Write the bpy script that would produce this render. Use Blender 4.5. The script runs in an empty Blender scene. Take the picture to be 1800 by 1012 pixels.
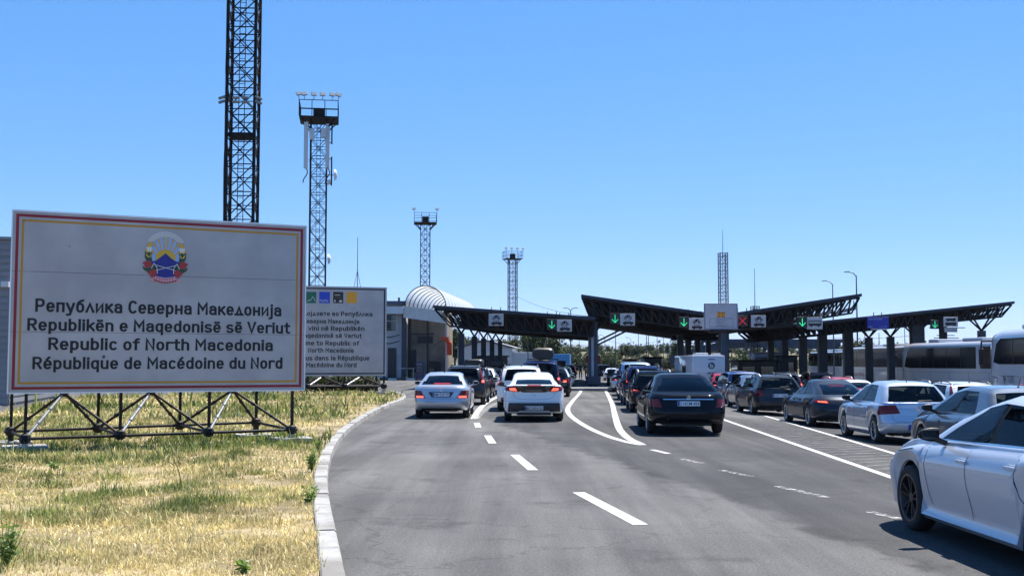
import bpy, bmesh, math, random
import numpy as np
from mathutils import Vector, Matrix, noise

R = math.radians
PI = math.pi
rnd = random.Random(7)
SC = bpy.context.scene
COL = SC.collection

# ------------------------------------------------------------------ camera
F = 2000.0                 # focal length in photo pixels (photo is 1800 x 1012)
EYE = 1.72
TILT = math.atan(132 / F)
cam_data = bpy.data.cameras.new('camera')
cam_data.sensor_width = 36
cam_data.lens = 36 * F / 1800
cam_data.clip_end = 30000
cam_data.clip_start = 0.1
cam = bpy.data.objects.new('camera', cam_data)
cam.location = (0, 0, EYE)
cam.rotation_euler = (PI / 2 + TILT, 0, 0)
COL.objects.link(cam)
SC.camera = cam

# ------------------------------------------------------------------ sky and sun
SUN_AZ, SUN_EL = R(42), R(64)      # azimuth from +Y towards +X
world = bpy.data.worlds.new('World')
SC.world = world
world.use_nodes = True
wn = world.node_tree
wn.nodes.clear()
sky = wn.nodes.new('ShaderNodeTexSky')
sky.sky_type = 'NISHITA'
sky.sun_disc = False
sky.sun_elevation = SUN_EL
sky.sun_rotation = SUN_AZ
sky.altitude = 200
sky.air_density = 0.5
sky.dust_density = 0.0
sky.ozone_density = 10.0
hsv = wn.nodes.new('ShaderNodeHueSaturation')
hsv.inputs['Saturation'].default_value = 1.0
hsv.inputs['Value'].default_value = 1.0
bg = wn.nodes.new('ShaderNodeBackground')
bg.inputs['Strength'].default_value = 0.085
wo = wn.nodes.new('ShaderNodeOutputWorld')
# per-channel response curve: flattens the gradient the way the camera did
sep_ = wn.nodes.new('ShaderNodeSeparateColor')
com_ = wn.nodes.new('ShaderNodeCombineColor')
wn.links.new(sky.outputs[0], sep_.inputs[0])
for ch_, (pw_, k_) in enumerate(((0.95, 1.0), (0.58, 1.72), (0.40, 3.05))):
    a_ = wn.nodes.new('ShaderNodeMath')
    a_.operation = 'POWER'
    a_.inputs[1].default_value = pw_
    b_ = wn.nodes.new('ShaderNodeMath')
    b_.operation = 'MULTIPLY'
    b_.inputs[1].default_value = k_
    wn.links.new(sep_.outputs[ch_], a_.inputs[0])
    wn.links.new(a_.outputs[0], b_.inputs[0])
    wn.links.new(b_.outputs[0], com_.inputs[ch_])
wn.links.new(com_.outputs[0], hsv.inputs['Color'])
wn.links.new(hsv.outputs[0], bg.inputs[0])
wn.links.new(bg.outputs[0], wo.inputs[0])

sd = bpy.data.lights.new('sun', 'SUN')
sd.energy = 5.0
sd.angle = R(0.5)
sd.color = (1.0, 0.95, 0.88)
sun = bpy.data.objects.new('sun', sd)
sv = Vector((math.sin(SUN_AZ) * math.cos(SUN_EL), math.cos(SUN_AZ) * math.cos(SUN_EL), math.sin(SUN_EL)))
sun.rotation_euler = sv.to_track_quat('Z', 'Y').to_euler()
sun.location = (30, 30, 60)
COL.objects.link(sun)

SC.view_settings.view_transform = 'Standard'
SC.view_settings.look = 'None'
SC.view_settings.exposure = 1.16
SC.view_settings.gamma = 1.0
SC.render.engine = 'CYCLES'
SC.cycles.max_bounces = 6
SC.cycles.transparent_max_bounces = 12
SC.cycles.use_denoising = True

# ------------------------------------------------------------------ helpers
_cs, _sn = math.cos(TILT), math.sin(TILT)


def ray(px, py):
    u, v = px - 900, 506 - py
    return Vector((u, F * _cs - v * _sn, F * _sn + v * _cs))


def at(px, py, Y):
    """point of the scene seen at photo pixel (px, py) and standing Y metres ahead"""
    d = ray(px, py)
    return Vector((0, 0, EYE)) + d * (Y / d.y)


def gz(x, y=0):
    t = min(1, max(0, (x - 4.0) / 13.0))
    return -0.45 * t * t * (3 - 2 * t)


def ground(px, py, z=0.0):
    d = ray(px, py)
    p = Vector((0, 0, EYE)) + d * ((z - EYE) / d.z)
    return p


def lerp(a, b, t):
    return a + (b - a) * t


def interp(knots, x):
    if x <= knots[0][0]:
        return knots[0][1]
    for (a, va), (b, vb) in zip(knots, knots[1:]):
        if x <= b:
            return va + (vb - va) * (x - a) / (b - a) if b > a else vb
    return knots[-1][1]


class MB:
    def __init__(self):
        self.v, self.f, self.m, self.s = [], [], [], []

    def add(self, vs, fs, mat=0, smooth=False):
        o = len(self.v)
        self.v.extend([tuple(p) for p in vs])
        for f in fs:
            self.f.append(tuple(o + i for i in f))
            self.m.append(mat)
            self.s.append(smooth)
        return self

    def box(self, c, s, rot=None, mat=0, bevel=0):
        x, y, z = s[0] / 2, s[1] / 2, s[2] / 2
        if bevel:
            b = min(bevel, x * .9, y * .9, z * .9)
            bm = bmesh.new()
            bmesh.ops.create_cube(bm, size=1)
            for q in bm.verts:
                q.co = Vector((q.co.x * s[0], q.co.y * s[1], q.co.z * s[2]))
            bmesh.ops.bevel(bm, geom=bm.edges[:], offset=b, segments=2, affect='EDGES', profile=.5)
            bm.verts.index_update()
            vs = [q.co.copy() for q in bm.verts]
            fs = [[q.index for q in f.verts] for f in bm.faces]
            bm.free()
        else:
            vs = [Vector((a, b_, c_)) for a in (-x, x) for b_ in (-y, y) for c_ in (-z, z)]
            fs = [(0, 1, 3, 2), (4, 6, 7, 5), (0, 4, 5, 1), (2, 3, 7, 6), (0, 2, 6, 4), (1, 5, 7, 3)]
        if rot is not None:
            vs = [rot @ p for p in vs]
        c = Vector(c)
        return self.add([p + c for p in vs], fs, mat, False)

    def bar(self, p0, p1, w, h=None, mat=0):
        """square bar between two points"""
        p0, p1 = Vector(p0), Vector(p1)
        h = h or w
        d = (p1 - p0)
        if d.length < 1e-6:
            return self
        d.normalize()
        up = Vector((0, 0, 1)) if abs(d.z) < .95 else Vector((0, 1, 0))
        a = d.cross(up).normalized() * (w / 2)
        b = a.cross(d).normalized() * (h / 2)
        vs = [p + q for p in (p0, p1) for q in (a + b, a - b, -a - b, -a + b)]
        fs = [(0, 1, 2, 3), (7, 6, 5, 4)] + [(i, i + 4, (i + 1) % 4 + 4, (i + 1) % 4) for i in range(4)]
        return self.add(vs, fs, mat, False)

    def tube(self, p0, p1, r0, r1=None, n=10, mat=0, caps=True):
        p0, p1 = Vector(p0), Vector(p1)
        r1 = r0 if r1 is None else r1
        d = (p1 - p0).normalized()
        up = Vector((0, 0, 1)) if abs(d.z) < .95 else Vector((0, 1, 0))
        a = d.cross(up).normalized()
        b = a.cross(d).normalized()
        vs = []
        for p, r in ((p0, r0), (p1, r1)):
            for i in range(n):
                t = 2 * PI * i / n
                vs.append(p + (a * math.cos(t) + b * math.sin(t)) * r)
        self.add(vs, [(i, (i + 1) % n, (i + 1) % n + n, i + n) for i in range(n)], mat, True)
        if caps:
            self.add(vs[:n], [tuple(range(n - 1, -1, -1))], mat)
            self.add(vs[n:], [tuple(range(n))], mat)
        return self

    def path(self, pts, r, n=6, mat=0):
        for a, b in zip(pts, pts[1:]):
            self.tube(a, b, r, r, n, mat)
        return self

    def prism(self, poly, d, M=None, mat=0):
        """poly: list of (u, v); extruded from w=0 to w=d; M maps (u, v, w)"""
        n = len(poly)
        ar = sum(poly[i][0] * poly[(i + 1) % n][1] - poly[(i + 1) % n][0] * poly[i][1] for i in range(n))
        if ar < 0:
            poly = poly[::-1]
        vs = [Vector((u, v, 0)) for u, v in poly] + [Vector((u, v, d)) for u, v in poly]
        if M is not None:
            vs = [M @ p for p in vs]
        fs = [tuple(range(n - 1, -1, -1)), tuple(range(n, 2 * n))] + [(i, (i + 1) % n, (i + 1) % n + n, i + n) for i in range(n)]
        return self.add(vs, fs, mat)

    def grid(self, rows, mat=0, smooth=True, closed=False, flip=False):
        n = len(rows[0])
        vs = [p for r in rows for p in r]
        fs = []
        for i in range(len(rows) - 1):
            for j in range(n if closed else n - 1):
                k = (j + 1) % n
                q = (i * n + j, i * n + k, (i + 1) * n + k, (i + 1) * n + j)
                fs.append(q[::-1] if flip else q)
        return self.add(vs, fs, mat, smooth)

    def lathe(self, prof, axis='x', n=28, mat=0, c=(0, 0, 0), smooth=True):
        """prof: (along, radius) about the x axis"""
        rows = []
        c = Vector(c)
        for a, r in prof:
            row = []
            for i in range(n):
                t = 2 * PI * i / n
                if axis == 'x':
                    row.append(c + Vector((a, r * math.cos(t), r * math.sin(t))))
                else:
                    row.append(c + Vector((r * math.cos(t), r * math.sin(t), a)))
            rows.append(row)
        return self.grid(rows, mat, smooth, closed=True, flip=(axis == 'z'))

    def sphere(self, c, r, n=12, m=8, mat=0, scale=(1, 1, 1)):
        rows = []
        for i in range(m + 1):
            t = -PI / 2 + PI * i / m
            rows.append([Vector(c) + Vector((r * scale[0] * math.cos(t) * math.cos(2 * PI * j / n),
                                              r * scale[1] * math.cos(t) * math.sin(2 * PI * j / n),
                                              r * scale[2] * math.sin(t))) for j in range(n)])
        return self.grid(rows, mat, True, closed=True)

    def mesh(self, name, mats, angle=None):
        me = bpy.data.meshes.new(name)
        me.from_pydata(self.v, [], self.f)
        for m in (mats if isinstance(mats, (list, tuple)) else [mats]):
            me.materials.append(m)
        me.polygons.foreach_set('material_index', self.m)
        me.polygons.foreach_set('use_smooth', self.s)
        if angle:
            me.set_sharp_from_angle(angle=R(angle))
        me.update()
        return me

    def build(self, name, mats, parent=None, loc=None, angle=None):
        o = bpy.data.objects.new(name, self.mesh(name, mats, angle))
        COL.objects.link(o)
        if parent is not None:
            o.parent = parent
        if loc is not None:
            o.location = loc
        return o


def tag(o, label=None, cat=None, group=None, kind=None):
    if label:
        o['label'] = label
    if cat:
        o['category'] = cat
    if group:
        o['group'] = group
    if kind:
        o['kind'] = kind
    return o


def thing(name, label, cat, loc=(0, 0, 0), rz=0, group=None):
    o = bpy.data.objects.new(name, None)
    o.empty_display_size = .2
    COL.objects.link(o)
    o.location = loc
    o.rotation_euler = (0, 0, rz)
    return tag(o, label, cat, group)


def copy_tree(o, parent=None):
    c = o.copy()
    COL.objects.link(c)
    if parent is not None:
        c.parent = parent
    for ch in list(o.children):
        copy_tree(ch, c)
    return c


# ------------------------------------------------------------------ materials
MAT = {}


def mat(name, color, rough=.5, metal=0.0, coat=0.0, spec=.5, emit=None, estr=0.0):
    if name in MAT:
        return MAT[name]
    m = bpy.data.materials.new(name)
    m.use_nodes = True
    b = m.node_tree.nodes['Principled BSDF']
    b.inputs['Base Color'].default_value = (*color, 1)
    b.inputs['Roughness'].default_value = rough
    b.inputs['Metallic'].default_value = metal
    b.inputs['Coat Weight'].default_value = coat
    b.inputs['Coat Roughness'].default_value = .04
    b.inputs['Specular IOR Level'].default_value = spec
    if emit:
        b.inputs['Emission Color'].default_value = (*emit, 1)
        b.inputs['Emission Strength'].default_value = estr
    MAT[name] = m
    return m


def noisy(name, c1, c2, scale=4, rough=.7, detail=6, bump=0.0, bscale=None, metal=0, spots=None, contrast=(.35, .65), coat=0, spec=.5, c3=None, scale3=.3, stretch=None):
    """two-tone noise material; optional third larger-scale tone, optional bump"""
    m = mat(name, c1, rough, metal, coat, spec)
    nt = m.node_tree
    b = nt.nodes['Principled BSDF']
    tc = nt.nodes.new('ShaderNodeTexCoord')
    src = tc.outputs['Object']
    if stretch:
        mp = nt.nodes.new('ShaderNodeMapping')
        mp.inputs['Scale'].default_value = stretch
        nt.links.new(src, mp.inputs[0])
        src = mp.outputs[0]
    n = nt.nodes.new('ShaderNodeTexNoise')
    n.inputs['Scale'].default_value = scale
    n.inputs['Detail'].default_value = detail
    n.inputs['Roughness'].default_value = .62
    nt.links.new(src, n.inputs['Vector'])
    r = nt.nodes.new('ShaderNodeValToRGB')
    r.color_ramp.elements[0].position, r.color_ramp.elements[1].position = contrast
    r.color_ramp.elements[0].color = (*c1, 1)
    r.color_ramp.elements[1].color = (*c2, 1)
    nt.links.new(n.outputs['Fac'], r.inputs[0])
    out = r.outputs[0]
    if c3:
        n3 = nt.nodes.new('ShaderNodeTexNoise')
        n3.inputs['Scale'].default_value = scale3
        n3.inputs['Detail'].default_value = 4
        nt.links.new(src, n3.inputs['Vector'])
        r3 = nt.nodes.new('ShaderNodeValToRGB')
        r3.color_ramp.elements[0].position, r3.color_ramp.elements[1].position = .42, .62
        r3.color_ramp.elements[0].color = (0, 0, 0, 1)
        r3.color_ramp.elements[1].color = (1, 1, 1, 1)
        nt.links.new(n3.outputs['Fac'], r3.inputs[0])
        mx = nt.nodes.new('ShaderNodeMixRGB')
        nt.links.new(r3.outputs[0], mx.inputs[0])
        nt.links.new(out, mx.inputs[1])
        mx.inputs[2].default_value = (*c3, 1)
        out = mx.outputs[0]
    nt.links.new(out, b.inputs['Base Color'])
    if bump:
        nb = nt.nodes.new('ShaderNodeTexNoise')
        nb.inputs['Scale'].default_value = bscale or scale * 4
        nb.inputs['Detail'].default_value = 4
        nt.links.new(src, nb.inputs['Vector'])
        bp = nt.nodes.new('ShaderNodeBump')
        bp.inputs['Strength'].default_value = bump
        bp.inputs['Distance'].default_value = .02
        nt.links.new(nb.outputs['Fac'], bp.inputs['Height'])
        nt.links.new(bp.outputs[0], b.inputs['Normal'])
    return m


def paint(name, c, metal=0.0, rough=.28):
    """car paint: clear coat over a base with faint road dust"""
    m = mat(name, c, rough, metal, .45 if max(c) < .1 else 1.0, .0 if max(c) < .1 else .4)
    nt = m.node_tree
    b = nt.nodes['Principled BSDF']
    tc = nt.nodes.new('ShaderNodeTexCoord')
    n = nt.nodes.new('ShaderNodeTexNoise')
    n.inputs['Scale'].default_value = 2.5
    n.inputs['Detail'].default_value = 5
    nt.links.new(tc.outputs['Object'], n.inputs['Vector'])
    sep = nt.nodes.new('ShaderNodeSeparateXYZ')
    nt.links.new(tc.outputs['Object'], sep.inputs[0])
    mr = nt.nodes.new('ShaderNodeMapRange')
    mr.inputs['From Min'].default_value = .15
    mr.inputs['From Max'].default_value = .62
    mr.inputs['To Min'].default_value = .16
    mr.inputs['To Max'].default_value = .01
    nt.links.new(sep.outputs['Z'], mr.inputs['Value'])
    mul = nt.nodes.new('ShaderNodeMath')
    mul.operation = 'MULTIPLY'
    nt.links.new(mr.outputs[0], mul.inputs[0])
    nt.links.new(n.outputs['Fac'], mul.inputs[1])
    mx = nt.nodes.new('ShaderNodeMixRGB')
    mx.inputs[1].default_value = (*c, 1)
    mx.inputs[2].default_value = (.08, .07, .06, 1)
    nt.links.new(mul.outputs[0], mx.inputs[0])
    nt.links.new(mx.outputs[0], b.inputs['Base Color'])
    return m


def glass(name, tint, refl=1.0):
    m = bpy.data.materials.new(name)
    m.use_nodes = True
    nt = m.node_tree
    nt.nodes.clear()
    o = nt.nodes.new('ShaderNodeOutputMaterial')
    t = nt.nodes.new('ShaderNodeBsdfTransparent')
    t.inputs[0].default_value = (*tint, 1)
    g = nt.nodes.new('ShaderNodeBsdfGlossy')
    g.inputs['Roughness'].default_value = .02
    g.inputs['Color'].default_value = (.62, .66, .70, 1)
    fr = nt.nodes.new('ShaderNodeFresnel')
    fr.inputs['IOR'].default_value = 1.5 * refl
    mx = nt.nodes.new('ShaderNodeMixShader')
    nt.links.new(fr.outputs[0], mx.inputs[0])
    nt.links.new(t.outputs[0], mx.inputs[1])
    nt.links.new(g.outputs[0], mx.inputs[2])
    nt.links.new(mx.outputs[0], o.inputs[0])
    MAT[name] = m
    return m


WHITE = paint('white_paint', (.70, .71, .72))
PEARL = paint('pearl_white_paint', (.44, .48, .55), .15, .3)
SILVER = paint('silver_paint', (.44, .47, .52), .55, .3)
SILVERBLUE = paint('pale_silver_blue_paint', (.42, .48, .56), .5, .3)
BLACKP = paint('black_paint', (.006, .007, .011))
NAVY = paint('navy_paint', (.010, .018, .06), .2)
BLUE = paint('blue_paint', (.015, .04, .16), .2)
DGREY = paint('dark_grey_paint', (.035, .037, .042), .4)
GREYB = paint('blue_grey_paint', (.10, .12, .15), .5, .3)
CHARC = paint('charcoal_paint', (.028, .034, .045), .4, .35)
RED = paint('red_paint', (.38, .012, .018))
BEIGE = paint('beige_paint', (.55, .52, .42), .3)
LIGHTBLUE = paint('light_blue_paint', (.22, .33, .50), .3)
G_DARK = glass('tinted_car_glass', (.05, .06, .075), .86)
G_MID = glass('green_car_glass', (.62, .70, .68), .92)
G_CLEAR = glass('clear_car_glass', (.72, .78, .76), .90)
G_BUS = glass('dark_coach_glass', (.05, .055, .06), 1.05)
RUBBER = noisy('tyre_rubber', (.014, .014, .015), (.028, .027, .026), 6, .85)
MIRG = mat('mirror_glass_dark', (.03, .035, .04), .05, 0, 0, .6)
ALLOY = mat('alloy_rim', (.50, .51, .53), .3, .9)
DALLOY = mat('dark_alloy_rim', (.06, .06, .065), .3, .8)
BLACKPL = noisy('black_plastic', (.012, .012, .013), (.022, .022, .023), 8, .5)
GLOSSBLK = mat('gloss_black_trim', (.008, .008, .009), .12, 0, .6)
PILLARB = mat('matt_black_pillar', (.008, .008, .009), .55, 0, 0, .15)
CHROME = mat('chrome', (.75, .76, .78), .12, 1.0)
CABIN = noisy('cabin_fabric', (.018, .018, .020), (.04, .04, .042), 20, .85)
CABINL = noisy('light_cabin_lining', (.22, .21, .19), (.28, .27, .25), 20, .85)
LAMPRED = mat('red_lamp_lens', (.13, .002, .004), .14, 0, .5, .2)
LAMPLIT = mat('lit_brake_lamp', (.28, .008, .008), .15, 0, 1.0, .5, (1, .03, .02), .12)
LAMPCORE = mat('lit_lamp_core', (.8, .1, .05), .15, 0, 1.0, .5, (1, .10, .05), 1.1)
LAMPWHITE = mat('clear_lamp_lens', (.5, .5, .5), .08, .3, 1.0)
PLATE = mat('number_plate_white', (.62, .63, .64), .35)
PLATEBLUE = mat('number_plate_blue', (.01, .03, .25), .35)
PLATEY = mat('number_plate_yellow', (.6, .42, .03), .35)
INK = mat('black_ink', (.008, .008, .010), .55)
STEEL_D = noisy('dark_painted_steel', (.006, .007, .009), (.012, .013, .016), 3, .55, spec=.25, c3=(.022, .014, .010), scale3=1.2)
STEEL_B = noisy('blue_grey_steel', (.018, .030, .052), (.030, .046, .075), 2, .5)
GALV = noisy('galvanised_steel', (.30, .31, .32), (.42, .43, .44), 5, .45, metal=.6)
CONC = noisy('concrete', (.17, .168, .16), (.24, .238, .23), 3, .85, bump=.3, bscale=30)


def _arc(cx, cy, rx, ry, a0, a1, n=14, e=2.4):
    out = []
    for i in range(n + 1):
        a = R(a0 + (a1 - a0) * i / n)
        c, s = math.cos(a), math.sin(a)
        out.append((cx + rx * math.copysign(abs(c) ** (2 / e), c), cy + ry * math.copysign(abs(s) ** (2 / e), s)))
    return out


def stroke_glyphs():
    """road-sign lettering drawn with one pen width: ch -> (strokes, dots, width); cap height 1, x height .74"""
    b, x, c, d = .07, .67, .93, -.19
    l, r = .07, .43
    m = (b + x) / 2
    hx, hy = (r - l) / 2, (x - b) / 2
    cx = (l + r) / 2
    O = _arc(cx, m, hx, hy, 0, 360, 26)
    E = [[(l, m), (r, m)] + _arc(cx, m, hx, hy, 0, 312, 22)]
    A = [_arc(cx, x - .18, hx, .18, 160, 0, 12) + [(r, b)], [(r, .42), (.25, .42)] + _arc(.23, .245, .16, .175, 90, 270, 12) + [(.30, b), (r, .15)]]
    ARCH = _arc(cx, x - .2, hx, .2, 180, 0, 12) + [(r, b)]
    G = {
        'e': (E, [], .5), 'ë': (E, [(.15, .88), (.35, .88)], .5), 'a': (A, [], .5), 'o': ([O], [], .5),
        'é': (E + [[(.20, .80), (.34, .96)]], [], .5),
        'p': ([[(l, d), (l, x)], O], [], .5), 'q': ([[(r, d), (r, x)], O], [], .5), 'b': ([[(l, c), (l, b)], O], [], .5), 'd': ([[(r, c), (r, b)], O], [], .5),
        'u': ([[(l, x)] + _arc(cx, b + .2, hx, .2, 180, 360, 12), [(r, x), (r, b)]], [], .5), 'n': ([[(l, x), (l, b)], ARCH], [], .5), 'h': ([[(l, c), (l, b)], ARCH], [], .5),
        'm': ([[(l, x), (l, b)], _arc(.22, x - .17, .15, .17, 180, 0, 10) + [(.37, b)], _arc(.52, x - .17, .15, .17, 180, 0, 10) + [(.67, b)]], [], .74),
        'r': ([[(l, x), (l, b)], _arc(.27, x - .2, .2, .2, 180, 60, 8)], [], .38), 'l': ([[(l, c), (l, b)]], [], .14), 'i': ([[(l, x), (l, b)]], [(l, .88)], .14),
        'k': ([[(l, c), (l, b)], [(.42, x), (.10, .33)], [(.20, .43), (.45, b)]], [], .47), 'c': ([_arc(cx, m, hx, hy, 48, 312, 20)], [], .46),
        's': ([_arc(.24, .525, .17, .145, 35, 240, 12) + [(.25, .365)] + _arc(.24, .215, .185, .145, 75, -150, 12)], [], .48),
        't': ([[(.17, c - .04), (.17, .22)] + _arc(.30, .20, .13, .13, 180, 270, 6) + [(.35, b)], [(.03, x), (.34, x)]], [], .38),
        'f': ([[(.33, c)] + _arc(.30, .78, .14, .15, 90, 180, 6) + [(.16, b)], [(.03, x), (.32, x)]], [], .36), 'v': ([[(.04, x), (.25, b), (.46, x)]], [], .5),
        'V': ([[(.04, c), (.28, b), (.52, c)]], [], .56), 'W': ([[(.04, c), (.2, b), (.38, c - .1), (.56, b), (.72, c)]], [], .76),
        'R': ([[(l, b), (l, c), (.30, c)] + _arc(.30, .71, .19, .22, 90, -90, 12) + [(l, .49)], [(.28, .49), (.50, b)]], [], .56), 'P': ([[(l, b), (l, c), (.30, c)] + _arc(.30, .69, .19, .24, 90, -90, 12) + [(l, .45)]], [], .56),
        'M': ([[(l, b), (l, c), (.35, .40), (.63, c), (.63, b)]], [], .70), 'N': ([[(l, b), (l, c), (.50, b), (.50, c)]], [], .57), 'C': ([_arc(.29, .5, .22, .43, 48, 312, 22)], [], .54),
        'B': ([[(l, .5), (l, c), (.28, c)] + _arc(.28, .72, .17, .21, 90, -90, 10) + [(l, .51)], [(l, .51), (.28, .51)] + _arc(.28, .29, .20, .22, 90, -90, 10) + [(l, b), (l, .52)]], [], .55),
        'п': ([[(l, b), (l, x), (r, x), (r, b)]], [], .5), 'у': ([[(.04, x), (.26, .10)], [(.46, x), (.24, d + .06), (.17, d), (.06, d)]], [], .5),
        'б': ([O, [(.42, c)] + [(.26, .87), (.13, .74), (l, .5), (l, m)]], [], .5), 'л': ([[(.04, b), (.25, x), (.46, b)]], [], .5), 'и': ([[(l, x), (l, b), (r, x), (r, b)]], [], .5),
        'к': ([[(l, x), (l, b)], [(.42, x), (.10, .33)], [(.20, .43), (.45, b)]], [], .47), 'в': ([[(l, m), (l, x), (.24, x)] + _arc(.24, .525, .14, .145, 90, -90, 9) + [(l, .38)], [(l, .38), (.26, .38)] + _arc(.26, .225, .16, .155, 90, -90, 9) + [(l, b), (l, .4)]], [], .48),
        'н': ([[(l, x), (l, b)], [(r, x), (r, b)], [(l, m), (r, m)]], [], .5), 'т': ([[(.03, x), (.43, x)], [(.23, x), (.23, b)]], [], .46), 'д': ([[(.10, b), (.27, x), (.44, b)], [(.02, b), (.52, b)]], [], .54),
        'ј': ([[(.12, x), (.12, d + .06), (.06, d), (-.03, d)]], [(.12, .88)], .19), 'Д': ([[(.12, b), (.30, c), (.48, b)], [(.02, b), (.58, b)]], [], .60),
    }
    for a, q in zip('РеСсоарМ', 'PeCcoapM'):
        G[a] = G[q]
    return G


GLYPH = stroke_glyphs()


def sign_text(body, parent, M, u0, u1, base, cap, m, pen=.168, gap=.12, space=.30):
    """one mesh of ribbons: the words of one line, fitted between u0 and u1"""
    pieces, cur = [], 0
    for ch in body:
        if ch == ' ':
            cur += space
            continue
        st, dots, w = GLYPH[ch]
        pieces.append((cur, st, dots))
        cur += w + gap
    tot = cur - gap
    sx, sy = (u1 - u0) / tot, cap
    mb = MB()
    k = 0
    for x0, st, dots in pieces:
        for s in st:
            P = [Vector(p) for p in s]
            Q = [P[0]]
            for p in P[1:]:
                if (p - Q[-1]).length > .012:
                    Q.append(p)
            closed = (Q[0] - Q[-1]).length < .02
            if closed:
                Q = Q[:-1]
            n = len(Q)
            L_, R_ = [], []
            for i, p in enumerate(Q):
                if closed:
                    a, b = Q[i - 1], Q[(i + 1) % n]
                else:
                    a, b = Q[max(0, i - 1)], Q[min(n - 1, i + 1)]
                d0 = (p - a).normalized() if (p - a).length > 1e-6 else (b - p).normalized()
                d1 = (b - p).normalized() if (b - p).length > 1e-6 else d0
                t = d0 + d1
                t = t.normalized() if t.length > .1 else d0
                nn = Vector((-t.y, t.x))
                sc = min(2.2, 1 / max(.2, nn.dot(Vector((-d0.y, d0.x)))))
                e = Vector((0, 0))
                if not closed and i == 0:
                    e = -d1 * pen * .46
                if not closed and i == n - 1:
                    e = d0 * pen * .46
                L_.append(p + e + nn * pen / 2 * sc)
                R_.append(p + e - nn * pen / 2 * sc)
            if closed:
                L_.append(L_[0])
                R_.append(R_[0])
            k = (k + 1) % 4
            conv = lambda q: M @ Vector((u0 + (x0 + q.x) * sx, base + q.y * sy, .0006 * k))
            mb.grid([[conv(q) for q in R_], [conv(q) for q in L_]], 0, False)
            mb.grid([[conv(q) for q in R_], [conv(q) for q in L_]], 0, False, flip=True) if False else None
        for dx, dy in dots:
            hh = pen * .56
            q = [Vector((dx - hh, dy - hh)), Vector((dx + hh, dy - hh)), Vector((dx + hh, dy + hh)), Vector((dx - hh, dy + hh))]
            mb.add([M @ Vector((u0 + (x0 + v.x) * sx, base + v.y * sy, .0003)) for v in q], [(0, 1, 2, 3)], 0)
    return mb.build('lettering', m, parent)


def text_mesh(body, bold=.012, spacing=1.0):
    cu = bpy.data.curves.new('lettering', 'FONT')
    cu.body = body
    cu.size = 1
    cu.offset = bold
    cu.space_character = spacing
    cu.resolution_u = 4
    ob = bpy.data.objects.new('lettering', cu)
    COL.objects.link(ob)
    bpy.context.view_layer.update()
    dg = bpy.context.evaluated_depsgraph_get()
    me = bpy.data.meshes.new_from_object(ob.evaluated_get(dg), depsgraph=dg)
    bpy.data.objects.remove(ob)
    bpy.data.curves.remove(cu)
    return me


def lettering(body, parent, M, u0, u1, base, cap, m, name='lettering', bold=.012, capfrac=.73, spacing=1.0):
    """flat letters on a plane: M maps (u, v, w); text stretched between u0 and u1, cap height cap on baseline"""
    me = text_mesh(body, bold, spacing)
    n = len(me.vertices)
    co = np.empty(n * 3)
    me.vertices.foreach_get('co', co)
    co = co.reshape(-1, 3)
    x0, x1 = co[:, 0].min(), co[:, 0].max()
    sx = (u1 - u0) / (x1 - x0)
    sy = cap / capfrac
    out = []
    for p in co:
        q = M @ Vector((u0 + (p[0] - x0) * sx, base + p[1] * sy, 0))
        out.extend(q)
    me.vertices.foreach_set('co', out)
    me.materials.clear()
    me.materials.append(m)
    me.update()
    me.name = name
    o = bpy.data.objects.new(name, me)
    COL.objects.link(o)
    o.parent = parent
    return o
# ================================================================== CARS
def sup(phi, w, c, n):
    """superellipse quarter: lateral x and run-in from the end face"""
    s, k = max(0.0, math.sin(phi)), max(0.0, math.cos(phi))
    return w * s ** (2 / n), c * (1 - k ** (2 / n))


PHI_R = [R(a) for a in (0, 3, 8, 15, 24, 34, 45, 56, 66, 75, 82, 87)]
PHI_F = [R(a) for a in (0, 4, 12, 24, 38, 52, 65, 77, 85)]
FL = [0, .06, .14, .24, .34, .44, .54, .64, .74, .82, .88, .93, .97, 1.0]
GL = [0, .05, .2, .4, .6, .78, .87, .92, .96, .985, 1.0]

W_DEF = [(0, .90), (.06, .94), (.14, .965), (.3, .99), (.5, 1.0), (.7, .992), (.82, .985), (.88, .97), (.94, .945), (.98, .915), (1, .90)]


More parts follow.
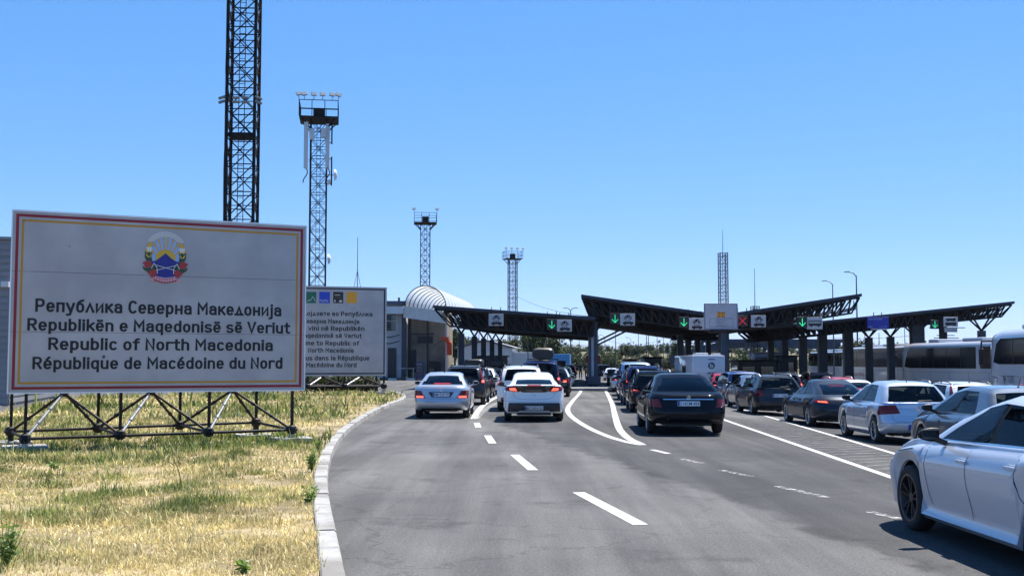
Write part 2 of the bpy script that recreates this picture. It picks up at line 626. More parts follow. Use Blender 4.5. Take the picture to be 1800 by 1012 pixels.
class Car:
    def __init__(s, **k):
        s.L, s.W, s.H, s.wb, s.fo, s.R = 4.6, 1.78, 1.45, 2.7, .9, .325
        s.sill, s.rlow = .20, .30
        s.wprof = W_DEF
        s.wledge = None
        s.yr = [(0, .14), (.1, .05), (.25, 0), (.42, .0), (.5, .03), (.8, .07), (1, .11)]
        s.yf = [(0, .12), (.15, .03), (.4, 0), (.7, .05), (1, .16)]
        s.cr, s.nr, s.cf, s.nf = .42, 3.6, .75, 2.8
        s.barrel = .05
        s.zs = [(0, .95), (1.0, .97), (3.0, .93), (3.6, .88), (4.2, .78), (4.6, .66)]
        s.gr = [(0, .55), (.5, .95), (.87, 1.25), (1, 1.45)]
        s.gf = [(0, 3.55), (.5, 2.95), (.87, 2.55), (1, 2.35)]
        s.gw = [(0, .885), (.87, .66), (.94, .60), (1, .52)]      # x half width W/2
        s.zb = [(0, .99), (1.0, .98), (3.6, .98)]
        s.zr = [(1.2, 1.36), (2.0, 1.41), (2.6, 1.36)]
        s.gcr, s.gnr, s.gcf, s.gnf = .30, 4.5, .35, 3.6
        s.sB, s.sC, s.sA = .50, .10, .985
        s.rwx = .86
        s.rwg = (.05, .87)
        for a, v in k.items():
            setattr(s, a, v)
        s.axr = s.L - s.fo - s.wb
        s.axf = s.L - s.fo
        s.Ra = s.R + .045
        ya = max(v for _, v in s.yr) + s.cr
        yb = s.L - max(v for _, v in s.yf) - s.cf
        ys = set()
        for ax in (s.axr, s.axf):
            for i in range(13):
                t = PI * i / 12
                ys.add(round(ax - s.Ra * math.cos(t), 4))
            ys.add(round(ax - s.Ra - .004, 4))
            ys.add(round(ax + s.Ra + .004, 4))
        y = s.axr + s.Ra + .12
        n = 9
        for i in range(n):
            ys.add(round(lerp(s.axr + s.Ra + .1, s.axf - s.Ra - .1, i / (n - 1)), 4))
        s.side = [y for y in sorted(ys)]
        s.ya, s.yb = ya, yb
        # arches may reach into the rounded corners: keep them as plain y columns there
        s.side = [y for y in s.side]
        m = len(s.side)
        ss = [i / (m - 1) for i in range(m)]
        for want in (s.sB - .02, s.sB + .02, s.sC, s.sA):
            i = min(range(1, m - 1), key=lambda q: abs(ss[q] - want))
            ss[i] = want
        s.ss = sorted(ss)

    def half(s, y):
        t = (y - s.L * .48) / (s.L * .5)
        return 1 - s.barrel * abs(t) ** 3

    def zlow(s, y):
        for ax in (s.axr, s.axf):
            d = y - ax
            if abs(d) <= s.Ra + 1e-6:
                return max(s.sill, s.R + math.sqrt(max(0, s.Ra ** 2 - d * d)))
        if y < s.axr - s.Ra:
            return lerp(s.rlow, s.sill + .05, max(0, min(1, y / max(.05, s.axr - s.Ra))))
        if y > s.axf + s.Ra:
            return s.sill + .02
        return s.sill

    # ---- lower body contour at fraction f
    def low_cols(s, f):
        w = s.W / 2 * interp(s.wprof, f)
        r0, f0 = interp(s.yr, f), s.L - interp(s.yf, f)
        # contour of the end pieces stops where the first arch column starts
        pts = []
        y_s0, y_s1 = s.side[0], s.side[-1]
        cr = max(.18, y_s0 - r0 - .012)
        cf = max(.18, f0 - y_s1 - .012)
        for p in PHI_R:
            x, dy = sup(p, w, cr, s.nr)
            pts.append((x, r0 + dy))
        w_in = s.W / 2 * interp(s.wledge, f) if s.wledge else w
        for y in s.side:
            pts.append((w_in if s.axr + s.Ra < y < s.axf - s.Ra else w, y))
        for p in reversed(PHI_F):
            x, dy = sup(p, w, cf, s.nf)
            pts.append((x, f0 - dy))
        return [(x * s.half(y), y) for x, y in pts]

    def low_pt(s, f, x, y):
        zl, zs = s.zlow(y), interp(s.zs, y)
        return Vector((x, y, zl + f * (zs - zl)))

    def gh_cols(s, g):
        w = s.W / 2 * interp(s.gw, g)
        r0, f0 = interp(s.gr, g), interp(s.gf, g)
        pts = []
        for p in PHI_R:
            x, dy = sup(p, w, s.gcr, s.gnr)
            pts.append((x, r0 + dy))
        a, b = r0 + s.gcr, f0 - s.gcf
        for t in s.ss:
            pts.append((w, a + t * (b - a)))
        for p in reversed(PHI_F):
            x, dy = sup(p, w, s.gcf, s.gnf)
            pts.append((x, f0 - dy))
        return [(x * (1 - (1 - s.half(y)) * .6), y) for x, y in pts]

    def gh_pt(s, g, x, y):
        zb, zr = interp(s.zb, y), interp(s.zr, y)
        yb = y
        return Vector((x, y, zb + g * (zr - zb) + .035 * (1 - (x / (s.W * .35)) ** 2) * (g if g < 1 else 1) * (1 if abs(x) < s.W * .35 else 0)))

    # ---- contour by arc length from the rear centre
    def arc(s, cols, l):
        sg = 1 if l >= 0 else -1
        l = abs(l)
        acc = 0
        for a, b in zip(cols, cols[1:]):
            d = math.hypot(b[0] - a[0], b[1] - a[1])
            if acc + d >= l:
                t = (l - acc) / d if d else 0
                return sg * lerp(a[0], b[0], t), lerp(a[1], b[1], t)
            acc += d
        return sg * cols[-1][0], cols[-1][1]

    def S(s, l, z):
        """outer skin at arc length l from the rear centre line, height z (works up the tail of the cabin too)"""
        f = .5
        x, y = 0, 0
        for _ in range(3):
            cols = s.low_cols(min(1, max(0, f)))
            x, y = s.arc(cols, l)
            zl, zs = s.zlow(y), interp(s.zs, y)
            if abs(y - s.axr) < s.Ra + .01:
                zl = min(zl, z)
            f = (z - zl) / (zs - zl)
        if f <= 1.02:
            return Vector((x, y, z))
        g = .3
        for _ in range(4):
            cols = s.gh_cols(min(1, max(0, g)))
            x, y = s.arc(cols, l)
            zb, zr = interp(s.zb, y), interp(s.zr, y)
            g = (z - zb) / (zr - zb)
        return Vector((x, y, z))

    def N(s, l, z):
        e = .02
        a = s.S(l + e, z) - s.S(l - e, z)
        b = s.S(l, z + e) - s.S(l, z - e)
        n = a.cross(b)
        return n.normalized() if n.length > 1e-9 else Vector((0, -1, 0))

    def side_x(s, y, z):
        zl, zs = s.zlow(y), interp(s.zs, y)
        f = min(1, max(0, (z - zl) / (zs - zl)))
        return s.W / 2 * interp(s.wprof, f) * s.half(y)

    # ---- pieces
    def patch(s, mb, quad, off=.008, nu=8, nv=3, mat=0, both=True, skirt=.02):
        for sg in ((1, -1) if both else (1,)):
            rows = []
            for j in range(nv + 1):
                v = j / nv
                row = []
                for i in range(nu + 1):
                    u = i / nu
                    a = [lerp(lerp(quad[0][k], quad[1][k], u), lerp(quad[3][k], quad[2][k], u), v) for k in (0, 1)]
                    P, n = s.S(a[0], a[1]), s.N(a[0], a[1])
                    edge = (i in (0, nu)) or (j in (0, nv))
                    P = P + n * off
                    row.append((P, n))
                rows.append(row)
            top = [[Vector((sg * p.x, p.y, p.z)) for p, n in r] for r in rows]
            mb.grid(top, mat, True, flip=(sg < 0))
            rim = [r for r in rows[0]] + [r[-1] for r in rows[1:]] + [r for r in reversed(rows[-1][:-1])] + [r[0] for r in reversed(rows[1:-1])]
            lo = [Vector((sg * (p - n * skirt).x, (p - n * skirt).y, (p - n * skirt).z)) for p, n in rim]
            hi = [Vector((sg * p.x, p.y, p.z)) for p, n in rim]
            mb.grid([lo, hi], mat, False, closed=True, flip=(sg < 0))

    def seam(s, mb, pts, w=.006, off=.0025, mat=0, both=True):
        """thin dark shut line on the tail following (l, z) points"""
        for sg in ((1, -1) if both else (1,)):
            P = []
            for (a, b) in zip(pts, pts[1:]):
                n = max(2, int(math.hypot(b[0] - a[0], b[1] - a[1]) / .06))
                for i in range(n):
                    P.append((lerp(a[0], b[0], i / n), lerp(a[1], b[1], i / n)))
            P.append(pts[-1])
            q = []
            for i, (l, z) in enumerate(P):
                a, b = P[max(0, i - 1)], P[min(len(P) - 1, i + 1)]
                d = Vector((b[0] - a[0], b[1] - a[1]))
                d.normalize()
                t = Vector((-d.y, d.x)) * w / 2
                q.append([s.S(l + k * t.x, z + k * t.y) + s.N(l, z) * off for k in (-1, 1)])
            q = [[Vector((sg * p.x, p.y, p.z)) for p in r] for r in q]
            mb.grid(q, mat, True, flip=(sg > 0))

    def side_seam(s, mb, pts, w=.006, off=.002, mat=0, both=True):
        for sg in ((1, -1) if both else (1,)):
            P = []
            for (a, b) in zip(pts, pts[1:]):
                n = max(2, int(math.hypot(b[0] - a[0], b[1] - a[1]) / .05))
                for i in range(n):
                    P.append((lerp(a[0], b[0], i / n), lerp(a[1], b[1], i / n)))
            P.append(pts[-1])
            rows = []
            for i, (y, z) in enumerate(P):
                a, b = P[max(0, i - 1)], P[min(len(P) - 1, i + 1)]
                d = Vector((b[0] - a[0], b[1] - a[1])).normalized()
                t = Vector((-d.y, d.x)) * w / 2
                rows.append([Vector((sg * (s.side_x(y + k * t.x, z + k * t.y) + off), y + k * t.x, z + k * t.y)) for k in (-1, 1)])
            mb.grid(rows, mat, True, flip=(sg < 0))
            mb.grid(rows, mat, True, flip=(sg > 0))

    def shell(s):
        """returns body MB and the window MBs"""
        M = len(PHI_R) + len(s.side) + len(PHI_F)
        nR, nS = len(PHI_R), len(s.side)

        def ring(cols, fn):
            right = [fn(x, y) for x, y in cols]
            left = [Vector((-p.x, p.y, p.z)) for p in right[-2:0:-1]]
            return right + left
        rings = []
        for f in FL:
            rings.append(ring(s.low_cols(f), lambda x, y: s.low_pt(f, x, y)))
        nlow = len(rings)
        top, base = rings[-1], ring(s.gh_cols(0), lambda x, y: s.gh_pt(0, x, y))
        for t in (.04, .15, .4, .7, .9):
            row = []
            for a, b in zip(top, base):
                p = a.lerp(b, t)
                e = 1 - (1 - t) ** 3
                p.z = lerp(a.z, b.z, e)
                row.append(p)
            rings.append(row)
        gh0 = len(rings)
        for g in GL:
            rings.append(ring(s.gh_cols(g), lambda x, y: s.gh_pt(g, x, y)))
        gh1 = len(rings) - 1
        roof = rings[-1]
        c = sum(roof, Vector()) / len(roof)
        cy0, cy1 = min(p.y for p in roof), max(p.y for p in roof)
        for r in (.9, .75, .5, .25, .02):
            row = []
            for p in roof:
                q = Vector((p.x * r, c.y + (p.y - c.y) * r, 0))
                y = q.y
                q.z = interp(s.zr, p.y) * r + interp(s.zr, c.y) * (1 - r)
                q.z = interp(s.zr, y) * .5 + q.z * .5
                q.z += .035 * (1 - (q.x / (s.W * .35)) ** 2)
                row.append(q)
            rings.append(row)
        n = len(rings[0])
        body = MB()
        win = {'rear_window': MB(), 'windshield': MB(), 'side_window': MB(), 'front_side_window': MB()}
        vs = [p for r in rings for p in r]
        faces = {'body': [], 'belt': [], 'pillar': []}
        for w in win:
            faces[w] = []
        g_lo = GL.index(.05)
        for i in range(len(rings) - 1):
            for j in range(n):
                k = (j + 1) % n
                q = (i * n + j, i * n + k, (i + 1) * n + k, (i + 1) * n + j)
                tgt = 'body'
                gi = i - gh0
                jj = j if j < M - 1 else n - 1 - j
                if 0 <= gi < len(GL) - 1:
                    glo, ghi = GL[gi], GL[gi + 1]
                    xm = max(abs(vs[q[0]].x), abs(vs[q[1]].x)) / (s.W / 2 * interp(s.gw, glo))
                    if jj < nR - 1:
                        if glo >= s.rwg[0] and ghi <= s.rwg[1] and xm < s.rwx:
                            tgt = 'rear_window'
                    elif jj >= nR + nS - 1:
                        if glo >= .05 and ghi <= .87 and xm < .93:
                            tgt = 'windshield'
                    elif nR <= jj < nR + nS - 1:
                        sa, sb = s.ss[jj - nR], s.ss[jj - nR + 1]
                        if glo == 0 and sa >= s.sC - 1e-4 and sb <= s.sA + 1e-4:
                            tgt = 'belt'
                        if glo >= .05 and ghi <= .87:
                            if abs((sa + sb) / 2 - s.sB) < .02:
                                tgt = 'pillar'
                            if sa >= s.sC - 1e-4 and sb <= s.sB - .02 + 1e-4:
                                tgt = 'side_window'
                            elif sa >= s.sB + .02 - 1e-4 and sb <= s.sA + 1e-4:
                                tgt = 'front_side_window'
                faces[tgt].append(q)
        # body seen with plain normals outward
        body.add(vs, faces['body'], 0, True)
        body.add(vs, faces['pillar'], 1, True)
        body.add(vs, faces['belt'], 2, True)
        faces['body'] += faces['belt'] + faces['pillar']
        for w in win:
            for sg in (1, -1):
                fs = [q for q in faces[w] if (sum(vs[i].x for i in q) > 0) == (sg > 0)] if 'side' in w else faces[w]
                ids = sorted({i for q in fs for i in q})
                mp = {a: b for b, a in enumerate(ids)}
                mb = MB()
                mb.add([vs[i] for i in ids], [tuple(mp[i] for i in q) for q in fs], 0, True)
                win[w] = win[w] if isinstance(win[w], list) else []
                win[w].append(mb)
                if 'side' not in w:
                    break
        # lining: skin moved inwards
        me = bpy.data.meshes.new('tmp')
        me.from_pydata([tuple(p) for p in vs], [], faces['body'])
        me.update()
        me.flip_normals() if False else None
        nm = [v.normal.copy() for v in me.vertices]
        sgn = 1 if nm[0].dot(Vector((0, -1, 0))) > 0 else -1
        lin = MB()
        lin.add([p - q * (.022 * sgn) for p, q in zip(vs, nm)], [q[::-1] for q in faces['body'] if min(q) >= n * 5], 0, True)
        bpy.data.meshes.remove(me)
        # wheel arch liners, floor pan
        und = MB()
        wi = s.W / 2 * .93
        for ax in (s.axr, s.axf):
            for sg in (1, -1):
                rows = []
                for i in range(13):
                    t = PI * i / 12
                    y, z = ax - (s.Ra + .004) * math.cos(t), s.R + (s.Ra + .004) * math.sin(t)
                    rows.append([Vector((sg * (wi - .34), y, z)), Vector((sg * s.side_x(min(max(y, ax - s.Ra + .01), ax + s.Ra - .01), z + .01) - sg * .006, y, z))])
                und.grid(rows, 0, True)
                cap = [Vector((sg * (wi - .34), ax - s.Ra * math.cos(PI * i / 12), s.R + s.Ra * math.sin(PI * i / 12))) for i in range(13)]
                cap += [Vector((sg * (wi - .34), ax + s.Ra, s.sill)), Vector((sg * (wi - .34), ax - s.Ra, s.sill))]
                und.add(cap, [tuple(range(15))], 0)
        xi = wi - .34
        und.box((0, s.L / 2, s.sill + .07), (2 * xi, s.L - .5, .1))
        und.box((0, (s.axr + s.axf) / 2, s.sill + .05), (2 * wi - .05, s.wb - 2 * s.Ra - .06, .08))
        y0 = .24
        und.box((0, (y0 + s.axr - s.Ra) / 2, s.rlow + .06), (s.W * .70, max(.1, s.axr - s.Ra - y0), .08))
        und.box((0, (s.L - .12 + s.axf + s.Ra) / 2, s.sill + .09), (s.W * .76, max(.1, s.L - .15 - s.axf - s.Ra), .08))
        return body, win, lin, und


def seats_mb(c):
    mb = MB()
    zf = c.sill + .12
    hp = c.axr + c.wb * .16           # rear bench
    fp = c.axr + c.wb * .50
    top = c.zr[len(c.zr) // 2][1] - .42
    tilt = Matrix.Rotation(R(14), 3, 'X')
    for x in (-.37, .37):
        mb.box((x, fp + .25, zf + .22), (.50, .5, .16), None, 0, .05)
        mb.box((x, fp - .06, zf + .50), (.46, .12, .62), tilt, 0, .05)
        mb.box((x, fp - .16, top + .14), (.25, .09, .19), tilt, 0, .035)
        mb.tube((x - .06, fp - .13, top), (x - .06, fp - .15, top + .1), .007)
        mb.tube((x + .06, fp - .13, top), (x + .06, fp - .15, top + .1), .007)
    mb.box((0, hp + .25, zf + .24), (c.W * .72, .5, .16), None, 0, .05)
    mb.box((0, hp - .08, zf + .50), (c.W * .70, .12, .60), tilt, 0, .05)
    for x in (-.40, .40):
        mb.box((x, hp - .17, top + .08), (.24, .09, .15), tilt, 0, .035)
    # floor of the cabin, dash, wheel
    mb.box((0, c.axr + c.wb * .45, zf), (c.W * .8, c.wb * .8, .04))
    yd = interp(c.gf, 0) - .42
    mb.box((0, yd, interp(c.zs, yd) - .13), (c.W * .76, .42, .24), None, 0, .06)
    mb.box((0, (hp - .1 + interp(c.gr, 0)) / 2 + .05, interp(c.zs, .6) - .06), (c.W * .66, max(.1, hp - .12 - interp(c.gr, 0)), .03))
    cx = -.37
    ring = []
    for i in range(20):
        t = 2 * PI * i / 20
        ring.append(Vector((cx + .185 * math.cos(t), yd - .3 - .07 * math.sin(t), interp(c.zs, yd) - .06 + .17 * math.sin(t))))
    for a, b in zip(ring, ring[1:] + ring[:1]):
        mb.tube(a, b, .016, .016, 6, 0, False)
    mb.bar(ring[0], ring[10], .03, .02)
    return mb


WHEELS = {}


def wheel_meshes(Rw, style):
    key = (round(Rw, 3), style)
    if key in WHEELS:
        return WHEELS[key]
    w = .205
    rr = Rw * (.66 if style != 'dark' else .72)
    t = MB()
    prof = [(-w / 2 + .02, rr - .012), (-w / 2, rr + .02), (-w / 2 - .006, (rr + Rw) / 2), (-w / 2 + .012, Rw - .02), (-w / 2 + .035, Rw - .004), (0, Rw),
            (w / 2 - .035, Rw - .004), (w / 2 - .012, Rw - .02), (w / 2 + .006, (rr + Rw) / 2), (w / 2, rr + .02), (w / 2 - .02, rr - .012)]
    t.lathe(prof, 'x', 36)
    m = MB()
    # barrel, lip, disc and spokes; outside face towards +x
    m.lathe([(w / 2 - .012, rr), (w / 2 - .006, rr - .012), (w / 2 - .02, rr - .022), (-.05, rr - .035), (-.06, .03)], 'x', 36, 1)
    m.lathe([(w / 2 - .004, rr + .003), (w / 2 - .004, rr - .018), (w / 2 - .016, rr - .024)], 'x', 36)
    m.lathe([(w / 2 - .03, .0), (w / 2 - .028, .03), (w / 2 - .035, .055), (w / 2 - .06, .06)], 'x', 18)
    n = {'five': 5, 'dark': 5, 'ten': 10, 'cover': 9}[style]
    for k in range(n):
        a = 2 * PI * k / n
        for da in ((-.12, .12) if n == 5 else (0,)):
            sw = .026 if n == 5 else .03
            p0 = Vector((w / 2 - .034, .045 * math.cos(a + da * 1.5), .045 * math.sin(a + da * 1.5)))
            p1 = Vector((w / 2 - .016, (rr - .014) * math.cos(a + da * 1.9), (rr - .014) * math.sin(a + da * 1.9)))
            d = (p1 - p0).normalized()
            tn = Vector((1, 0, 0)).cross(d).normalized()
            nx = d.cross(tn)
            q = []
            for p, ww in ((p0, sw * .8), (p1, sw)):
                q += [p - tn * ww * .5 - Vector((.012, 0, 0)), p - tn * ww * .35 + Vector((.004, 0, 0)), p + tn * ww * .35 + Vector((.004, 0, 0)), p + tn * ww * .5 - Vector((.012, 0, 0))]
            m.add(q, [(0, 1, 5, 4), (1, 2, 6, 5), (2, 3, 7, 6)], 0, False)
            m.add(q, [(4, 5, 1, 0), (5, 6, 2, 1), (6, 7, 3, 2)], 0, False)
    WHEELS[key] = (t.mesh('tyre', RUBBER), m.mesh('rim', [DALLOY if style == 'dark' else ALLOY, BLACKPL], 40))
    return WHEELS[key]


def mirror_mb(c):
    """right-hand door mirror; the left one is the mirrored mesh"""
    y = interp(c.gf, .12) - c.gcf - .16
    z = interp(c.zb, y) + .03
    x = c.W / 2 * c.half(y) * .97
    mb = MB()
    rows = []
    for k in range(9):                      # shell swells from the door side and rounds off at the tip, flat towards the tail
        u = k / 8
        s_ = max(.05, (math.sin(PI * min(1, .32 + u * .68)) ** .45))
        row = []
        for j in range(16):
            a = 2 * PI * j / 16
            ry = .085 if math.sin(a) > 0 else .035
            row.append(Vector((x + .015 + .205 * u, y + .0 + ry * s_ * math.copysign(abs(math.sin(a)) ** .8, math.sin(a)) - .015 * u, z + .035 + .068 * s_ * math.copysign(abs(math.cos(a)) ** .7, math.cos(a)))))
        rows.append(row)
    mb.grid(rows, 0, True, closed=True)
    mb.grid(rows, 0, True, closed=True, flip=True)
    mb.add(rows[0], [tuple(range(16))], 0)
    mb.add(rows[-1], [tuple(range(15, -1, -1))], 0)
    mb.bar((x - .06, y + .01, z - .05), (x + .06, y + .01, z - .0), .07, .05)
    gl = MB()
    gl.box((x + .118, y - .046, z + .036), (.15, .008, .088), Matrix.Rotation(R(-8), 3, 'Z'), 0, .02)
    return mb, gl


def mirrored(mb):
    o = MB()
    o.add([(-p[0], p[1], p[2]) for p in mb.v], [f[::-1] for f in mb.f], 0, False)
    o.m, o.s = list(mb.m), list(mb.s)
    return o


def obj_mesh(name, me, parent, loc=None, rot=None, mats=None):
    o = bpy.data.objects.new(name, me)
    COL.objects.link(o)
    o.parent = parent
    if loc is not None:
        o.location = loc
    if rot is not None:
        o.rotation_euler = rot
    return o


def own_mat(o, m, slot=0):
    o.material_slots[slot].link = 'OBJECT'
    o.material_slots[slot].material = m


class Proto:
    pass


PROTO = {}


def make_proto(key, c, lights=(), rear_glass=None, side_glass=None, third=None, plate=(0, .78), trims=(), seams=(), side_seams=(), rails=False,
               style='ten', deflector=None, cores=(), handles=True, chrome=(), aerial=None, wiper=False, badge=None, exhaust=(), mirror_black=False, side_strip=None, lights_clear=(), belt=None):
    """collect the meshes of one car type; cars are then assembled from them"""
    P = Proto()
    P.c = c
    P.parts = []          # (name, mesh, [children]) in drawing order
    body, win, lin, und = c.shell()
    for sm in seams:
        c.seam(body, sm, mat=1)
    for sm in side_seams:
        c.side_seam(body, sm, w=.009, mat=1)
    P.body = body.mesh('car_body', [WHITE, PILLARB, belt or BLACKPL], 50)
    add = P.parts.append
    add(('cabin_lining', lin.mesh('cabin_lining', CABIN), ()))
    add(('underbody', und.mesh('underbody', BLACKPL, 40), ()))
    add(('seats', seats_mb(c).mesh('seats', CABIN, 40), ()))
    add(('rear_window', win['rear_window'][0].mesh('rear_window', rear_glass or G_DARK), ()))
    add(('windshield', win['windshield'][0].mesh('windshield', G_CLEAR), ()))
    for w in win['side_window']:
        add(('side_window', w.mesh('side_window', side_glass or G_DARK), ()))
    for w in win['front_side_window']:
        add(('side_window', w.mesh('side_window', G_CLEAR), ()))
    P.lights = []
    for q in lights:
        for sg in (1, -1):
            mb = MB()
            c.patch(mb, q, .010, 8, 4, 0, False)
            if sg < 0:
                mb = mirrored(mb)
            P.lights.append(('tail_light', mb.mesh('tail_light', LAMPRED, 50)))
    for q in lights_clear:
        for sg in (1, -1):
            mb = MB()
            c.patch(mb, q, .012, 6, 2, 0, False)
            if sg < 0:
                mb = mirrored(mb)
            add(('reversing_light', mb.mesh('reversing_light', LAMPWHITE, 50), ()))
    P.cores = []
    for q in cores:
        for sg in (1, -1):
            mb = MB()
            c.patch(mb, q, .014, 5, 3, 0, False, .006)
            if sg < 0:
                mb = mirrored(mb)
            P.cores.append(('lamp_core', mb.mesh('lamp_core', LAMPCORE, 50)))
    P.third = None
    if third:
        mb = MB()
        l, z0, z1 = third
        c.patch(mb, [(-l, z0), (l, z0), (l, z1), (-l, z1)], .016, 6, 1, 0, False)
        P.third = mb.mesh('brake_light', LAMPRED, 50)
    for ti, (nm, m, q) in enumerate(trims):
        mb = MB()
        quads = q if isinstance(q[0][0], (tuple, list)) else [q]
        for k in quads:
            sym = min(p[0] for p in k) >= 0
            c.patch(mb, k, .006 + .003 * ti, 10, 3, 0, sym)
        add((nm, mb.mesh(nm, m, 50), ()))
    for a, z0, z1 in chrome:
        mb = MB()
        c.patch(mb, [(-a, z0), (a, z0), (a, z1), (-a, z1)], .012, 12, 1, 0, False)
        add(('chrome_strip', mb.mesh('chrome_strip', CHROME, 50), ()))
    # plate
    l, z = plate
    p, n = c.S(l, z), c.N(l, z)
    up = Vector((0, 0, 1))
    up = (up - n * up.dot(n)).normalized()
    xr = up.cross(n)
    P.plateM = Matrix((( xr.x, up.x, n.x, p.x), (xr.y, up.y, n.y, p.y), (xr.z, up.z, n.z, p.z), (0, 0, 0, 1)))
    mb = MB()
    mb.add([P.plateM @ Vector(q) for q in ((-.26, -.056, .012), (.26, -.056, .012), (.26, .056, .012), (-.26, .056, .012), (-.27, -.065, -.02), (.27, -.065, -.02), (.27, .065, -.02), (-.27, .065, -.02))],
           [(0, 1, 2, 3), (0, 4, 5, 1), (1, 5, 6, 2), (2, 6, 7, 3), (3, 7, 4, 0)], 0)
    mb.add([P.plateM @ Vector(q) for q in ((-.257, -.053, .0135), (-.215, -.053, .0135), (-.215, .053, .0135), (-.257, .053, .0135))], [(0, 1, 2, 3)], 1)
    P.plate = mb.mesh('number_plate', [PLATE, PLATEBLUE])
    # mirrors
    mm, gl = mirror_mb(c)
    P.mirrors = [(mm.mesh('door_mirror', [BLACKPL], 40), gl.mesh('mirror_glass', [MIRG])), (mirrored(mm).mesh('door_mirror', [BLACKPL], 40), mirrored(gl).mesh('mirror_glass', [MIRG]))]
    if handles:
        sy = sorted(q[0][0] for q in side_seams[:3])
        for sg in (1, -1):
            for y in (sy[0] + .12, sy[1] + .09):
                z = interp(c.zs, y) - .13
                x = c.side_x(y, z)
                mb = MB()
                mb.box((sg * (x + .022), y, z), (.022, .20, .032), None, 0, .010)
                mb.box((sg * (x + .008), y - .08, z), (.03, .03, .026))
                mb.box((sg * (x + .008), y + .08, z), (.03, .03, .026))
                mb.box((sg * (x - .004), y + .005, z + .004), (.014, .13, .05), None, 0, .006)
                add(('door_handle', mb.mesh('door_handle', None, 40), 'body'))
    if rails:
        for sg in (1, -1):
            mb = MB()
            g = .965
            w = c.W / 2 * interp(c.gw, g)
            ys = np.linspace(interp(c.gr, .9) + .25, interp(c.gf, .9) - .25, 9)
            pts = [Vector((sg * w * 1.0, y, interp(c.zr, y) + .045 - (.05 if i in (0, 8) else 0))) for i, y in enumerate(ys)]
            for a, b in zip(pts, pts[1:]):
                mb.bar(a, b, .035, .03)
            mb.bar(pts[4] - Vector((0, 0, .06)), pts[4], .03)
            add(('roof_rail', mb.mesh('roof_rail', GALV if rails == 'silver' else BLACKPL, 40), ()))
    if aerial is not None:
        mb = MB()
        y = interp(c.gr, 1) + .18
        z = interp(c.zr, y) + .03
        if aerial == 'fin':
            mb.prism([(0, 0), (.16, 0), (.02, .055)], .03, Matrix(((0, 0, 1, -.015), (1, 0, 0, y), (0, 1, 0, z - .01), (0, 0, 0, 1))))
        else:
            mb.tube((0, y, z - .01), (0, y - .10, z + .17), .006, .004, 6)
            mb.sphere((0, y, z), .022, 8, 5)
        add(('aerial', mb.mesh('aerial', BLACKPL), ()))
    if wiper:
        mb = MB()
        pts = [(.02, wiper), (.16, wiper + .012), (.34, wiper + .02)]
        q = [c.S(l, z) + c.N(l, z) * .022 for l, z in pts]
        mb.tube(q[0], q[1], .014, .009, 6)
        mb.tube(q[1], q[2], .009, .006, 6)
        add(('rear_wiper', mb.mesh('rear_wiper', BLACKPL), ()))
    if deflector:
        z, ln = deflector
        mb = MB()
        a = c.W / 2 * interp(c.gw, .9) * .88
        rows = []
        for i in range(9):
            u = -1 + i / 4
            y = interp(c.gr, 1)
            zz = interp(c.zr, y)
            edge = .06 * u * u
            rows.append([Vector((u * a, y + .10, zz + .034 * (1 - u * u * .5))), Vector((u * a * 1.0, y - ln + edge, z + .01)), Vector((u * a, y - ln + edge + .01, z - .025)), Vector((u * a, y + .04, z - .035))])
        mb.grid(rows, 0, True)
        mb.grid(rows, 0, True, flip=True)
        add(('roof_spoiler', mb.mesh('roof_spoiler', None, 40), 'body'))
    if badge:
        kind, l, z, r = badge
        p, n = c.S(l, z), c.N(l, z)
        up = (Vector((0, 0, 1)) - n * n.z).normalized()
        xr = up.cross(n)
        M = Matrix(((xr.x, up.x, n.x, p.x), (xr.y, up.y, n.y, p.y), (xr.z, up.z, n.z, p.z), (0, 0, 0, 1)))
        mb = MB()
        for i in range(20):
            a, b = 2 * PI * i / 20, 2 * PI * (i + 1) / 20
            ex = 1.35 if kind == 'oval' else 1
            mb.bar(M @ Vector((r * ex * math.cos(a), r * math.sin(a), .008)), M @ Vector((r * ex * math.cos(b), r * math.sin(b), .008)), r * .16, .012)
        if kind == 'star':
            for k in range(3):
                a = PI / 2 + k * 2 * PI / 3
                mb.bar(M @ Vector((0, 0, .010)), M @ Vector((r * math.cos(a), r * math.sin(a), .010)), r * .14, .012)
        elif kind == 'vw':
            pts = [(-.42, .78), (-.14, .08), (0, .42), (.14, .08), (.42, .78)]
            pt2 = [(-.80, .38), (-.36, -.72), (0, .02), (.36, -.72), (.80, .38)]
            for q in (pts, pt2):
                for a, b in zip(q, q[1:]):
                    mb.bar(M @ Vector((a[0] * r, a[1] * r, .010)), M @ Vector((b[0] * r, b[1] * r, .010)), r * .17, .012)
        elif kind == 'oval':
            for a, b in (((-.45, -.7), (-.25, .7)), ((.25, -.7), (.45, .7)), ((-.35, -.1), (.35, .1))):
                mb.bar(M @ Vector((a[0] * r, a[1] * r, .010)), M @ Vector((b[0] * r, b[1] * r, .010)), r * .17, .012)
        add(('badge', mb.mesh('badge', CHROME, 40), ()))
    for l, z in exhaust:
        for sg in (1, -1):
            p = c.S(l, c.rlow + .05)
            mb = MB()
            mb.tube((sg * p.x, p.y + .03, z), (sg * p.x, p.y + .25, z), .04, .04, 14, 0, False)
            mb.tube((sg * p.x, p.y + .05, z), (sg * p.x, p.y + .052, z), .037, .037, 14, 0, True)
            add(('exhaust_pipe', mb.mesh('exhaust_pipe', CHROME, 40), ()))
    P.style = style
    P.mirror_black = mirror_black
    PROTO[key] = P
    return P


ROOFBOX = []


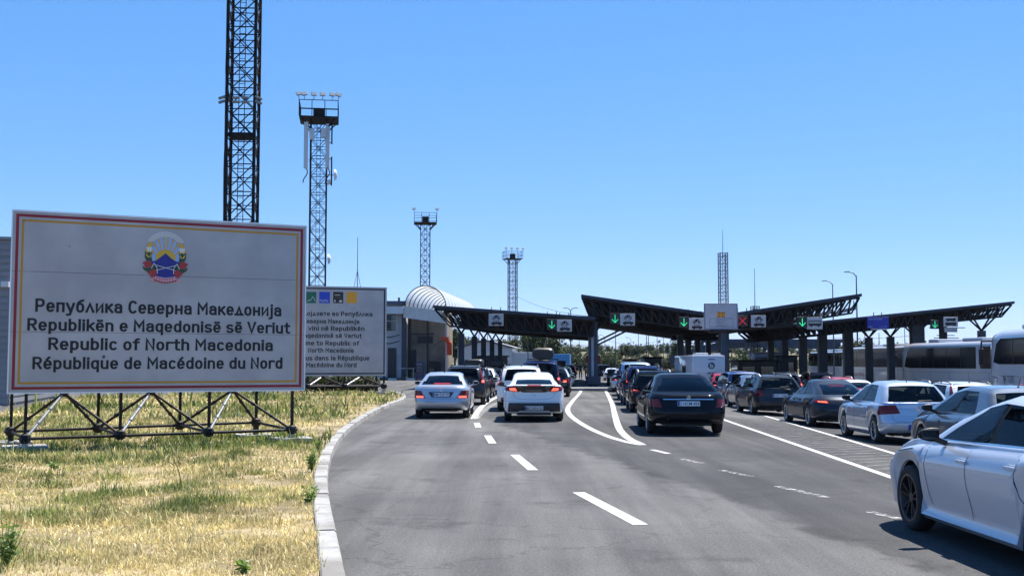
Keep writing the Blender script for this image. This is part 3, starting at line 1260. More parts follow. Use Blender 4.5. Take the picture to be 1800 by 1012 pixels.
def roof_box_mesh(W=.78, Lb=1.9, Hb=.36):
    for i in ROOFBOX:
        return i
    mb = MB()
    rows = []
    for k, (t, sc, dz) in enumerate(((0, .80, .0), (.02, .93, .06), (.05, .985, .12), (.3, 1, .15), (.6, 1, .15), (.85, .93, .12), (.96, .72, .07), (1, .45, .02))):
        row = []
        h = Hb * (1 if 0.05 <= t <= .7 else (.86 if t < .05 else .62))
        for i in range(20):
            a = 2 * PI * i / 20
            cx, cz = math.cos(a), math.sin(a)
            row.append(Vector((W / 2 * sc * math.copysign(abs(cx) ** .45, cx), t * Lb, h / 2 + h / 2 * math.copysign(abs(cz) ** .5, cz))))
        rows.append(row)
    mb.grid(rows, 0, True, closed=True)
    mb.add(rows[0], [tuple(range(20))], 0)
    mb.add(rows[-1], [tuple(range(19, -1, -1))], 0)
    mb.box((0, .45, -.02), (1.15, .06, .035), None, 1)
    mb.box((0, 1.35, -.02), (1.15, .06, .035), None, 1)
    m = mb.mesh('roof_box', [BLACKPL, BLACKPL], 50)
    ROOFBOX.append(m)
    return m


def make_car(key, label, cat, X, Y, heading, color, lit=False, plate_text=None, plate_color=None, group=None, box=None, name='passenger_car', third_lit=None, rim_style=None, seat_mat=None, rear_glass=None):
    P = PROTO[key]
    c = P.c
    root = thing(name, label, cat, (X, Y, gz(X + 0, Y)), -R(heading), group)
    b = obj_mesh('car_body', P.body, root)
    own_mat(b, color)
    for nm, me, flag in P.parts:
        o = obj_mesh(nm, me, root)
        if flag == 'body':
            if not o.data.materials:
                o.data.materials.append(WHITE)
            own_mat(o, color)
        if nm == 'rear_window' and rear_glass:
            own_mat(o, rear_glass)
    for nm, me in P.lights:
        o = obj_mesh(nm, me, root)
    if lit:
        for nm, me in P.cores:
            obj_mesh(nm, me, root)
    if P.third:
        o = obj_mesh('brake_light', P.third, root)
        if lit if third_lit is None else third_lit:
            own_mat(o, LAMPLIT)
    pl = obj_mesh('number_plate', P.plate, root)
    if plate_color:
        own_mat(pl, plate_color)
    if plate_text:
        lettering(plate_text, pl, P.plateM @ Matrix.Translation((0, 0, .0145)), -.205, .245, -.036, .074, INK, 'plate_lettering', .006)
    for i, (a, g) in enumerate(P.mirrors):
        m = obj_mesh('door_mirror', a, root)
        if not P.mirror_black:
            own_mat(m, color)
        obj_mesh('mirror_glass', g, m)
    st = rim_style or P.style
    tm, rm = wheel_meshes(c.R, st)
    for ax in (c.axr, c.axf):
        for sg in (1, -1):
            w = obj_mesh('tyre', tm, None)
            wr = bpy.data.objects.new('wheel', None)
            COL.objects.link(wr)
            wr.empty_display_size = .1
            wr.parent = root
            wr.location = (sg * (c.W / 2 * .985 - .125), ax, c.R)
            wr.rotation_euler = (R(rnd.uniform(0, 70)), 0, 0 if sg > 0 else PI)
            w.parent = wr
            r_ = obj_mesh('rim', rm, wr)
    if box:
        o = obj_mesh('roof_box', roof_box_mesh(), root, (box[0], interp(c.gr, 1) + box[1], c.H + .06))
        if len(box) > 2:
            o.scale = box[2]
    return root
# ------------------------------------------------------------------ car types
def zr_for(y0, y1, H, rear=.07, front=.10):
    return [(y0, H - .035 - rear), (lerp(y0, y1, .25), H - .035 - rear * .35), (lerp(y0, y1, .6), H - .035), (y1, H - .035 - front)]


def car_types():
    # long black saloon
    c = Car(L=5.1, W=1.90, H=1.48, wb=3.03, fo=.87, R=.345, sill=.21, rlow=.30,
            yr=[(0, .16), (.08, .07), (.2, .01), (.4, 0), (.55, .03), (.8, .07), (.92, .10), (1, .16)],
            zs=[(0, .955), (.35, .985), (1.0, .99), (3.3, .95), (3.9, .90), (4.6, .80), (5.1, .66)], zb=[(0, 1.01), (1.0, 1.03), (3.9, 1.0)],
            gr=[(0, .62), (.5, 1.02), (.87, 1.42), (1, 1.62)], gf=[(0, 3.92), (.5, 3.45), (.87, 3.02), (1, 2.82)],
            gw=[(0, .875), (.87, .66), (.94, .61), (1, .53)], zr=zr_for(1.4, 2.9, 1.48), gnr=4.8, gcr=.32, sC=.16)
    make_proto('limousine', c, lights=[[(.63, .665), (1.02, .70), (1.08, .86), (.70, .865)]], rear_glass=G_DARK, plate=(0, .765),
               chrome=[(.60, .853, .872)], seams=[[(.0, .955), (.60, .955)], [(.60, .86), (.52, .64), (0, .64)], [(0, .60), (.95, .60)]],
               side_seams=[[(1.75, .95), (1.75, .62), (1.55, .45)], [(2.78, .95), (2.76, .35)], [(3.75, .9), (3.78, .35)]],
               style='five', trims=[('bumper_grille', GLOSSBLK, [(.45, .33), (.80, .34), (.78, .40), (.50, .40)]), ('diffuser', BLACKPL, [(-.7, .285), (.7, .285), (.68, .325), (-.68, .325)])],
               badge=('star', 0, .905, .042))
    # silver saloon
    c = Car(L=4.58, W=1.77, H=1.445, wb=2.76, fo=.80, R=.32, rlow=.29,
            yr=[(0, .16), (.08, .06), (.2, .0), (.38, 0), (.52, .05), (.8, .08), (.92, .10), (1, .15)],
            zs=[(0, .985), (.35, 1.01), (1.0, 1.0), (3.0, .94), (3.5, .90), (4.2, .78), (4.58, .64)], zb=[(0, 1.035), (1.0, 1.03), (3.5, .99)],
            gr=[(0, .56), (.5, .90), (.87, 1.24), (1, 1.42)], gf=[(0, 3.42), (.5, 3.0), (.87, 2.62), (1, 2.42)],
            gw=[(0, .875), (.87, .68), (.94, .63), (1, .55)], zr=zr_for(1.25, 2.5, 1.445), gnr=4.8, sC=.15)
    make_proto('saloon', c, lights=[[(.49, .63), (.90, .64), (1.00, .87), (.63, .87)]], cores=[[(.53, .645), (.80, .65), (.82, .71), (.56, .71)]], rear_glass=G_MID, third=(.26, 1.06, 1.085),
               plate=(0, .745), trims=[('plate_recess', mat('recess_blue_black', (.02, .03, .06), .4), [(-.29, .665), (.29, .665), (.40, .83), (-.40, .83)]), ('diffuser', BLACKPL, [(-.66, .285), (.66, .285), (.60, .33), (-.60, .33)])],
               seams=[[(.60, .87), (.45, .62), (0, .62)], [(0, .535), (.98, .535)], [(0, .985), (.6, .985)]],
               side_seams=[[(1.6, .95), (1.6, .6), (1.42, .45)], [(2.5, .93), (2.48, .33)], [(3.4, .88), (3.42, .33)]], aerial='fin', style='ten', badge=('star', 0, .90, .038))
    # low fastback with a black band
    c = Car(L=4.47, W=1.82, H=1.45, wb=2.70, fo=.88, R=.32, rlow=.27, sill=.19,
            yr=[(0, .12), (.08, .03), (.2, .0), (.36, .02), (.5, .05), (.7, .08), (.85, .07), (1, .06)],
            zs=[(0, 1.06), (.4, 1.06), (1.2, 1.0), (2.8, .93), (3.4, .90), (4.0, .80), (4.47, .66)], zb=[(0, 1.075), (.6, 1.09), (1.2, 1.03), (3.4, .98)],
            gr=[(0, .20), (.3, .48), (.6, .85), (.87, 1.25), (1, 1.55)], gf=[(0, 3.5), (.5, 3.05), (.87, 2.65), (1, 2.45)],
            gw=[(0, .80), (.3, .76), (.87, .645), (.94, .60), (1, .52)], zr=zr_for(1.2, 2.5, 1.45, .10), gnr=4.6, sC=.16, rwx=.80, rwg=(.05, .6))
    make_proto('fastback', c, lights=[[(.42, .885), (.86, .91), (1.02, 1.02), (.52, 1.05)]], cores=[[(.50, .91), (.70, .92), (.74, .98), (.56, 1.0)]], rear_glass=G_DARK, third=(.20, 1.05, 1.075),
               plate=(0, .41), trims=[('black_band', GLOSSBLK, [(-.60, .90), (.60, .90), (.62, 1.06), (-.62, 1.06)]), ('band_foot', GLOSSBLK, [(-.34, .868), (.34, .868), (.40, .90), (-.40, .90)]),
                                      ('bumper_insert', BLACKPL, [(-.80, .315), (.80, .315), (.76, .56), (-.76, .56)]), ('bumper_insert', WHITE, [(-.50, .27), (.50, .27), (.44, .335), (-.44, .335)]), ('diffuser', BLACKPL, [(-.5, .20), (.5, .20), (.46, .285), (-.46, .285)])],
               seams=[[(.62, .88), (.60, .78), (.50, .69), (.38, .665), (0, .655)], [(0, .59), (.92, .60)]], chrome=[(.22, .915, .925)],
               side_seams=[[(1.62, .98), (1.62, .6), (1.45, .45)], [(2.48, .95), (2.46, .33)], [(3.32, .9), (3.34, .33)]], aerial='fin', style='five', badge=('oval', 0, .80, .035), mirror_black=True)
    # short hatchback with round lamps
    c = Car(L=4.2, W=1.77, H=1.47, wb=2.58, fo=.88, R=.32, rlow=.27,
            yr=[(0, .14), (.08, .04), (.2, .0), (.42, .0), (.48, .03), (.55, .055), (.8, .09), (1, .15)],
            zs=[(0, .955), (1.0, .96), (2.6, .92), (3.1, .88), (3.7, .80), (4.2, .66)], zb=[(0, .975), (1.0, .98), (3.2, .96)],
            gr=[(0, .16), (.4, .28), (.87, .52), (1, .72)], gf=[(0, 3.2), (.5, 2.78), (.87, 2.42), (1, 2.22)],
            gw=[(0, .885), (.5, .79), (.87, .70), (.94, .66), (1, .58)], zr=zr_for(.55, 2.3, 1.47, .05), gnr=4.6, gcr=.26, sC=.17, sB=.55, rwx=.87)
    make_proto('hatchback', c, lights=[[(.42, .735), (.98, .70), (.92, .90), (.50, .925)]], cores=[[(.50, .76), (.68, .75), (.70, .84), (.54, .85)]], rear_glass=G_MID, side_glass=G_MID, third=(.24, 1.365, 1.385),
               plate=(0, .43), seams=[[(.60, .73), (.60, .62), (.52, .55), (0, .545)], [(0, .52), (.92, .52)]],
               side_seams=[[(1.35, .94), (1.35, .62), (1.15, .45)], [(2.25, .92), (2.23, .33)], [(3.05, .86), (3.08, .33)], [(.95, .62), (3.1, .60)]],
               deflector=(1.385, .05), aerial='rod', wiper=1.0, style='ten', badge=('vw', 0, .84, .06), trims=[('bumper_foot', BLACKPL, [(-.85, .265), (.85, .265), (.85, .30), (-.85, .30)])], mirror_black=True)
    # estate with roof rails
    c = Car(L=4.7, W=1.79, H=1.50, wb=2.70, fo=.90, R=.325, rlow=.30,
            yr=[(0, .14), (.08, .04), (.2, .0), (.40, .0), (.46, .04), (.55, .06), (.8, .08), (1, .12)],
            zs=[(0, .985), (1.0, .985), (3.0, .93), (3.5, .89), (4.2, .80), (4.7, .66)], zb=[(0, 1.0), (1.0, 1.0), (3.6, .97)],
            gr=[(0, .13), (.4, .23), (.87, .45), (1, .62)], gf=[(0, 3.52), (.5, 3.1), (.87, 2.72), (1, 2.52)],
            gw=[(0, .885), (.5, .79), (.87, .70), (.94, .66), (1, .57)], zr=zr_for(.5, 2.6, 1.49, .06), gnr=4.8, gcr=.26, sC=.12, sB=.60, rwx=.88)
    make_proto('estate', c, lights=[[(.55, .72), (.98, .72), (.98, .93), (.60, .93)]], cores=[[(.62, .78), (.80, .78), (.80, .87), (.66, .87)]], rear_glass=G_MID, third=(.2, 1.395, 1.415),
               plate=(0, .74), chrome=[], seams=[[(.62, .71), (.58, .60), (0, .60)], [(0, .985), (.7, .985)], [(0, .56), (.94, .56)]],
               side_seams=[[(1.5, .96), (1.5, .6), (1.32, .45)], [(2.5, .93), (2.48, .33)], [(3.35, .88), (3.38, .33)]],
               rails='silver', deflector=(1.41, .06), aerial='rod', wiper=1.03, style='five', trims=[('bumper_foot', BLACKPL, [(-.85, .30), (.85, .30), (.85, .36), (-.85, .36)])])
    # sport utility car with upright lamps
    c = Car(L=4.55, W=1.82, H=1.66, wb=2.63, fo=.90, R=.355, rlow=.36, sill=.27,
            yr=[(0, .14), (.08, .04), (.2, .0), (.40, .0), (.46, .04), (.55, .06), (.8, .07), (1, .10)],
            zs=[(0, 1.06), (1.0, 1.07), (3.0, 1.04), (3.5, 1.0), (4.1, .92), (4.55, .78)], zb=[(0, 1.075), (1.0, 1.085), (3.5, 1.08)],
            gr=[(0, .11), (.4, .19), (.87, .36), (1, .55)], gf=[(0, 3.5), (.5, 3.0), (.87, 2.62), (1, 2.4)],
            gw=[(0, .89), (.5, .83), (.87, .74), (.94, .70), (1, .60)], zr=zr_for(.45, 2.6, 1.65, .07), gnr=4.8, gcr=.26, sC=.13, sB=.58, rwx=.82)
    make_proto('offroader', c, lights=[[(.70, .90), (.98, .90), (.95, 1.10), (.74, 1.10)], [(.72, 1.10), (.94, 1.10), (.80, 1.50), (.69, 1.50)]], cores=[[(.76, .93), (.92, .93), (.92, 1.06), (.78, 1.06)]], rear_glass=G_DARK, third=(.26, 1.535, 1.565),
               plate=(0, .86), seams=[[(.70, .90), (.66, .64), (0, .62)], [(0, 1.05), (.7, 1.05)]], trims=[('bumper_foot', BLACKPL, [(-.92, .355), (.92, .355), (.92, .50), (-.92, .50)])],
               side_seams=[[(1.5, 1.02), (1.5, .7), (1.3, .5)], [(2.42, 1.0), (2.4, .4)], [(3.25, .98), (3.28, .4)]], rails='black', deflector=(1.56, .07), aerial='fin', wiper=1.11, style='five')
    # people carrier
    c = Car(L=4.85, W=1.90, H=1.86, wb=2.95, fo=.95, R=.34, rlow=.32, sill=.24,
            yr=[(0, .12), (.08, .04), (.2, .0), (.40, .0), (.5, .03), (.7, .04), (1, .06)],
            zs=[(0, 1.10), (1.0, 1.10), (3.3, 1.06), (3.9, 1.02), (4.4, .95), (4.85, .78)], zb=[(0, 1.115), (1.0, 1.115), (4.0, 1.10)],
            gr=[(0, .07), (.4, .11), (.87, .20), (1, .36)], gf=[(0, 4.1), (.5, 3.62), (.87, 3.3), (1, 3.1)],
            gw=[(0, .90), (.5, .86), (.87, .80), (.94, .76), (1, .66)], zr=zr_for(.3, 3.2, 1.85, .05), gnr=5.2, gcr=.22, sC=.06, sB=.62, rwx=.84)
    make_proto('people_carrier', c, lights=[[(.76, .82), (.98, .82), (.98, 1.11), (.78, 1.11)], [(.77, 1.11), (.97, 1.11), (.90, 1.36), (.76, 1.36)]], cores=[[(.80, .98), (.94, .98), (.94, 1.10), (.81, 1.10)]], rear_glass=G_DARK, third=(.2, 1.74, 1.775),
               plate=(0, .80), seams=[[(.74, 1.5), (.74, .60), (0, .60)]], trims=[('bumper_foot', BLACKPL, [(-.94, .315), (.94, .315), (.94, .42), (-.94, .42)])],
               side_seams=[[(1.5, 1.06), (1.5, .5)], [(2.85, 1.04), (2.85, .4)], [(3.8, 1.0), (3.8, .4)]], aerial='fin', wiper=1.15, style='five')
    # wide low four-door coupe
    c = Car(L=4.97, W=1.93, H=1.42, wb=2.92, fo=.95, R=.345, rlow=.26, sill=.18,
            wprof=[(0, .88), (.08, .95), (.2, .98), (.4, 1.0), (.6, 1.0), (.74, .985), (.82, .95), (.88, .91), (.94, .86), (.98, .81), (1, .78)],
            yr=[(0, .20), (.08, .08), (.2, .02), (.4, 0), (.6, .02), (.75, .07), (.88, .13), (.95, .2), (1, .28)],
            zs=[(0, .90), (.5, .93), (1.2, .95), (3.3, .92), (3.9, .88), (4.5, .76), (4.97, .60)], zb=[(0, .93), (1.0, .98), (4.0, .95)],
            gr=[(0, .48), (.3, .76), (.6, 1.12), (.87, 1.52), (1, 1.72)], gf=[(0, 3.85), (.5, 3.4), (.87, 3.0), (1, 2.8)],
            gw=[(0, .74), (.3, .70), (.87, .60), (.94, .56), (1, .48)], zr=zr_for(1.5, 3.0, 1.42, .06), gnr=3.4, gcr=.38, sC=.16, sB=.52, rwx=.86, rwg=(.05, .78), nr=2.8)
    make_proto('coupe', c, lights=[[(.52, .735), (.98, .755), (1.08, .82), (.56, .82)]], cores=[[(.56, .75), (.84, .765), (.88, .80), (.60, .80)]], rear_glass=G_MID, side_glass=G_DARK, third=(.24, 1.215, 1.235),
               plate=(0, .545), seams=[[(.50, .73), (.46, .66), (0, .655)], [(.0, .86), (.55, .85)], [(0, .62), (1.0, .62)]],
               side_seams=[[(1.95, .9), (1.9, .6), (1.65, .42)], [(2.75, .9), (2.72, .3)], [(3.68, .86), (3.72, .3)]],
               trims=[('diffuser', BLACKPL, [(-.75, .26), (.75, .26), (.72, .36), (-.72, .36)])], exhaust=[(.5, .31), (.62, .31)], style='five', mirror_black=True)
    # large white liftback in the foreground
    c = Car(L=4.86, W=1.87, H=1.46, wb=2.84, fo=.93, R=.338, rlow=.29, sill=.185,
            wledge=[(0, .93), (.04, .980), (.075, .985), (.14, .935), (.24, .950), (.45, .976), (.62, .995), (.72, 1.0), (.80, .995), (.84, .978), (.9, .962), (.95, .94), (.98, .915), (1, .895)],
            wprof=[(0, .92), (.06, .945), (.14, .952), (.24, .955), (.45, .976), (.62, .995), (.72, 1.0), (.80, .995), (.84, .978), (.9, .962), (.95, .94), (.98, .915), (1, .895)],
            yr=[(0, .16), (.08, .07), (.2, .01), (.4, 0), (.55, .03), (.8, .07), (.92, .10), (1, .16)],
            zs=[(0, .97), (.4, 1.0), (1.0, 1.0), (2.6, .955), (3.2, .94), (3.75, .905), (4.3, .82), (4.86, .66)], zb=[(0, 1.015), (1.0, 1.03), (2.6, .985), (3.8, .965)],
            gr=[(0, .42), (.5, .85), (.87, 1.22), (1, 1.45)], gf=[(0, 3.64), (.3, 3.43), (.6, 3.19), (.87, 2.86), (1, 2.60)],
            gw=[(0, .875), (.45, .79), (.87, .69), (.93, .655), (.97, .60), (1, .54)], zr=zr_for(1.3, 2.75, 1.46), gnr=4.6, sC=.14, sB=.545)
    ss = [[(2.42, .935), (2.435, .80), (2.43, .60), (2.38, .42), (2.36, .315)], [(3.40, .905), (3.40, .70), (3.36, .45), (3.30, .35)],
          [(1.42, .94), (1.48, .80), (1.45, .62), (1.27, .47)], [(1.42, .94), (1.43, .93)],
          [(3.72, .865), (4.2, .80)]]
    make_proto('liftback', c, lights=[[(.46, .72), (.98, .74), (1.05, .88), (.5, .90)]], rear_glass=G_DARK, side_glass=G_DARK, plate=(0, .60), seams=[[(.6, .7), (.5, .55), (0, .55)]], side_seams=ss,
               style='dark', aerial='fin', mirror_black=True, belt=CHROME, trims=[('bumper_foot', BLACKPL, [(-.8, .285), (.8, .285), (.8, .34), (-.8, .34)])])


car_types()
# ================================================================== SETTING
def asphalt_material():
    m = bpy.data.materials.new('worn_asphalt')
    m.use_nodes = True
    nt = m.node_tree
    b = nt.nodes['Principled BSDF']
    L = nt.links.new
    tc = nt.nodes.new('ShaderNodeTexCoord')

    def nz(scale, det, stretch=None, rough=.6):
        n = nt.nodes.new('ShaderNodeTexNoise')
        n.inputs['Scale'].default_value = scale
        n.inputs['Detail'].default_value = det
        n.inputs['Roughness'].default_value = rough
        if stretch:
            mp = nt.nodes.new('ShaderNodeMapping')
            mp.inputs['Scale'].default_value = stretch
            L(tc.outputs['Object'], mp.inputs[0])
            L(mp.outputs[0], n.inputs['Vector'])
        else:
            L(tc.outputs['Object'], n.inputs['Vector'])
        return n

    def ramp(src, a, ca, c, cc):
        r = nt.nodes.new('ShaderNodeValToRGB')
        r.color_ramp.elements[0].position, r.color_ramp.elements[1].position = a, c
        r.color_ramp.elements[0].color, r.color_ramp.elements[1].color = (*ca, 1), (*cc, 1)
        L(src, r.inputs[0])
        return r.outputs[0]

    def mix(kind, fac, a, bb):
        x = nt.nodes.new('ShaderNodeMixRGB')
        x.blend_type = kind
        if isinstance(fac, float):
            x.inputs[0].default_value = fac
        else:
            L(fac, x.inputs[0])
        L(a, x.inputs[1])
        if isinstance(bb, tuple):
            x.inputs[2].default_value = (*bb, 1)
        else:
            L(bb, x.inputs[2])
        return x.outputs[0]
    base = ramp(nz(.22, 5, None, .55).outputs['Fac'], .40, (.088, .088, .088), .60, (.120, .119, .118))
    streak = ramp(nz(.9, 6, (1.5, .09, 1)).outputs['Fac'], .40, (.70, .70, .71), .62, (1.08, 1.08, 1.08))
    col = mix('MULTIPLY', 1.0, base, streak)
    blot = ramp(nz(.55, 6, None, .7).outputs['Fac'], .565, (1, 1, 1), .70, (.58, .58, .59))
    col = mix('MULTIPLY', 1.0, col, blot)
    grain = ramp(nz(38, 4, None, .8).outputs['Fac'], .30, (.45, .45, .46), .70, (1.55, 1.54, 1.52))
    col = mix('MULTIPLY', .8, col, grain)
    v = nt.nodes.new('ShaderNodeTexVoronoi')
    v.inputs['Scale'].default_value = 140
    L(tc.outputs['Object'], v.inputs['Vector'])
    stone = ramp(v.outputs['Color'], .35, (.7, .7, .7), .95, (1.5, 1.47, 1.42))
    col = mix('MULTIPLY', .5, col, stone)
    # older, darker surfacing right of a wandering seam that runs with the lanes
    sep = nt.nodes.new('ShaderNodeSeparateXYZ')
    L(tc.outputs['Object'], sep.inputs[0])

    def mth(op, a, b_, c=None):
        n = nt.nodes.new('ShaderNodeMath')
        n.operation = op
        for i, q in enumerate((a, b_, c)):
            if q is None:
                continue
            if isinstance(q, (int, float)):
                n.inputs[i].default_value = q
            else:
                L(q, n.inputs[i])
        return n.outputs[0]

    def rng(v, a, b_):
        r = nt.nodes.new('ShaderNodeMapRange')
        r.inputs['From Min'].default_value, r.inputs['From Max'].default_value = a, b_
        L(v, r.inputs['Value'])
        return r.outputs[0]
    wob_ = nz(.7, 5).outputs['Fac']
    u_ = mth('ADD', mth('MULTIPLY_ADD', sep.outputs['Y'], .17, sep.outputs['X']), mth('MULTIPLY_ADD', wob_, 1.0, -.5))
    near_ = rng(u_, 5.1, 5.3)
    far_ = rng(mth('MULTIPLY_ADD', wob_, 9.0, sep.outputs['Y']), 46, 37)
    zone = mth('MULTIPLY', near_, far_)
    col = mix('MIX', zone, col, mix('MULTIPLY', 1.0, col, (.60, .605, .62)))
    seam_ = mth('MULTIPLY', rng(u_, 4.98, 5.1), rng(u_, 5.35, 5.22))
    seam_ = mth('MULTIPLY', mth('MULTIPLY', seam_, far_), rng(nz(1.1, 3).outputs['Fac'], .5, .62))
    col = mix('MIX', seam_, col, mix('MULTIPLY', 1.0, col, (.55, .55, .56)))
    # cracks
    vc = nt.nodes.new('ShaderNodeTexVoronoi')
    vc.feature = 'DISTANCE_TO_EDGE'
    vc.inputs['Scale'].default_value = .30
    wob = nz(1.6, 6)
    addv = nt.nodes.new('ShaderNodeVectorMath')
    addv.operation = 'MULTIPLY_ADD'
    L(wob.outputs['Color'], addv.inputs[0])
    addv.inputs[1].default_value = (1.2, 1.2, 0)
    L(tc.outputs['Object'], addv.inputs[2])
    L(addv.outputs[0], vc.inputs['Vector'])
    crack = ramp(vc.outputs['Distance'], .002, (.55, .55, .55), .008, (1, 1, 1))
    col = mix('MULTIPLY', .55, col, crack)
    L(col, b.inputs['Base Color'])
    b.inputs['Roughness'].default_value = .88
    b.inputs['Specular IOR Level'].default_value = .18
    bp = nt.nodes.new('ShaderNodeBump')
    bp.inputs['Strength'].default_value = .35
    bp.inputs['Distance'].default_value = .006
    L(v.outputs['Distance'], bp.inputs['Height'])
    L(bp.outputs[0], b.inputs['Normal'])
    return m


ASPH = asphalt_material()
WORN = bpy.data.materials.new('worn_road_paint')
WORN.use_nodes = True


def worn_paint(m, keep0, keep1, tone=(.42, .42, .41), sc=9):
    nt = m.node_tree
    b = nt.nodes['Principled BSDF']
    b.inputs['Base Color'].default_value = (*tone, 1)
    b.inputs['Roughness'].default_value = .7
    tc = nt.nodes.new('ShaderNodeTexCoord')
    n = nt.nodes.new('ShaderNodeTexNoise')
    n.inputs['Scale'].default_value = sc
    n.inputs['Detail'].default_value = 9
    n.inputs['Roughness'].default_value = .72
    nt.links.new(tc.outputs['Object'], n.inputs['Vector'])
    r = nt.nodes.new('ShaderNodeValToRGB')
    r.color_ramp.elements[0].position, r.color_ramp.elements[1].position = keep0, keep1
    nt.links.new(n.outputs['Fac'], r.inputs[0])
    nt.links.new(r.outputs[0], b.inputs['Alpha'])
    n2 = nt.nodes.new('ShaderNodeTexNoise')
    n2.inputs['Scale'].default_value = 30
    nt.links.new(tc.outputs['Object'], n2.inputs['Vector'])
    r2 = nt.nodes.new('ShaderNodeValToRGB')
    r2.color_ramp.elements[0].color = (*[c * .8 for c in tone], 1)
    r2.color_ramp.elements[1].color = (*tone, 1)
    nt.links.new(n2.outputs['Fac'], r2.inputs[0])
    nt.links.new(r2.outputs[0], b.inputs['Base Color'])


worn_paint(WORN, .30, .40)
FAINT = bpy.data.materials.new('faded_road_paint')
FAINT.use_nodes = True
worn_paint(FAINT, .46, .58, (.34, .34, .33))

HATCH = bpy.data.materials.new('thin_hatch_paint')
HATCH.use_nodes = True
worn_paint(HATCH, .30, .62, (.23, .23, .225), 2.2)

# far ground, asphalt
DRY = noisy('dry_ground', (.075, .065, .032), (.12, .10, .05), .05, .95, 8, c3=(.035, .045, .016), scale3=.02)
mb = MB()
xs = [-21000, -6000, -2500, -600, -150, -72, 72, 150, 600, 2500, 6000, 21000]
ys = [-900, -20, 120, 232, 600, 2000, 5000, 10000, 21000]
mb.grid([[Vector((x, y, -.55)) for x in xs] for y in ys], 0, True)
tag(mb.build('ground', DRY), kind='structure')
mb = MB()
xs = [-70, -40, -20, -10, -5, 0] + [3 + 1.5 * i for i in range(19)] + [36, 50, 70]
ys = list(range(-16, 232, 6))
mb.grid([[Vector((x, y, gz(x))) for x in xs] for y in ys], 0, True)
tag(mb.build('road', ASPH), kind='structure')


def strip(name, pts, w, m, lift=.004, wear=None):
    """painted line through ground points"""
    rows = []
    P = [Vector((p[0], p[1], 0)) for p in pts]
    # resample so the paint follows the surface
    Q = []
    for a, b in zip(P, P[1:]):
        n = max(1, int((b - a).length / 2.0))
        Q += [a.lerp(b, i / n) for i in range(n)]
    Q.append(P[-1])
    for i, p in enumerate(Q):
        d = (Q[min(len(Q) - 1, i + 1)] - Q[max(0, i - 1)]).normalized()
        t = Vector((-d.y, d.x, 0)) * w / 2
        r = []
        for k in (1, -1):
            q = p + t * k
            q.z = gz(q.x) + lift
            r.append(q)
        rows.append(r)
    mb = MB()
    mb.grid(rows, 0, False, flip=True)
    o = mb.build(name, m)
    return tag(o, kind='structure')


def gp(px, py):
    z = 0
    for _ in range(3):
        p = ground(px, py, z)
        z = gz(p.x)
    return p


def smooth(pts, n=6):
    """Catmull-Rom through points"""
    P = [Vector(p) for p in pts]
    P = [P[0] * 2 - P[1]] + P + [P[-1] * 2 - P[-2]]
    out = []
    for i in range(1, len(P) - 2):
        a, b, c, d = P[i - 1:i + 3]
        for k in range(n):
            t = k / n
            out.append(.5 * ((2 * b) + (c - a) * t + (2 * a - 5 * b + 4 * c - d) * t * t + (3 * b - a - 3 * c + d) * t ** 3))
    out.append(P[-2])
    return out


for a, b in (((1017, 865), (1126, 922)), ((905, 799), (937, 826)), ((857, 765), (866, 779)), ((838, 743), (841, 751))):
    strip('road_marking', [gp(*a), gp(*b)], .17, WORN)
for a, b in (((1146, 790), (1175, 797)), ((1196, 806), (1236, 814)), ((1267, 826), (1320, 837)), ((1366, 854), (1452, 874)), ((1528, 899), (1600, 916))):
    strip('road_marking', [gp(*a), gp(*b)], .13, FAINT if a[0] > 1150 else WORN)
strip('road_marking', smooth([gp(*p) for p in ((833, 736), (842, 720), (856, 707), (880, 695), (905, 688))]), .22, WORN)
strip('road_marking', smooth([gp(*p) for p in ((836, 736), (850, 722), (872, 709), (900, 700))]), .22, FAINT, .008)
strip('road_marking', smooth([gp(*p) for p in ((1024, 676), (1020, 689), (1007, 704), (998, 718), (1004, 731), (1030, 749), (1065, 765), (1100, 776), (1130, 782))]), .18, WORN)
strip('road_marking', smooth([gp(*p) for p in ((1059, 676), (1068, 693), (1076, 710), (1081, 730), (1088, 752), (1103, 769), (1128, 781.5))]), .19, WORN, .008)
EA = [gp(1690, 881), gp(1565, 838), gp(1280, 740), gp(1262, 733)]
EB = [gp(1700, 838), gp(1580, 799), gp(1285, 713), gp(1240, 699)]
strip('road_marking', EA, .15, WORN)
strip('road_marking', EB, .15, WORN)
for i in range(40):
    y = 15.2 + i * .62
    xa = interp(sorted([(p.y, p.x) for p in EA]), y)
    xb = interp(sorted([(p.y, p.x) for p in EB]), y + 1.1)
    strip('road_marking', [(xa + .14, y), (xb - .14, y + 1.1)], .06, HATCH, .0045)
strip('road_marking', [gp(-60, 724), gp(70, 702)], .15, WORN)

# ------------------------------------------------------------------ grass island with kerb
kp = [(700, 1500), (640, 1200), (605, 1012), (592, 950), (582, 900), (577, 860), (579, 828), (586, 800), (600, 775), (619, 755), (640, 740), (662, 726), (686, 714.5), (706, 707), (714, 701), (708, 695), (690, 690)]
kerb_line = smooth([Vector((*ground(*p).xy, 0)) for p in kp], 5)
KERB = noisy('kerb_concrete', (.25, .245, .235), (.34, .335, .32), 7, .9, 9, bump=.5, bscale=50, c3=(.17, .16, .145), scale3=1.1)
acc = 0
dense = []
for a, b in zip(kerb_line, kerb_line[1:]):
    n = max(1, int((b - a).length / .1))
    dense += [a.lerp(b, i / n) for i in range(n)]
dense.append(kerb_line[-1])
mb = MB()
blk = []
inner = []
jr = random.Random(3)


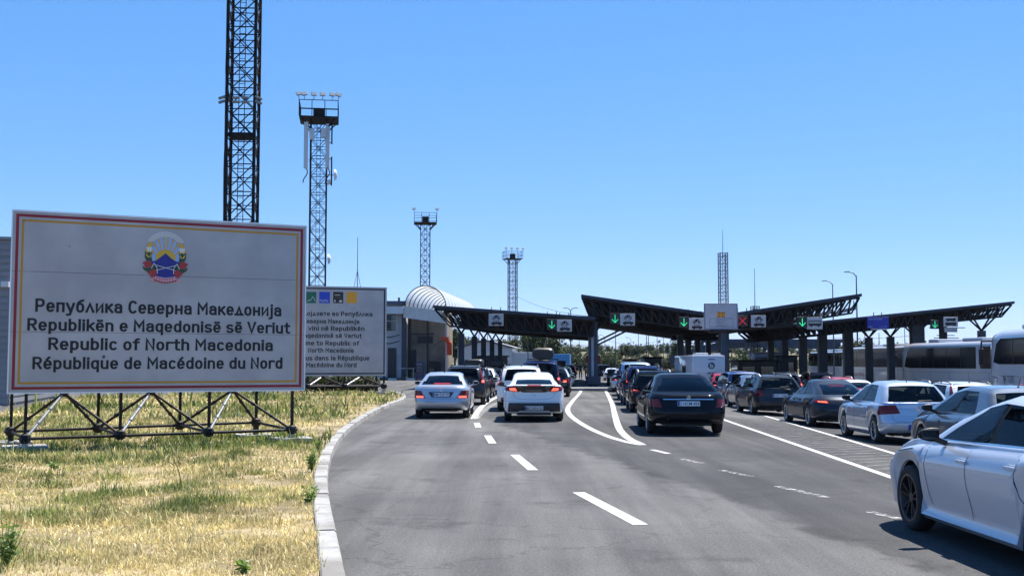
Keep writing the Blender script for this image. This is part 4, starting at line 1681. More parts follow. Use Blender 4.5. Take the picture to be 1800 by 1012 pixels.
def kerb_block(pts, mb):
    dz = jr.uniform(-.006, .006)
    rows = []
    for i, p in enumerate(pts):
        d = (pts[min(len(pts) - 1, i + 1)] - pts[max(0, i - 1)]).normalized()
        t = Vector((-d.y, d.x, 0))
        h = .125 + dz
        rows.append([p + Vector((0, 0, -.05)), p + t * .012 + Vector((0, 0, h - .02)), p + t * .03 + Vector((0, 0, h)), p + t * .185 + Vector((0, 0, h)), p + t * .20 + Vector((0, 0, h - .012)), p + t * .205 + Vector((0, 0, -.05))])
    mb.grid(rows, 0, False, flip=True)
    mb.add(rows[0], [tuple(range(6))])
    mb.add(rows[-1], [tuple(range(5, -1, -1))])


cur, ln = [dense[0]], 0
for a, b in zip(dense, dense[1:]):
    d = (b - a).length
    if ln + d > .985:
        kerb_block(cur, mb)
        cur, ln = [a.lerp(b, .12), b], 0
    else:
        cur.append(b)
        ln += d
if len(cur) > 1:
    kerb_block(cur, mb)
tag(mb.build('kerb', KERB), kind='structure')
inner = []
for i, p in enumerate(dense[::4]):
    k = i * 4
    d = (dense[min(len(dense) - 1, k + 1)] - dense[max(0, k - 1)]).normalized()
    inner.append(p + Vector((-d.y, d.x, 0)) * .16)
far_edge = [ground(560, 689.5, .1), ground(300, 693, .1), ground(110, 699, .1), ground(0, 728, .1), ground(-150, 760, .1)]
poly = [Vector((p.x, p.y, 0)) for p in inner] + [Vector((p.x, p.y, 0)) for p in far_edge] + [Vector((-22, 12, 0)), Vector((-22, -3, 0)), Vector((-1.4, -3, 0))]


def inside(x, y, P=None):
    P = P or poly
    c = False
    j = len(P) - 1
    for i in range(len(P)):
        a, b = P[i], P[j]
        if (a.y > y) != (b.y > y) and x < (b.x - a.x) * (y - a.y) / (b.y - a.y) + a.x:
            c = not c
        j = i
    return c


SOIL = noisy('dry_soil', (.22, .165, .085), (.36, .285, .165), 3, .95, 8, bump=.6, bscale=18, c3=(.13, .10, .045), scale3=.6)
bm = bmesh.new()
vs = [bm.verts.new((p.x, p.y, .085)) for p in poly]
f = bm.faces.new(vs)
bmesh.ops.recalc_face_normals(bm, faces=[f])
if f.normal.z < 0:
    f.normal_flip()
bmesh.ops.triangulate(bm, faces=[f])
me = bpy.data.meshes.new('verge')
bm.to_mesh(me)
bm.free()
me.materials.append(SOIL)
o = bpy.data.objects.new('verge', me)
COL.objects.link(o)
tag(o, kind='structure')


# ---- grass: individual bent blades in one object
def grass():
    rg = np.random.default_rng(5)
    P = np.array([(p.x, p.y) for p in poly])

    def inpoly(x, y):
        c = np.zeros(len(x), bool)
        j = len(P) - 1
        for i in range(len(P)):
            xi, yi, xj, yj = P[i][0], P[i][1], P[j][0], P[j][1]
            if yi != yj:
                cond = ((yi > y) != (yj > y)) & (x < (xj - xi) * (y - yi) / (yj - yi) + xi)
                c ^= cond
            j = i
        return c
    kx, ky = np.array([p.x for p in inner]), np.array([p.y for p in inner])

    def vnoise(x, y, s, seed):
        """smooth value noise"""
        r = np.random.default_rng(seed)
        T = r.random((64, 64))
        u, v = x * s + 100.3, y * s + 57.1
        i, j = np.floor(u).astype(int), np.floor(v).astype(int)
        a, b = u - i, v - j
        a, b = a * a * (3 - 2 * a), b * b * (3 - 2 * b)
        g = lambda p, q: T[p % 64, q % 64]
        return (g(i, j) * (1 - a) + g(i + 1, j) * a) * (1 - b) + (g(i, j + 1) * (1 - a) + g(i + 1, j + 1) * a) * b
    # density zones: (y0, y1, count, width, height)
    X, Y, Wd, Ht = [], [], [], []
    for y0, y1, n, w, h in ((5.0, 8.2, 30000, .0050, .060), (8.2, 11.5, 74000, .0046, .050), (11.5, 16, 100000, .0062, .056), (16, 23, 110000, .009, .066), (23, 34, 78000, .015, .08), (34, 72, 70000, .032, .11)):
        y = rg.uniform(y0, y1, n)
        x = rg.uniform(-.50, .0, n) * y - .2
        x = np.where(y < 30, x, rg.uniform(-.52, -.08, n) * y)
        k = inpoly(x, y)
        x, y = x[k], y[k]
        X.append(x)
        Y.append(y)
        Wd.append(np.full(len(x), w))
        Ht.append(np.full(len(x), h))
    x, y, w, h = map(np.concatenate, (X, Y, Wd, Ht))
    # clumping
    n1, n2, n3 = vnoise(x, y, .55, 1), vnoise(x, y, 1.7, 2), vnoise(x, y, 5.5, 3)
    # distance from the kerb
    dk = np.full(len(x), 9.0)
    for a in range(0, len(kx), 2):
        dk = np.minimum(dk, np.hypot(x - kx[a], y - ky[a]))
    bare = np.clip(1.15 - dk / (.55 + 1.1 * vnoise(x, y, .35, 8)), 0, 1) * (y > 7) * np.clip((y - 17) / 12 + .35, .25, 1)
    keep = rg.random(len(x)) < np.clip(.12 + .75 * n1 + 1.0 * (n3 - .5) + .7 * (n2 - .4), .05, 1) * (1 - .9 * bare)
    x, y, w, h, n1, n2, n3 = (q[keep] for q in (x, y, w, h, n1, n2, n3))
    # board's shadow painted into the blade colour as a dark green band; some greener tufts
    uu = (x + 9.3) * .885 + (y - 21.2) * .465
    ww = (x + 9.3) * .465 - (y - 21.2) * .885
    band = np.exp(-((ww - .3) / 1.1) ** 2) * ((uu > -2) & (uu < 7.5))
    green = np.clip(.22 + 1.05 * (n2 - .5) + 1.2 * (vnoise(x, y, .28, 11) - .50) + .95 * band + .9 * (vnoise(x, y, 3.1, 12) - .68) + np.clip((y - 27) / 40, 0, .28) + rg.normal(0, .13, len(x)), 0, 1)
    corner = np.clip(1.2 - np.hypot(x + 4.55, (y - 9.6) * .8) / (.55 + .8 * vnoise(x, y, 1.6, 31)), 0, 1)
    green = np.clip(green + .7 * corner, 0, 1)
    N = len(x)
    h = h * np.exp(rg.normal(-.1, .48, N)) * (.40 + .95 * n2 + .6 * green) * (1 + .5 * corner)
    az = rg.uniform(0, 2 * PI, N)
    lean = np.abs(rg.normal(.75, .5, N)) * (1.2 - .6 * green)
    lean = np.clip(lean, 0, 1.45)
    w = w * np.exp(rg.normal(0, .25, N))
    dx, dy = np.cos(az), np.sin(az)
    face = rg.uniform(0, 2 * PI, N)
    sx, sy = np.cos(face) * w, np.sin(face) * w
    z0 = .08
    l1, l2 = lean * .55, lean
    mx, my, mz = x + dx * np.sin(l1) * h * .5, y + dy * np.sin(l1) * h * .5, z0 + np.cos(l1) * h * .5
    tx, ty, tz = mx + dx * np.sin(l2) * h * .5, my + dy * np.sin(l2) * h * .5, mz + np.cos(l2) * h * .5
    V = np.empty((N, 5, 3), np.float32)
    V[:, 0] = np.stack([x - sx, y - sy, np.full(N, z0 - .01)], 1)
    V[:, 1] = np.stack([x + sx, y + sy, np.full(N, z0 - .01)], 1)
    V[:, 2] = np.stack([mx + sx * .8, my + sy * .8, mz], 1)
    V[:, 3] = np.stack([mx - sx * .8, my - sy * .8, mz], 1)
    V[:, 4] = np.stack([tx, ty, tz], 1)
    base = (np.arange(N) * 5)[:, None]
    loops = np.concatenate([base + np.array([0, 1, 2, 3]), base + np.array([3, 2, 4])], 1).ravel()
    starts = (np.arange(N)[:, None] * 7 + np.array([0, 4])).ravel()
    me = bpy.data.meshes.new('grass')
    me.vertices.add(N * 5)
    me.vertices.foreach_set('co', V.ravel())
    me.loops.add(N * 7)
    me.loops.foreach_set('vertex_index', loops.astype(np.int32))
    me.polygons.add(N * 2)
    me.polygons.foreach_set('loop_start', starts.astype(np.int32))
    me.update(calc_edges=True)
    straw = np.array([[.66, .53, .24], [.78, .66, .36], [.46, .37, .15], [.60, .53, .24]])
    grn = np.array([[.13, .18, .04], [.22, .27, .06], [.08, .12, .03], [.34, .36, .10]])
    pick = rg.integers(0, 4, N)
    g = np.clip(green * 1.5 - .15, 0, 1)[:, None]
    C = straw[pick] * (1 - g) + grn[pick] * g
    C *= (np.exp(rg.normal(0, .17, N)) * (.72 + .55 * vnoise(x, y, .8, 41)) * (.8 + .4 * vnoise(x, y, 4.3, 42)))[:, None]
    C4 = np.ones((N, 5, 4), np.float32)
    C4[:, :, :3] = C[:, None, :]
    at_ = me.color_attributes.new('tone', 'FLOAT_COLOR', 'POINT')
    at_.data.foreach_set('color', C4.ravel())
    m = bpy.data.materials.new('grass_blades')
    m.use_nodes = True
    nt = m.node_tree
    b = nt.nodes['Principled BSDF']
    a = nt.nodes.new('ShaderNodeVertexColor')
    a.layer_name = 'tone'
    nt.links.new(a.outputs[0], b.inputs['Base Color'])
    b.inputs['Roughness'].default_value = .65
    tr = nt.nodes.new('ShaderNodeBsdfTranslucent')
    nt.links.new(a.outputs[0], tr.inputs[0])
    mx_ = nt.nodes.new('ShaderNodeMixShader')
    mx_.inputs[0].default_value = .3
    nt.links.new(b.outputs[0], mx_.inputs[1])
    nt.links.new(tr.outputs[0], mx_.inputs[2])
    nt.links.new(mx_.outputs[0], nt.nodes['Material Output'].inputs[0])
    me.materials.append(m)
    o = bpy.data.objects.new('grass', me)
    COL.objects.link(o)
    tag(o, 'dry straw coloured grass with green tufts on the verge beside the kerb', 'grass', kind='stuff')
    return me.materials[0]


GRASSM = grass()


# ---- plants on the verge: leafy weeds
def leaf_cluster(mb, c, r, n, size, rg, flat=1.0, tip=None, matn=1):
    for _ in range(n):
        while True:
            p = Vector((rg.uniform(-1, 1), rg.uniform(-1, 1), rg.uniform(-1, 1)))
            if .15 < p.length < 1:
                break
        q = Vector(c) + Vector((p.x * r[0], p.y * r[1], p.z * r[2]))
        d = Vector((rg.gauss(0, 1), rg.gauss(0, 1), rg.gauss(0, .7) + .2)).normalized()
        t = d.cross(Vector((rg.gauss(0, 1), rg.gauss(0, 1), rg.gauss(0, 1)))).normalized()
        s = size * rg.uniform(.6, 1.35)
        mb.add([q - d * s * .5, q + t * s * .32, q + d * s * .5, q - t * s * .32], [(0, 1, 2, 3)], rg.randrange(matn), False)


def leaf_mat(name, c, trans=.25):
    m = noisy(name, tuple(x * .65 for x in c), tuple(min(1, x * 1.4) for x in c), .9, .55, 3, contrast=(.3, .7))
    nt = m.node_tree
    b = nt.nodes['Principled BSDF']
    tr = nt.nodes.new('ShaderNodeBsdfTranslucent')
    tr.inputs[0].default_value = (min(1, c[0] * 1.6), min(1, c[1] * 1.7), c[2], 1)
    mx = nt.nodes.new('ShaderNodeMixShader')
    mx.inputs[0].default_value = trans
    nt.links.new(b.outputs[0], mx.inputs[1])
    nt.links.new(tr.outputs[0], mx.inputs[2])
    nt.links.new(mx.outputs[0], nt.nodes['Material Output'].inputs[0])
    return m


LEAF = [leaf_mat('dark_leaves', (.018, .030, .008)), leaf_mat('mid_leaves', (.030, .046, .012)), leaf_mat('olive_leaves', (.046, .058, .017))]
WEEDL = leaf_mat('weed_leaves', (.15, .22, .06), .35)
BARK = noisy('bark', (.05, .038, .028), (.11, .085, .06), 6, .9, bump=.5)


def weed(px, py, h, r, n, label, rg):
    p = ground(px, py, .09)
    t = thing('weed', label, 'weed', (p.x, p.y, .085), 0, 'weeds growing on the verge')
    mb = MB()
    lv = MB()
    for i in range(n):
        a, l = rg.uniform(0, 2 * PI), rg.uniform(.15, .75)
        d = Vector((math.cos(a) * math.sin(l), math.sin(a) * math.sin(l), math.cos(l)))
        e = d * h * rg.uniform(.6, 1.1)
        e = Vector((e.x * r / h, e.y * r / h, e.z))
        mb.tube((0, 0, 0), e, .004, .002, 4)
        for k in range(7):
            q = e * rg.uniform(.25, 1.05)
            dd = Vector((rg.gauss(0, 1), rg.gauss(0, 1), rg.gauss(.3, .6))).normalized()
            tt = dd.cross(Vector((rg.gauss(0, 1), rg.gauss(0, 1), 1))).normalized()
            s = rg.uniform(.035, .08)
            lv.add([q, q + dd * s * .5 + tt * s * .22, q + dd * s, q + dd * s * .5 - tt * s * .22], [(0, 1, 2, 3)], 0, False)
    mb.build('stem', WEEDL, t)
    lv.build('foliage', WEEDL, t)


rg = random.Random(21)
weed(548, 828, .34, .22, 26, 'bushy weed against the kerb where the kerb bends most', rg)
weed(545, 884, .20, .16, 14, 'low weed at the inner kerb edge nearer than the bushy one', rg)
weed(95, 826, .15, .2, 14, 'broad leaved weed in front of the left foot of the big board', rg)
weed(10, 1000, .42, .25, 26, 'tall weed clump at the bottom left corner of the verge', rg)
weed(430, 1005, .10, .10, 10, 'small weed at the bottom of the verge left of the kerb', rg)
weed(560, 790, .22, .15, 14, 'weed beside the kerb just past the bushy one', rg)
# ================================================================== SIGN BOARDS
SIGNW = noisy('white_sign_sheet', (.37, .362, .372), (.435, .427, .437), 1.2, .38, 5, c3=(.335, .33, .34), scale3=.8, coat=.15)
SRED = mat('sign_red', (.24, .006, .014), .4)
SYEL = mat('sign_yellow', (.46, .235, .01), .4)
PADC = noisy('footing_concrete', (.24, .235, .22), (.33, .325, .30), 4, .9, bump=.3, bscale=40)


class Plane:
    """upright sign plane given by two ground-plan corners"""

    def __init__(s, pl, pr, base):
        s.o = Vector((pl.x, pl.y, base))
        d = Vector((pr.x - pl.x, pr.y - pl.y, 0))
        s.L = d.length
        s.U = d.normalized()
        s.V = Vector((0, 0, 1))
        s.W = s.U.cross(s.V)
        s.rz = math.atan2(s.U.y, s.U.x)

    def uv(s, px, py, w=0.0):
        d = ray(px, py)
        o = s.o + s.W * w
        t = (o - Vector((0, 0, EYE))).dot(s.W) / d.dot(s.W)
        p = Vector((0, 0, EYE)) + d * t - o
        return p.dot(s.U), p.dot(s.V)


# local frame of a sign: x = along, y = away from the viewer, z = up (origin on the ground below its left corner)
LM = Matrix(((1, 0, 0, 0), (0, 0, -1, 0), (0, 1, 0, 0), (0, 0, 0, 1)))     # (u, v, w) -> (x, -w, z)


def ring_poly(mb, u0, v0, u1, v1, t, w, m):
    for a, b, c, d in ((u0, v0, u1, v0 + t), (u0, v1 - t, u1, v1), (u0, v0 + t, u0 + t, v1 - t), (u1 - t, v0 + t, u1, v1 - t)):
        mb.prism([(a, b), (c, b), (c, d), (a, d)], w, LM @ Matrix.Translation((0, 0, .0)), m)


def flat(mb, poly, w0, d=.003, m=0):
    mb.prism(poly, d, LM @ Matrix.Translation((0, 0, w0)), m)


def circ(cx, cy, rx, ry=None, n=32, a0=0, a1=360):
    ry = ry or rx
    k = n if a1 - a0 == 360 else n + 1
    return [(cx + rx * math.cos(R(a0 + (a1 - a0) * i / n)), cy + ry * math.sin(R(a0 + (a1 - a0) * i / n))) for i in range(k)]


def ball(mb, c, r):
    """bolted joint of the space frame: faceted node with bolt heads"""
    c = Vector(c)
    mb.lathe([(-r * .9, r * .35), (-r * .62, r * .86), (0, r), (r * .62, r * .86), (r * .9, r * .35)], 'z', 10, 0, c, False)
    mb.lathe([(-r * .9, .001), (-r * .9, r * .35)], 'z', 10, 0, c, False)
    mb.lathe([(r * .9, r * .35), (r * .9, .001)], 'z', 10, 0, c, False)
    for k in range(8):
        a = 2 * PI * k / 8
        p = c + Vector((math.cos(a) * r, math.sin(a) * r, 0)) * .94
        mb.tube(p, p + Vector((math.cos(a), math.sin(a), 0)) * r * .22, r * .16, r * .16, 6)


# ---- the big board in front
pl, pr = at(14, 690, 21.2), at(534, 683, 23.75)
BP = Plane(pl, pr, .085)
Hb0 = pl.z - .085
Hb1 = at(20, 370.5, 21.25).z - .085
L = BP.L
board = thing('billboard', 'big white board with coat of arms and a red and yellow border', 'sign board', BP.o, BP.rz)
mb = MB()
hh = (Hb1 - Hb0) / 3
for i in range(3):
    z0 = Hb0 + i * hh
    flat(mb, [(0, z0 + .003), (L, z0 + .003), (L, z0 + hh - .003), (0, z0 + hh - .003)], -.035, .035, 0)
mb.box((L / 2, .05, (Hb0 + Hb1) / 2), (L - .02, .03, Hb1 - Hb0 - .02), None, 1)
for sgn in (0, 1):
    ring_poly(mb, -.022, Hb0 - .022, L + .022, Hb1 + .022, .024, .012, 2) if sgn else None
mb.build('panel', [SIGNW, STEEL_D, mat('pale_aluminium', (.72, .72, .73), .35, .6)], board)
mb = MB()
ring_poly(mb, .055, Hb0 + .055, L - .055, Hb1 - .055, .052, .003, 0)
ring_poly(mb, .155, Hb0 + .155, L - .155, Hb1 - .155, .040, .003, 1)
mb.build('border', [SRED, SYEL], board)
mb = MB()
for i in range(3):
    mb.box((L * (.15 + .35 * i), .09, (Hb0 + Hb1) / 2), (.06, .05, Hb1 - Hb0 - .1))
for z in (Hb0 + .1, (Hb0 + Hb1) / 2, Hb1 - .1):
    mb.box((L / 2, .14, z), (L - .1, .05, .06))
mb.build('backing_frame', GALV, board)
TM = LM @ Matrix.Translation((0, 0, .004))
for txt, xl, xr, yb, yc, xm in (('Република Северна Македонија', 62, 494, 547.5, 524.5, 62), ('Republikën e Maqedonisë së Veriut', 48, 509, 580.5, 559, 48),
                                ('Republic of  North Macedonia', 85, 479, 614.5, 593, 85), ('République de Macédoine du Nord', 57, 496, 648.5, 627, 57)):
    u0, v0 = BP.uv(xl, yb)
    u1, _ = BP.uv(xr, yb)
    _, v1 = BP.uv(xl, yc)
    sign_text(txt.replace('  ', ' '), board, TM, u0, u1, v0, (v1 - v0), INK)
# wear: two dents and a bullet mark
mb = MB()
for px, py, r in ((182, 627, .035), (42, 388, .018), (122, 433, .012), (300, 640, .008)):
    u, v = BP.uv(px, py)
    rr = random.Random(int(px))
    flat(mb, [(u + r * rr.uniform(.6, 1.2) * math.cos(a), v + r * rr.uniform(.6, 1.2) * math.sin(a)) for a in [2 * PI * k / 11 for k in range(11)]], .002, .004)
mb.build('dent', noisy('rust_spot', (.05, .045, .05), (.14, .12, .12), 30, .8), board)

# ---- coat of arms
EM = {}
for nm, c in (('gold', (.62, .38, .03)), ('pale', (.62, .62, .60)), ('sky', (.28, .42, .72)), ('navy', (.015, .02, .22)), ('green', (.012, .07, .035)), ('ired', (.34, .03, .03)), ('pink', (.60, .30, .34)), ('crim', (.30, .01, .04)), ('dblue', (.008, .012, .08))):
    EM[nm] = mat('emblem_' + nm, c, .45)
emats = list(EM.values())
ei = {k: i for i, k in enumerate(EM)}
cu, cv = BP.uv(291, 453)
eu, ev = BP.uv(334, 455)
es = (eu - cu) / .43                  # unit: emblem width .86


def E_(p):
    return [(cu + x * es, cv + y * es) for x, y in p]


mb = MB()
flat(mb, E_(circ(0, .0, .27, .375, 40)), .002, .002, ei['sky'])
# pale arches at the top
for r0, r1, w in ((.290, .312, .0045), (.322, .344, .0045), (.354, .376, .0045)):
    n = 24
    pts0 = circ(0, .09, r0, None, n, 33, 147)
    pts1 = circ(0, .09, r1, None, n, 33, 147)
    for a, b, c, d in zip(pts0, pts0[1:], pts1[1:], pts1):
        flat(mb, E_([a, b, c, d]), w, .002, ei['pale'])
# sun and rays
for a in (22, 42, 62, 82, 98, 118, 138, 158):
    ca, sa = math.cos(R(a)), math.sin(R(a))
    tx, ty = -sa, ca
    flat(mb, E_([(ca * .14 - tx * .008, sa * .14 - .04 - ty * .008), (ca * .27 - tx * .017, sa * .37 - .0 - ty * .017), (ca * .27 + tx * .017, sa * .37 - .0 + ty * .017), (ca * .14 + tx * .008, sa * .14 - .04 + ty * .008)]), .0045, .002, ei['gold'])
flat(mb, E_(circ(0, -.02, .175, .165, 30)), .0065, .002, ei['gold'])
# mountain and lake
flat(mb, E_([(-.31, -.09), (-.17, -.06), (0, .08), (.10, -.01), (.18, -.06), (.31, -.09), (.25, -.28), (.12, -.34), (0, -.355), (-.12, -.34), (-.25, -.28)]), .0085, .002, ei['navy'])
flat(mb, E_([(-.19, -.145), (-.02, -.185), (-.19, -.225)]), .0105, .002, ei['dblue'])
flat(mb, E_([(.19, -.145), (.02, -.185), (.19, -.225)]), .0105, .002, ei['dblue'])
for a, b in (((-.18, -.135), (.18, -.225)), ((-.18, -.235), (.18, -.135))):
    d = Vector((b[0] - a[0], b[1] - a[1])).normalized()
    t = (-d.y * .005, d.x * .005)
    flat(mb, E_([(a[0] - t[0], a[1] - t[1]), (b[0] - t[0], b[1] - t[1]), (b[0] + t[0], b[1] + t[1]), (a[0] + t[0], a[1] + t[1])]), .0125, .002, ei['pale'])
for sx in (1, -1):
    S_ = lambda p: E_([(sx * x, y) for x, y in p])
    flat(mb, S_([(.22, .29), (.30, .24), (.35, .14), (.36, .03), (.24, .03), (.25, .15)]), .0085, .002, ei['gold'])
    flat(mb, S_([(.23, .15), (.25, .19), (.29, .175), (.33, .19), (.34, .15), (.31, .10), (.26, .10)]), .0105, .002, ei['pale'])
    flat(mb, S_([(.23, .10), (.26, .07), (.285, .10), (.31, .07), (.355, .10), (.36, .0), (.32, -.08), (.25, -.04)]), .0105, .002, ei['green'])
    for q in ([(.25, .06), (.29, .0), (.27, -.01), (.24, .04)], [(.33, .06), (.29, .0), (.31, -.01), (.345, .04)]):
        flat(mb, S_(q), .0125, .002, ei['gold'])
    flat(mb, S_([(.25, .0), (.23, -.06), (.24, -.15), (.30, -.16), (.28, -.06)]), .0105, .002, ei['green'])
    flat(mb, S_([(.24, -.20), (.28, -.17), (.35, -.20), (.40, -.155), (.37, -.23), (.30, -.27), (.24, -.25)]), .0105, .002, ei['green'])
    flat(mb, S_([(.24, -.13), (.25, -.07), (.31, -.06), (.37, -.09), (.40, -.105), (.365, -.14), (.36, -.18), (.30, -.20), (.25, -.18)]), .0125, .002, ei['ired'])
    flat(mb, S_([(.15, -.25), (.18, -.22), (.23, -.21), (.27, -.25), (.32, -.265), (.27, -.31), (.24, -.36), (.17, -.345)]), .0145, .002, ei['ired'])
    flat(mb, S_([(.20, -.11), (.17, -.20), (.15, -.28), (.19, -.30), (.25, -.22), (.245, -.14)]), .0105, .002, ei['green'])
    for a, b in (((.20, -.105), (.145, -.19)), ((.145, -.19), (.14, -.29)), ((.20, -.105), (.245, -.20))):
        d = Vector((b[0] - a[0], b[1] - a[1])).normalized()
        t = (-d.y * .006, d.x * .006)
        flat(mb, S_([(a[0] - t[0], a[1] - t[1]), (b[0] - t[0], b[1] - t[1]), (b[0] + t[0], b[1] + t[1]), (a[0] + t[0], a[1] + t[1])]), .0165, .002, ei['pale'])
    flat(mb, S_([(.17, -.355), (.25, -.385), (.29, -.375), (.27, -.41), (.23, -.42), (.19, -.445), (.15, -.42)]), .0145, .002, ei['pink'])
    flat(mb, S_([(.17, -.40), (.21, -.375), (.19, -.41), (.18, -.445)]), .0165, .002, ei['crim'])
# ribbon with its pattern
n = 16
up_ = [(-.17 + .34 * i / n, -.33 - .035 * math.sin(PI * i / n)) for i in range(n + 1)]
lo_ = [(-.20 + .40 * i / n, -.405 - .05 * math.sin(PI * i / n)) for i in range(n + 1)]
for a, b, c, d in zip(lo_, lo_[1:], up_[1:], up_):
    flat(mb, E_([a, b, c, d]), .0165, .002, ei['pink'])
for i in range(1, n - 1, 2):
    for s0, s1 in ((.12, .30), (.62, .82)):
        a, b, c, d = lo_[i], lo_[i + 1], up_[i + 1], up_[i]
        q = [(lerp(a[0], d[0], s0), lerp(a[1], d[1], s0)), (lerp(b[0], c[0], s0), lerp(b[1], c[1], s0)), (lerp(b[0], c[0], s1), lerp(b[1], c[1], s1)), (lerp(a[0], d[0], s1), lerp(a[1], d[1], s1))]
        flat(mb, E_(q), .0185, .0015, ei['crim'])
for a, b in zip(lo_, lo_[1:]):
    flat(mb, E_([a, b, (b[0], b[1] + .012), (a[0], a[1] + .012)]), .0185, .0015, ei['crim'])
mb.build('coat_of_arms', emats, board)


def space_frame(parent, fr, re_, tops, dep, hi, t=.055, br=.11, pads=(0, 3)):
    """tubular frame on the ground: front and rear node rows, top joints, posts, bracing, footings"""
    f_, r_ = [Vector(p) for p in fr], [Vector(p) for p in re_]
    for row, nm in ((f_, 'lower_chord'), (r_, 'lower_chord')):
        mb = MB()
        mb.tube(row[0], row[-1], t * .55, None, 10)
        mb.build(nm, STEEL_D, parent)
    for p in f_ + r_:
        mb = MB()
        ball(mb, p, br)
        mb.build('node', STEEL_D, parent)
        mb = MB()
        mb.bar(p, (p.x, p.y, hi), t)
        mb.build('post', STEEL_D, parent)
    for k, q in enumerate(tops):
        q = Vector(q)
        for p in (f_[k], f_[k + 1], r_[k], r_[min(k + 1, len(r_) - 1)]):
            mb = MB()
            mb.tube(p, q, t * .5, None, 8)
            for s in (.35, .65):
                c = p.lerp(q, s)
                mb.tube(c - (q - p).normalized() * .03, c + (q - p).normalized() * .03, t * .72, None, 8)
            mb.build('brace', GALV if p is f_[k] and k in (0, 1, 2) else STEEL_D, parent)  # sunlit look of the front braces put into a paler steel
        mb = MB()
        ball(mb, q, br * .8)
        mb.build('node', STEEL_D, parent)
    for p, q in zip(f_, r_):
        mb = MB()
        mb.tube(p, q, t * .5, None, 8)
        mb.build('tie', STEEL_D, parent)
    for i in pads:
        for row in (f_, r_):
            p = row[i]
            mb = MB()
            mb.box((p.x, p.y, p.z / 2), (t * 1.9, t * 1.9, p.z))
            mb.box((p.x, p.y, .03), (.22, .22, .02))
            mb.build('foot_post', GALV if row is f_ else STEEL_D, parent)
            mb = MB()
            mb.box((p.x, p.y, .03), (.78, .62, .14), None, 0, .012)
            mb.build('footing', PADC, parent)


def fr_nodes(P, pxs, w):
    return [(P.uv(px, py, w)[0], -w, P.uv(px, py, w)[1]) for px, py in pxs]


fr = fr_nodes(BP, ((44, 771), (211, 764), (367, 759), (513, 755)), -.10)
re_ = fr_nodes(BP, ((19, 758), (172, 752), (316, 747), (450, 742)), -1.55)
tops = fr_nodes(BP, ((113, 690), (266, 688), (409, 685)), -.75)
space_frame(board, fr, re_, tops, 1.5, Hb0 + .5)

# ---- the second board beyond it
pl, pr = at(462, 661, 58.4), at(679, 657, 60.4)
B2 = Plane(pl, pr, .085)
h0, h1 = pl.z - .085, at(540, 502, 59).z - .085
L2 = B2.L
board2 = thing('billboard', 'white welcome board with four coloured squares half hidden behind the big bordered board', 'sign board', B2.o, B2.rz)
mb = MB()
flat(mb, [(0, h0), (L2, h0), (L2, h1), (0, h1)], -.05, .05, 0)
mb.box((L2 / 2, .07, (h0 + h1) / 2), (L2 - .1, .04, h1 - h0 - .1), None, 1)
mb.build('panel', [SIGNW, STEEL_D], board2)
mb = MB()
ring_poly(mb, .09, h0 + .09, L2 - .09, h1 - .09, .07, .004, 0)
mb.build('border', INK, board2)
SQ = [mat('square_green', (.01, .13, .075), .4), mat('square_blue', (.015, .05, .48), .4), mat('square_brown', (.03, .018, .018), .4), mat('square_orange', (.72, .33, .01), .4)]
for k, (xl, xr) in enumerate(((537.5, 556), (561, 580), (585.5, 603.5), (609, 627.5))):
    u0, v0 = B2.uv(xl, 532.5)
    u1, v1 = B2.uv(xr, 513)
    mb = MB()
    flat(mb, [(u0, v0), (u1, v0), (u1, v1), (u0, v1)], .002, .004, 0)
    s = u1 - u0

    def line(pts, wd):
        for a, b in zip(pts, pts[1:]):
            d = Vector((b[0] - a[0], b[1] - a[1])).normalized()
            t = (-d.y * wd, d.x * wd)
            flat(mb, [(u0 + s * (a[0] - t[0]), v0 + s * (a[1] - t[1])), (u0 + s * (b[0] - t[0]), v0 + s * (b[1] - t[1])), (u0 + s * (b[0] + t[0]), v0 + s * (b[1] + t[1])), (u0 + s * (a[0] + t[0]), v0 + s * (a[1] + t[1]))], .006, .003, 1)
    if k == 0:
        line([(.12, .12), (.30, .34), (.40, .2), (.68, .64), (.95, .15)], .022)
    elif k == 1:
        for yy in (.16, .28):
            line([(.03 + .09 * i, yy + .045 * math.sin(i * 1.25)) for i in range(10)], .018)
    elif k == 2:
        line([(.15, .80), (.68, .80)], .03)
        flat(mb, [(u0 + s * x, v0 + s * y) for x, y in ((.1, .12), (.26, .12), (.24, .30), (.12, .32))], .006, .003, 1)
        flat(mb, [(u0 + s * x, v0 + s * y) for x, y in ((.58, .10), (.88, .10), (.88, .26), (.74, .33), (.6, .26))], .006, .003, 1)
        for j in range(6):
            flat(mb, [(u0 + s * (x + .2 + .1 * j), v0 + s * (y + .5 + .07 * (j % 2))) for x, y in ((0, 0), (.05, 0), (.05, .09), (0, .09))], .006, .003, 2)
    else:
        for x, y in ((.52, .70), (.52, .36)):
            flat(mb, [(u0 + s * (x + a), v0 + s * (y + b)) for a, b in ((0, 0), (.10, 0), (.08, .06), (.02, .06))], .006, .003, 2)
    mb.build('pictogram', [SQ[k], mat('pictogram_pale', (.55, .56, .54), .5), mat('pictogram_dark', (.16, .10, .06), .5)], board2)
cx2 = B2.uv(568, 580)[0]
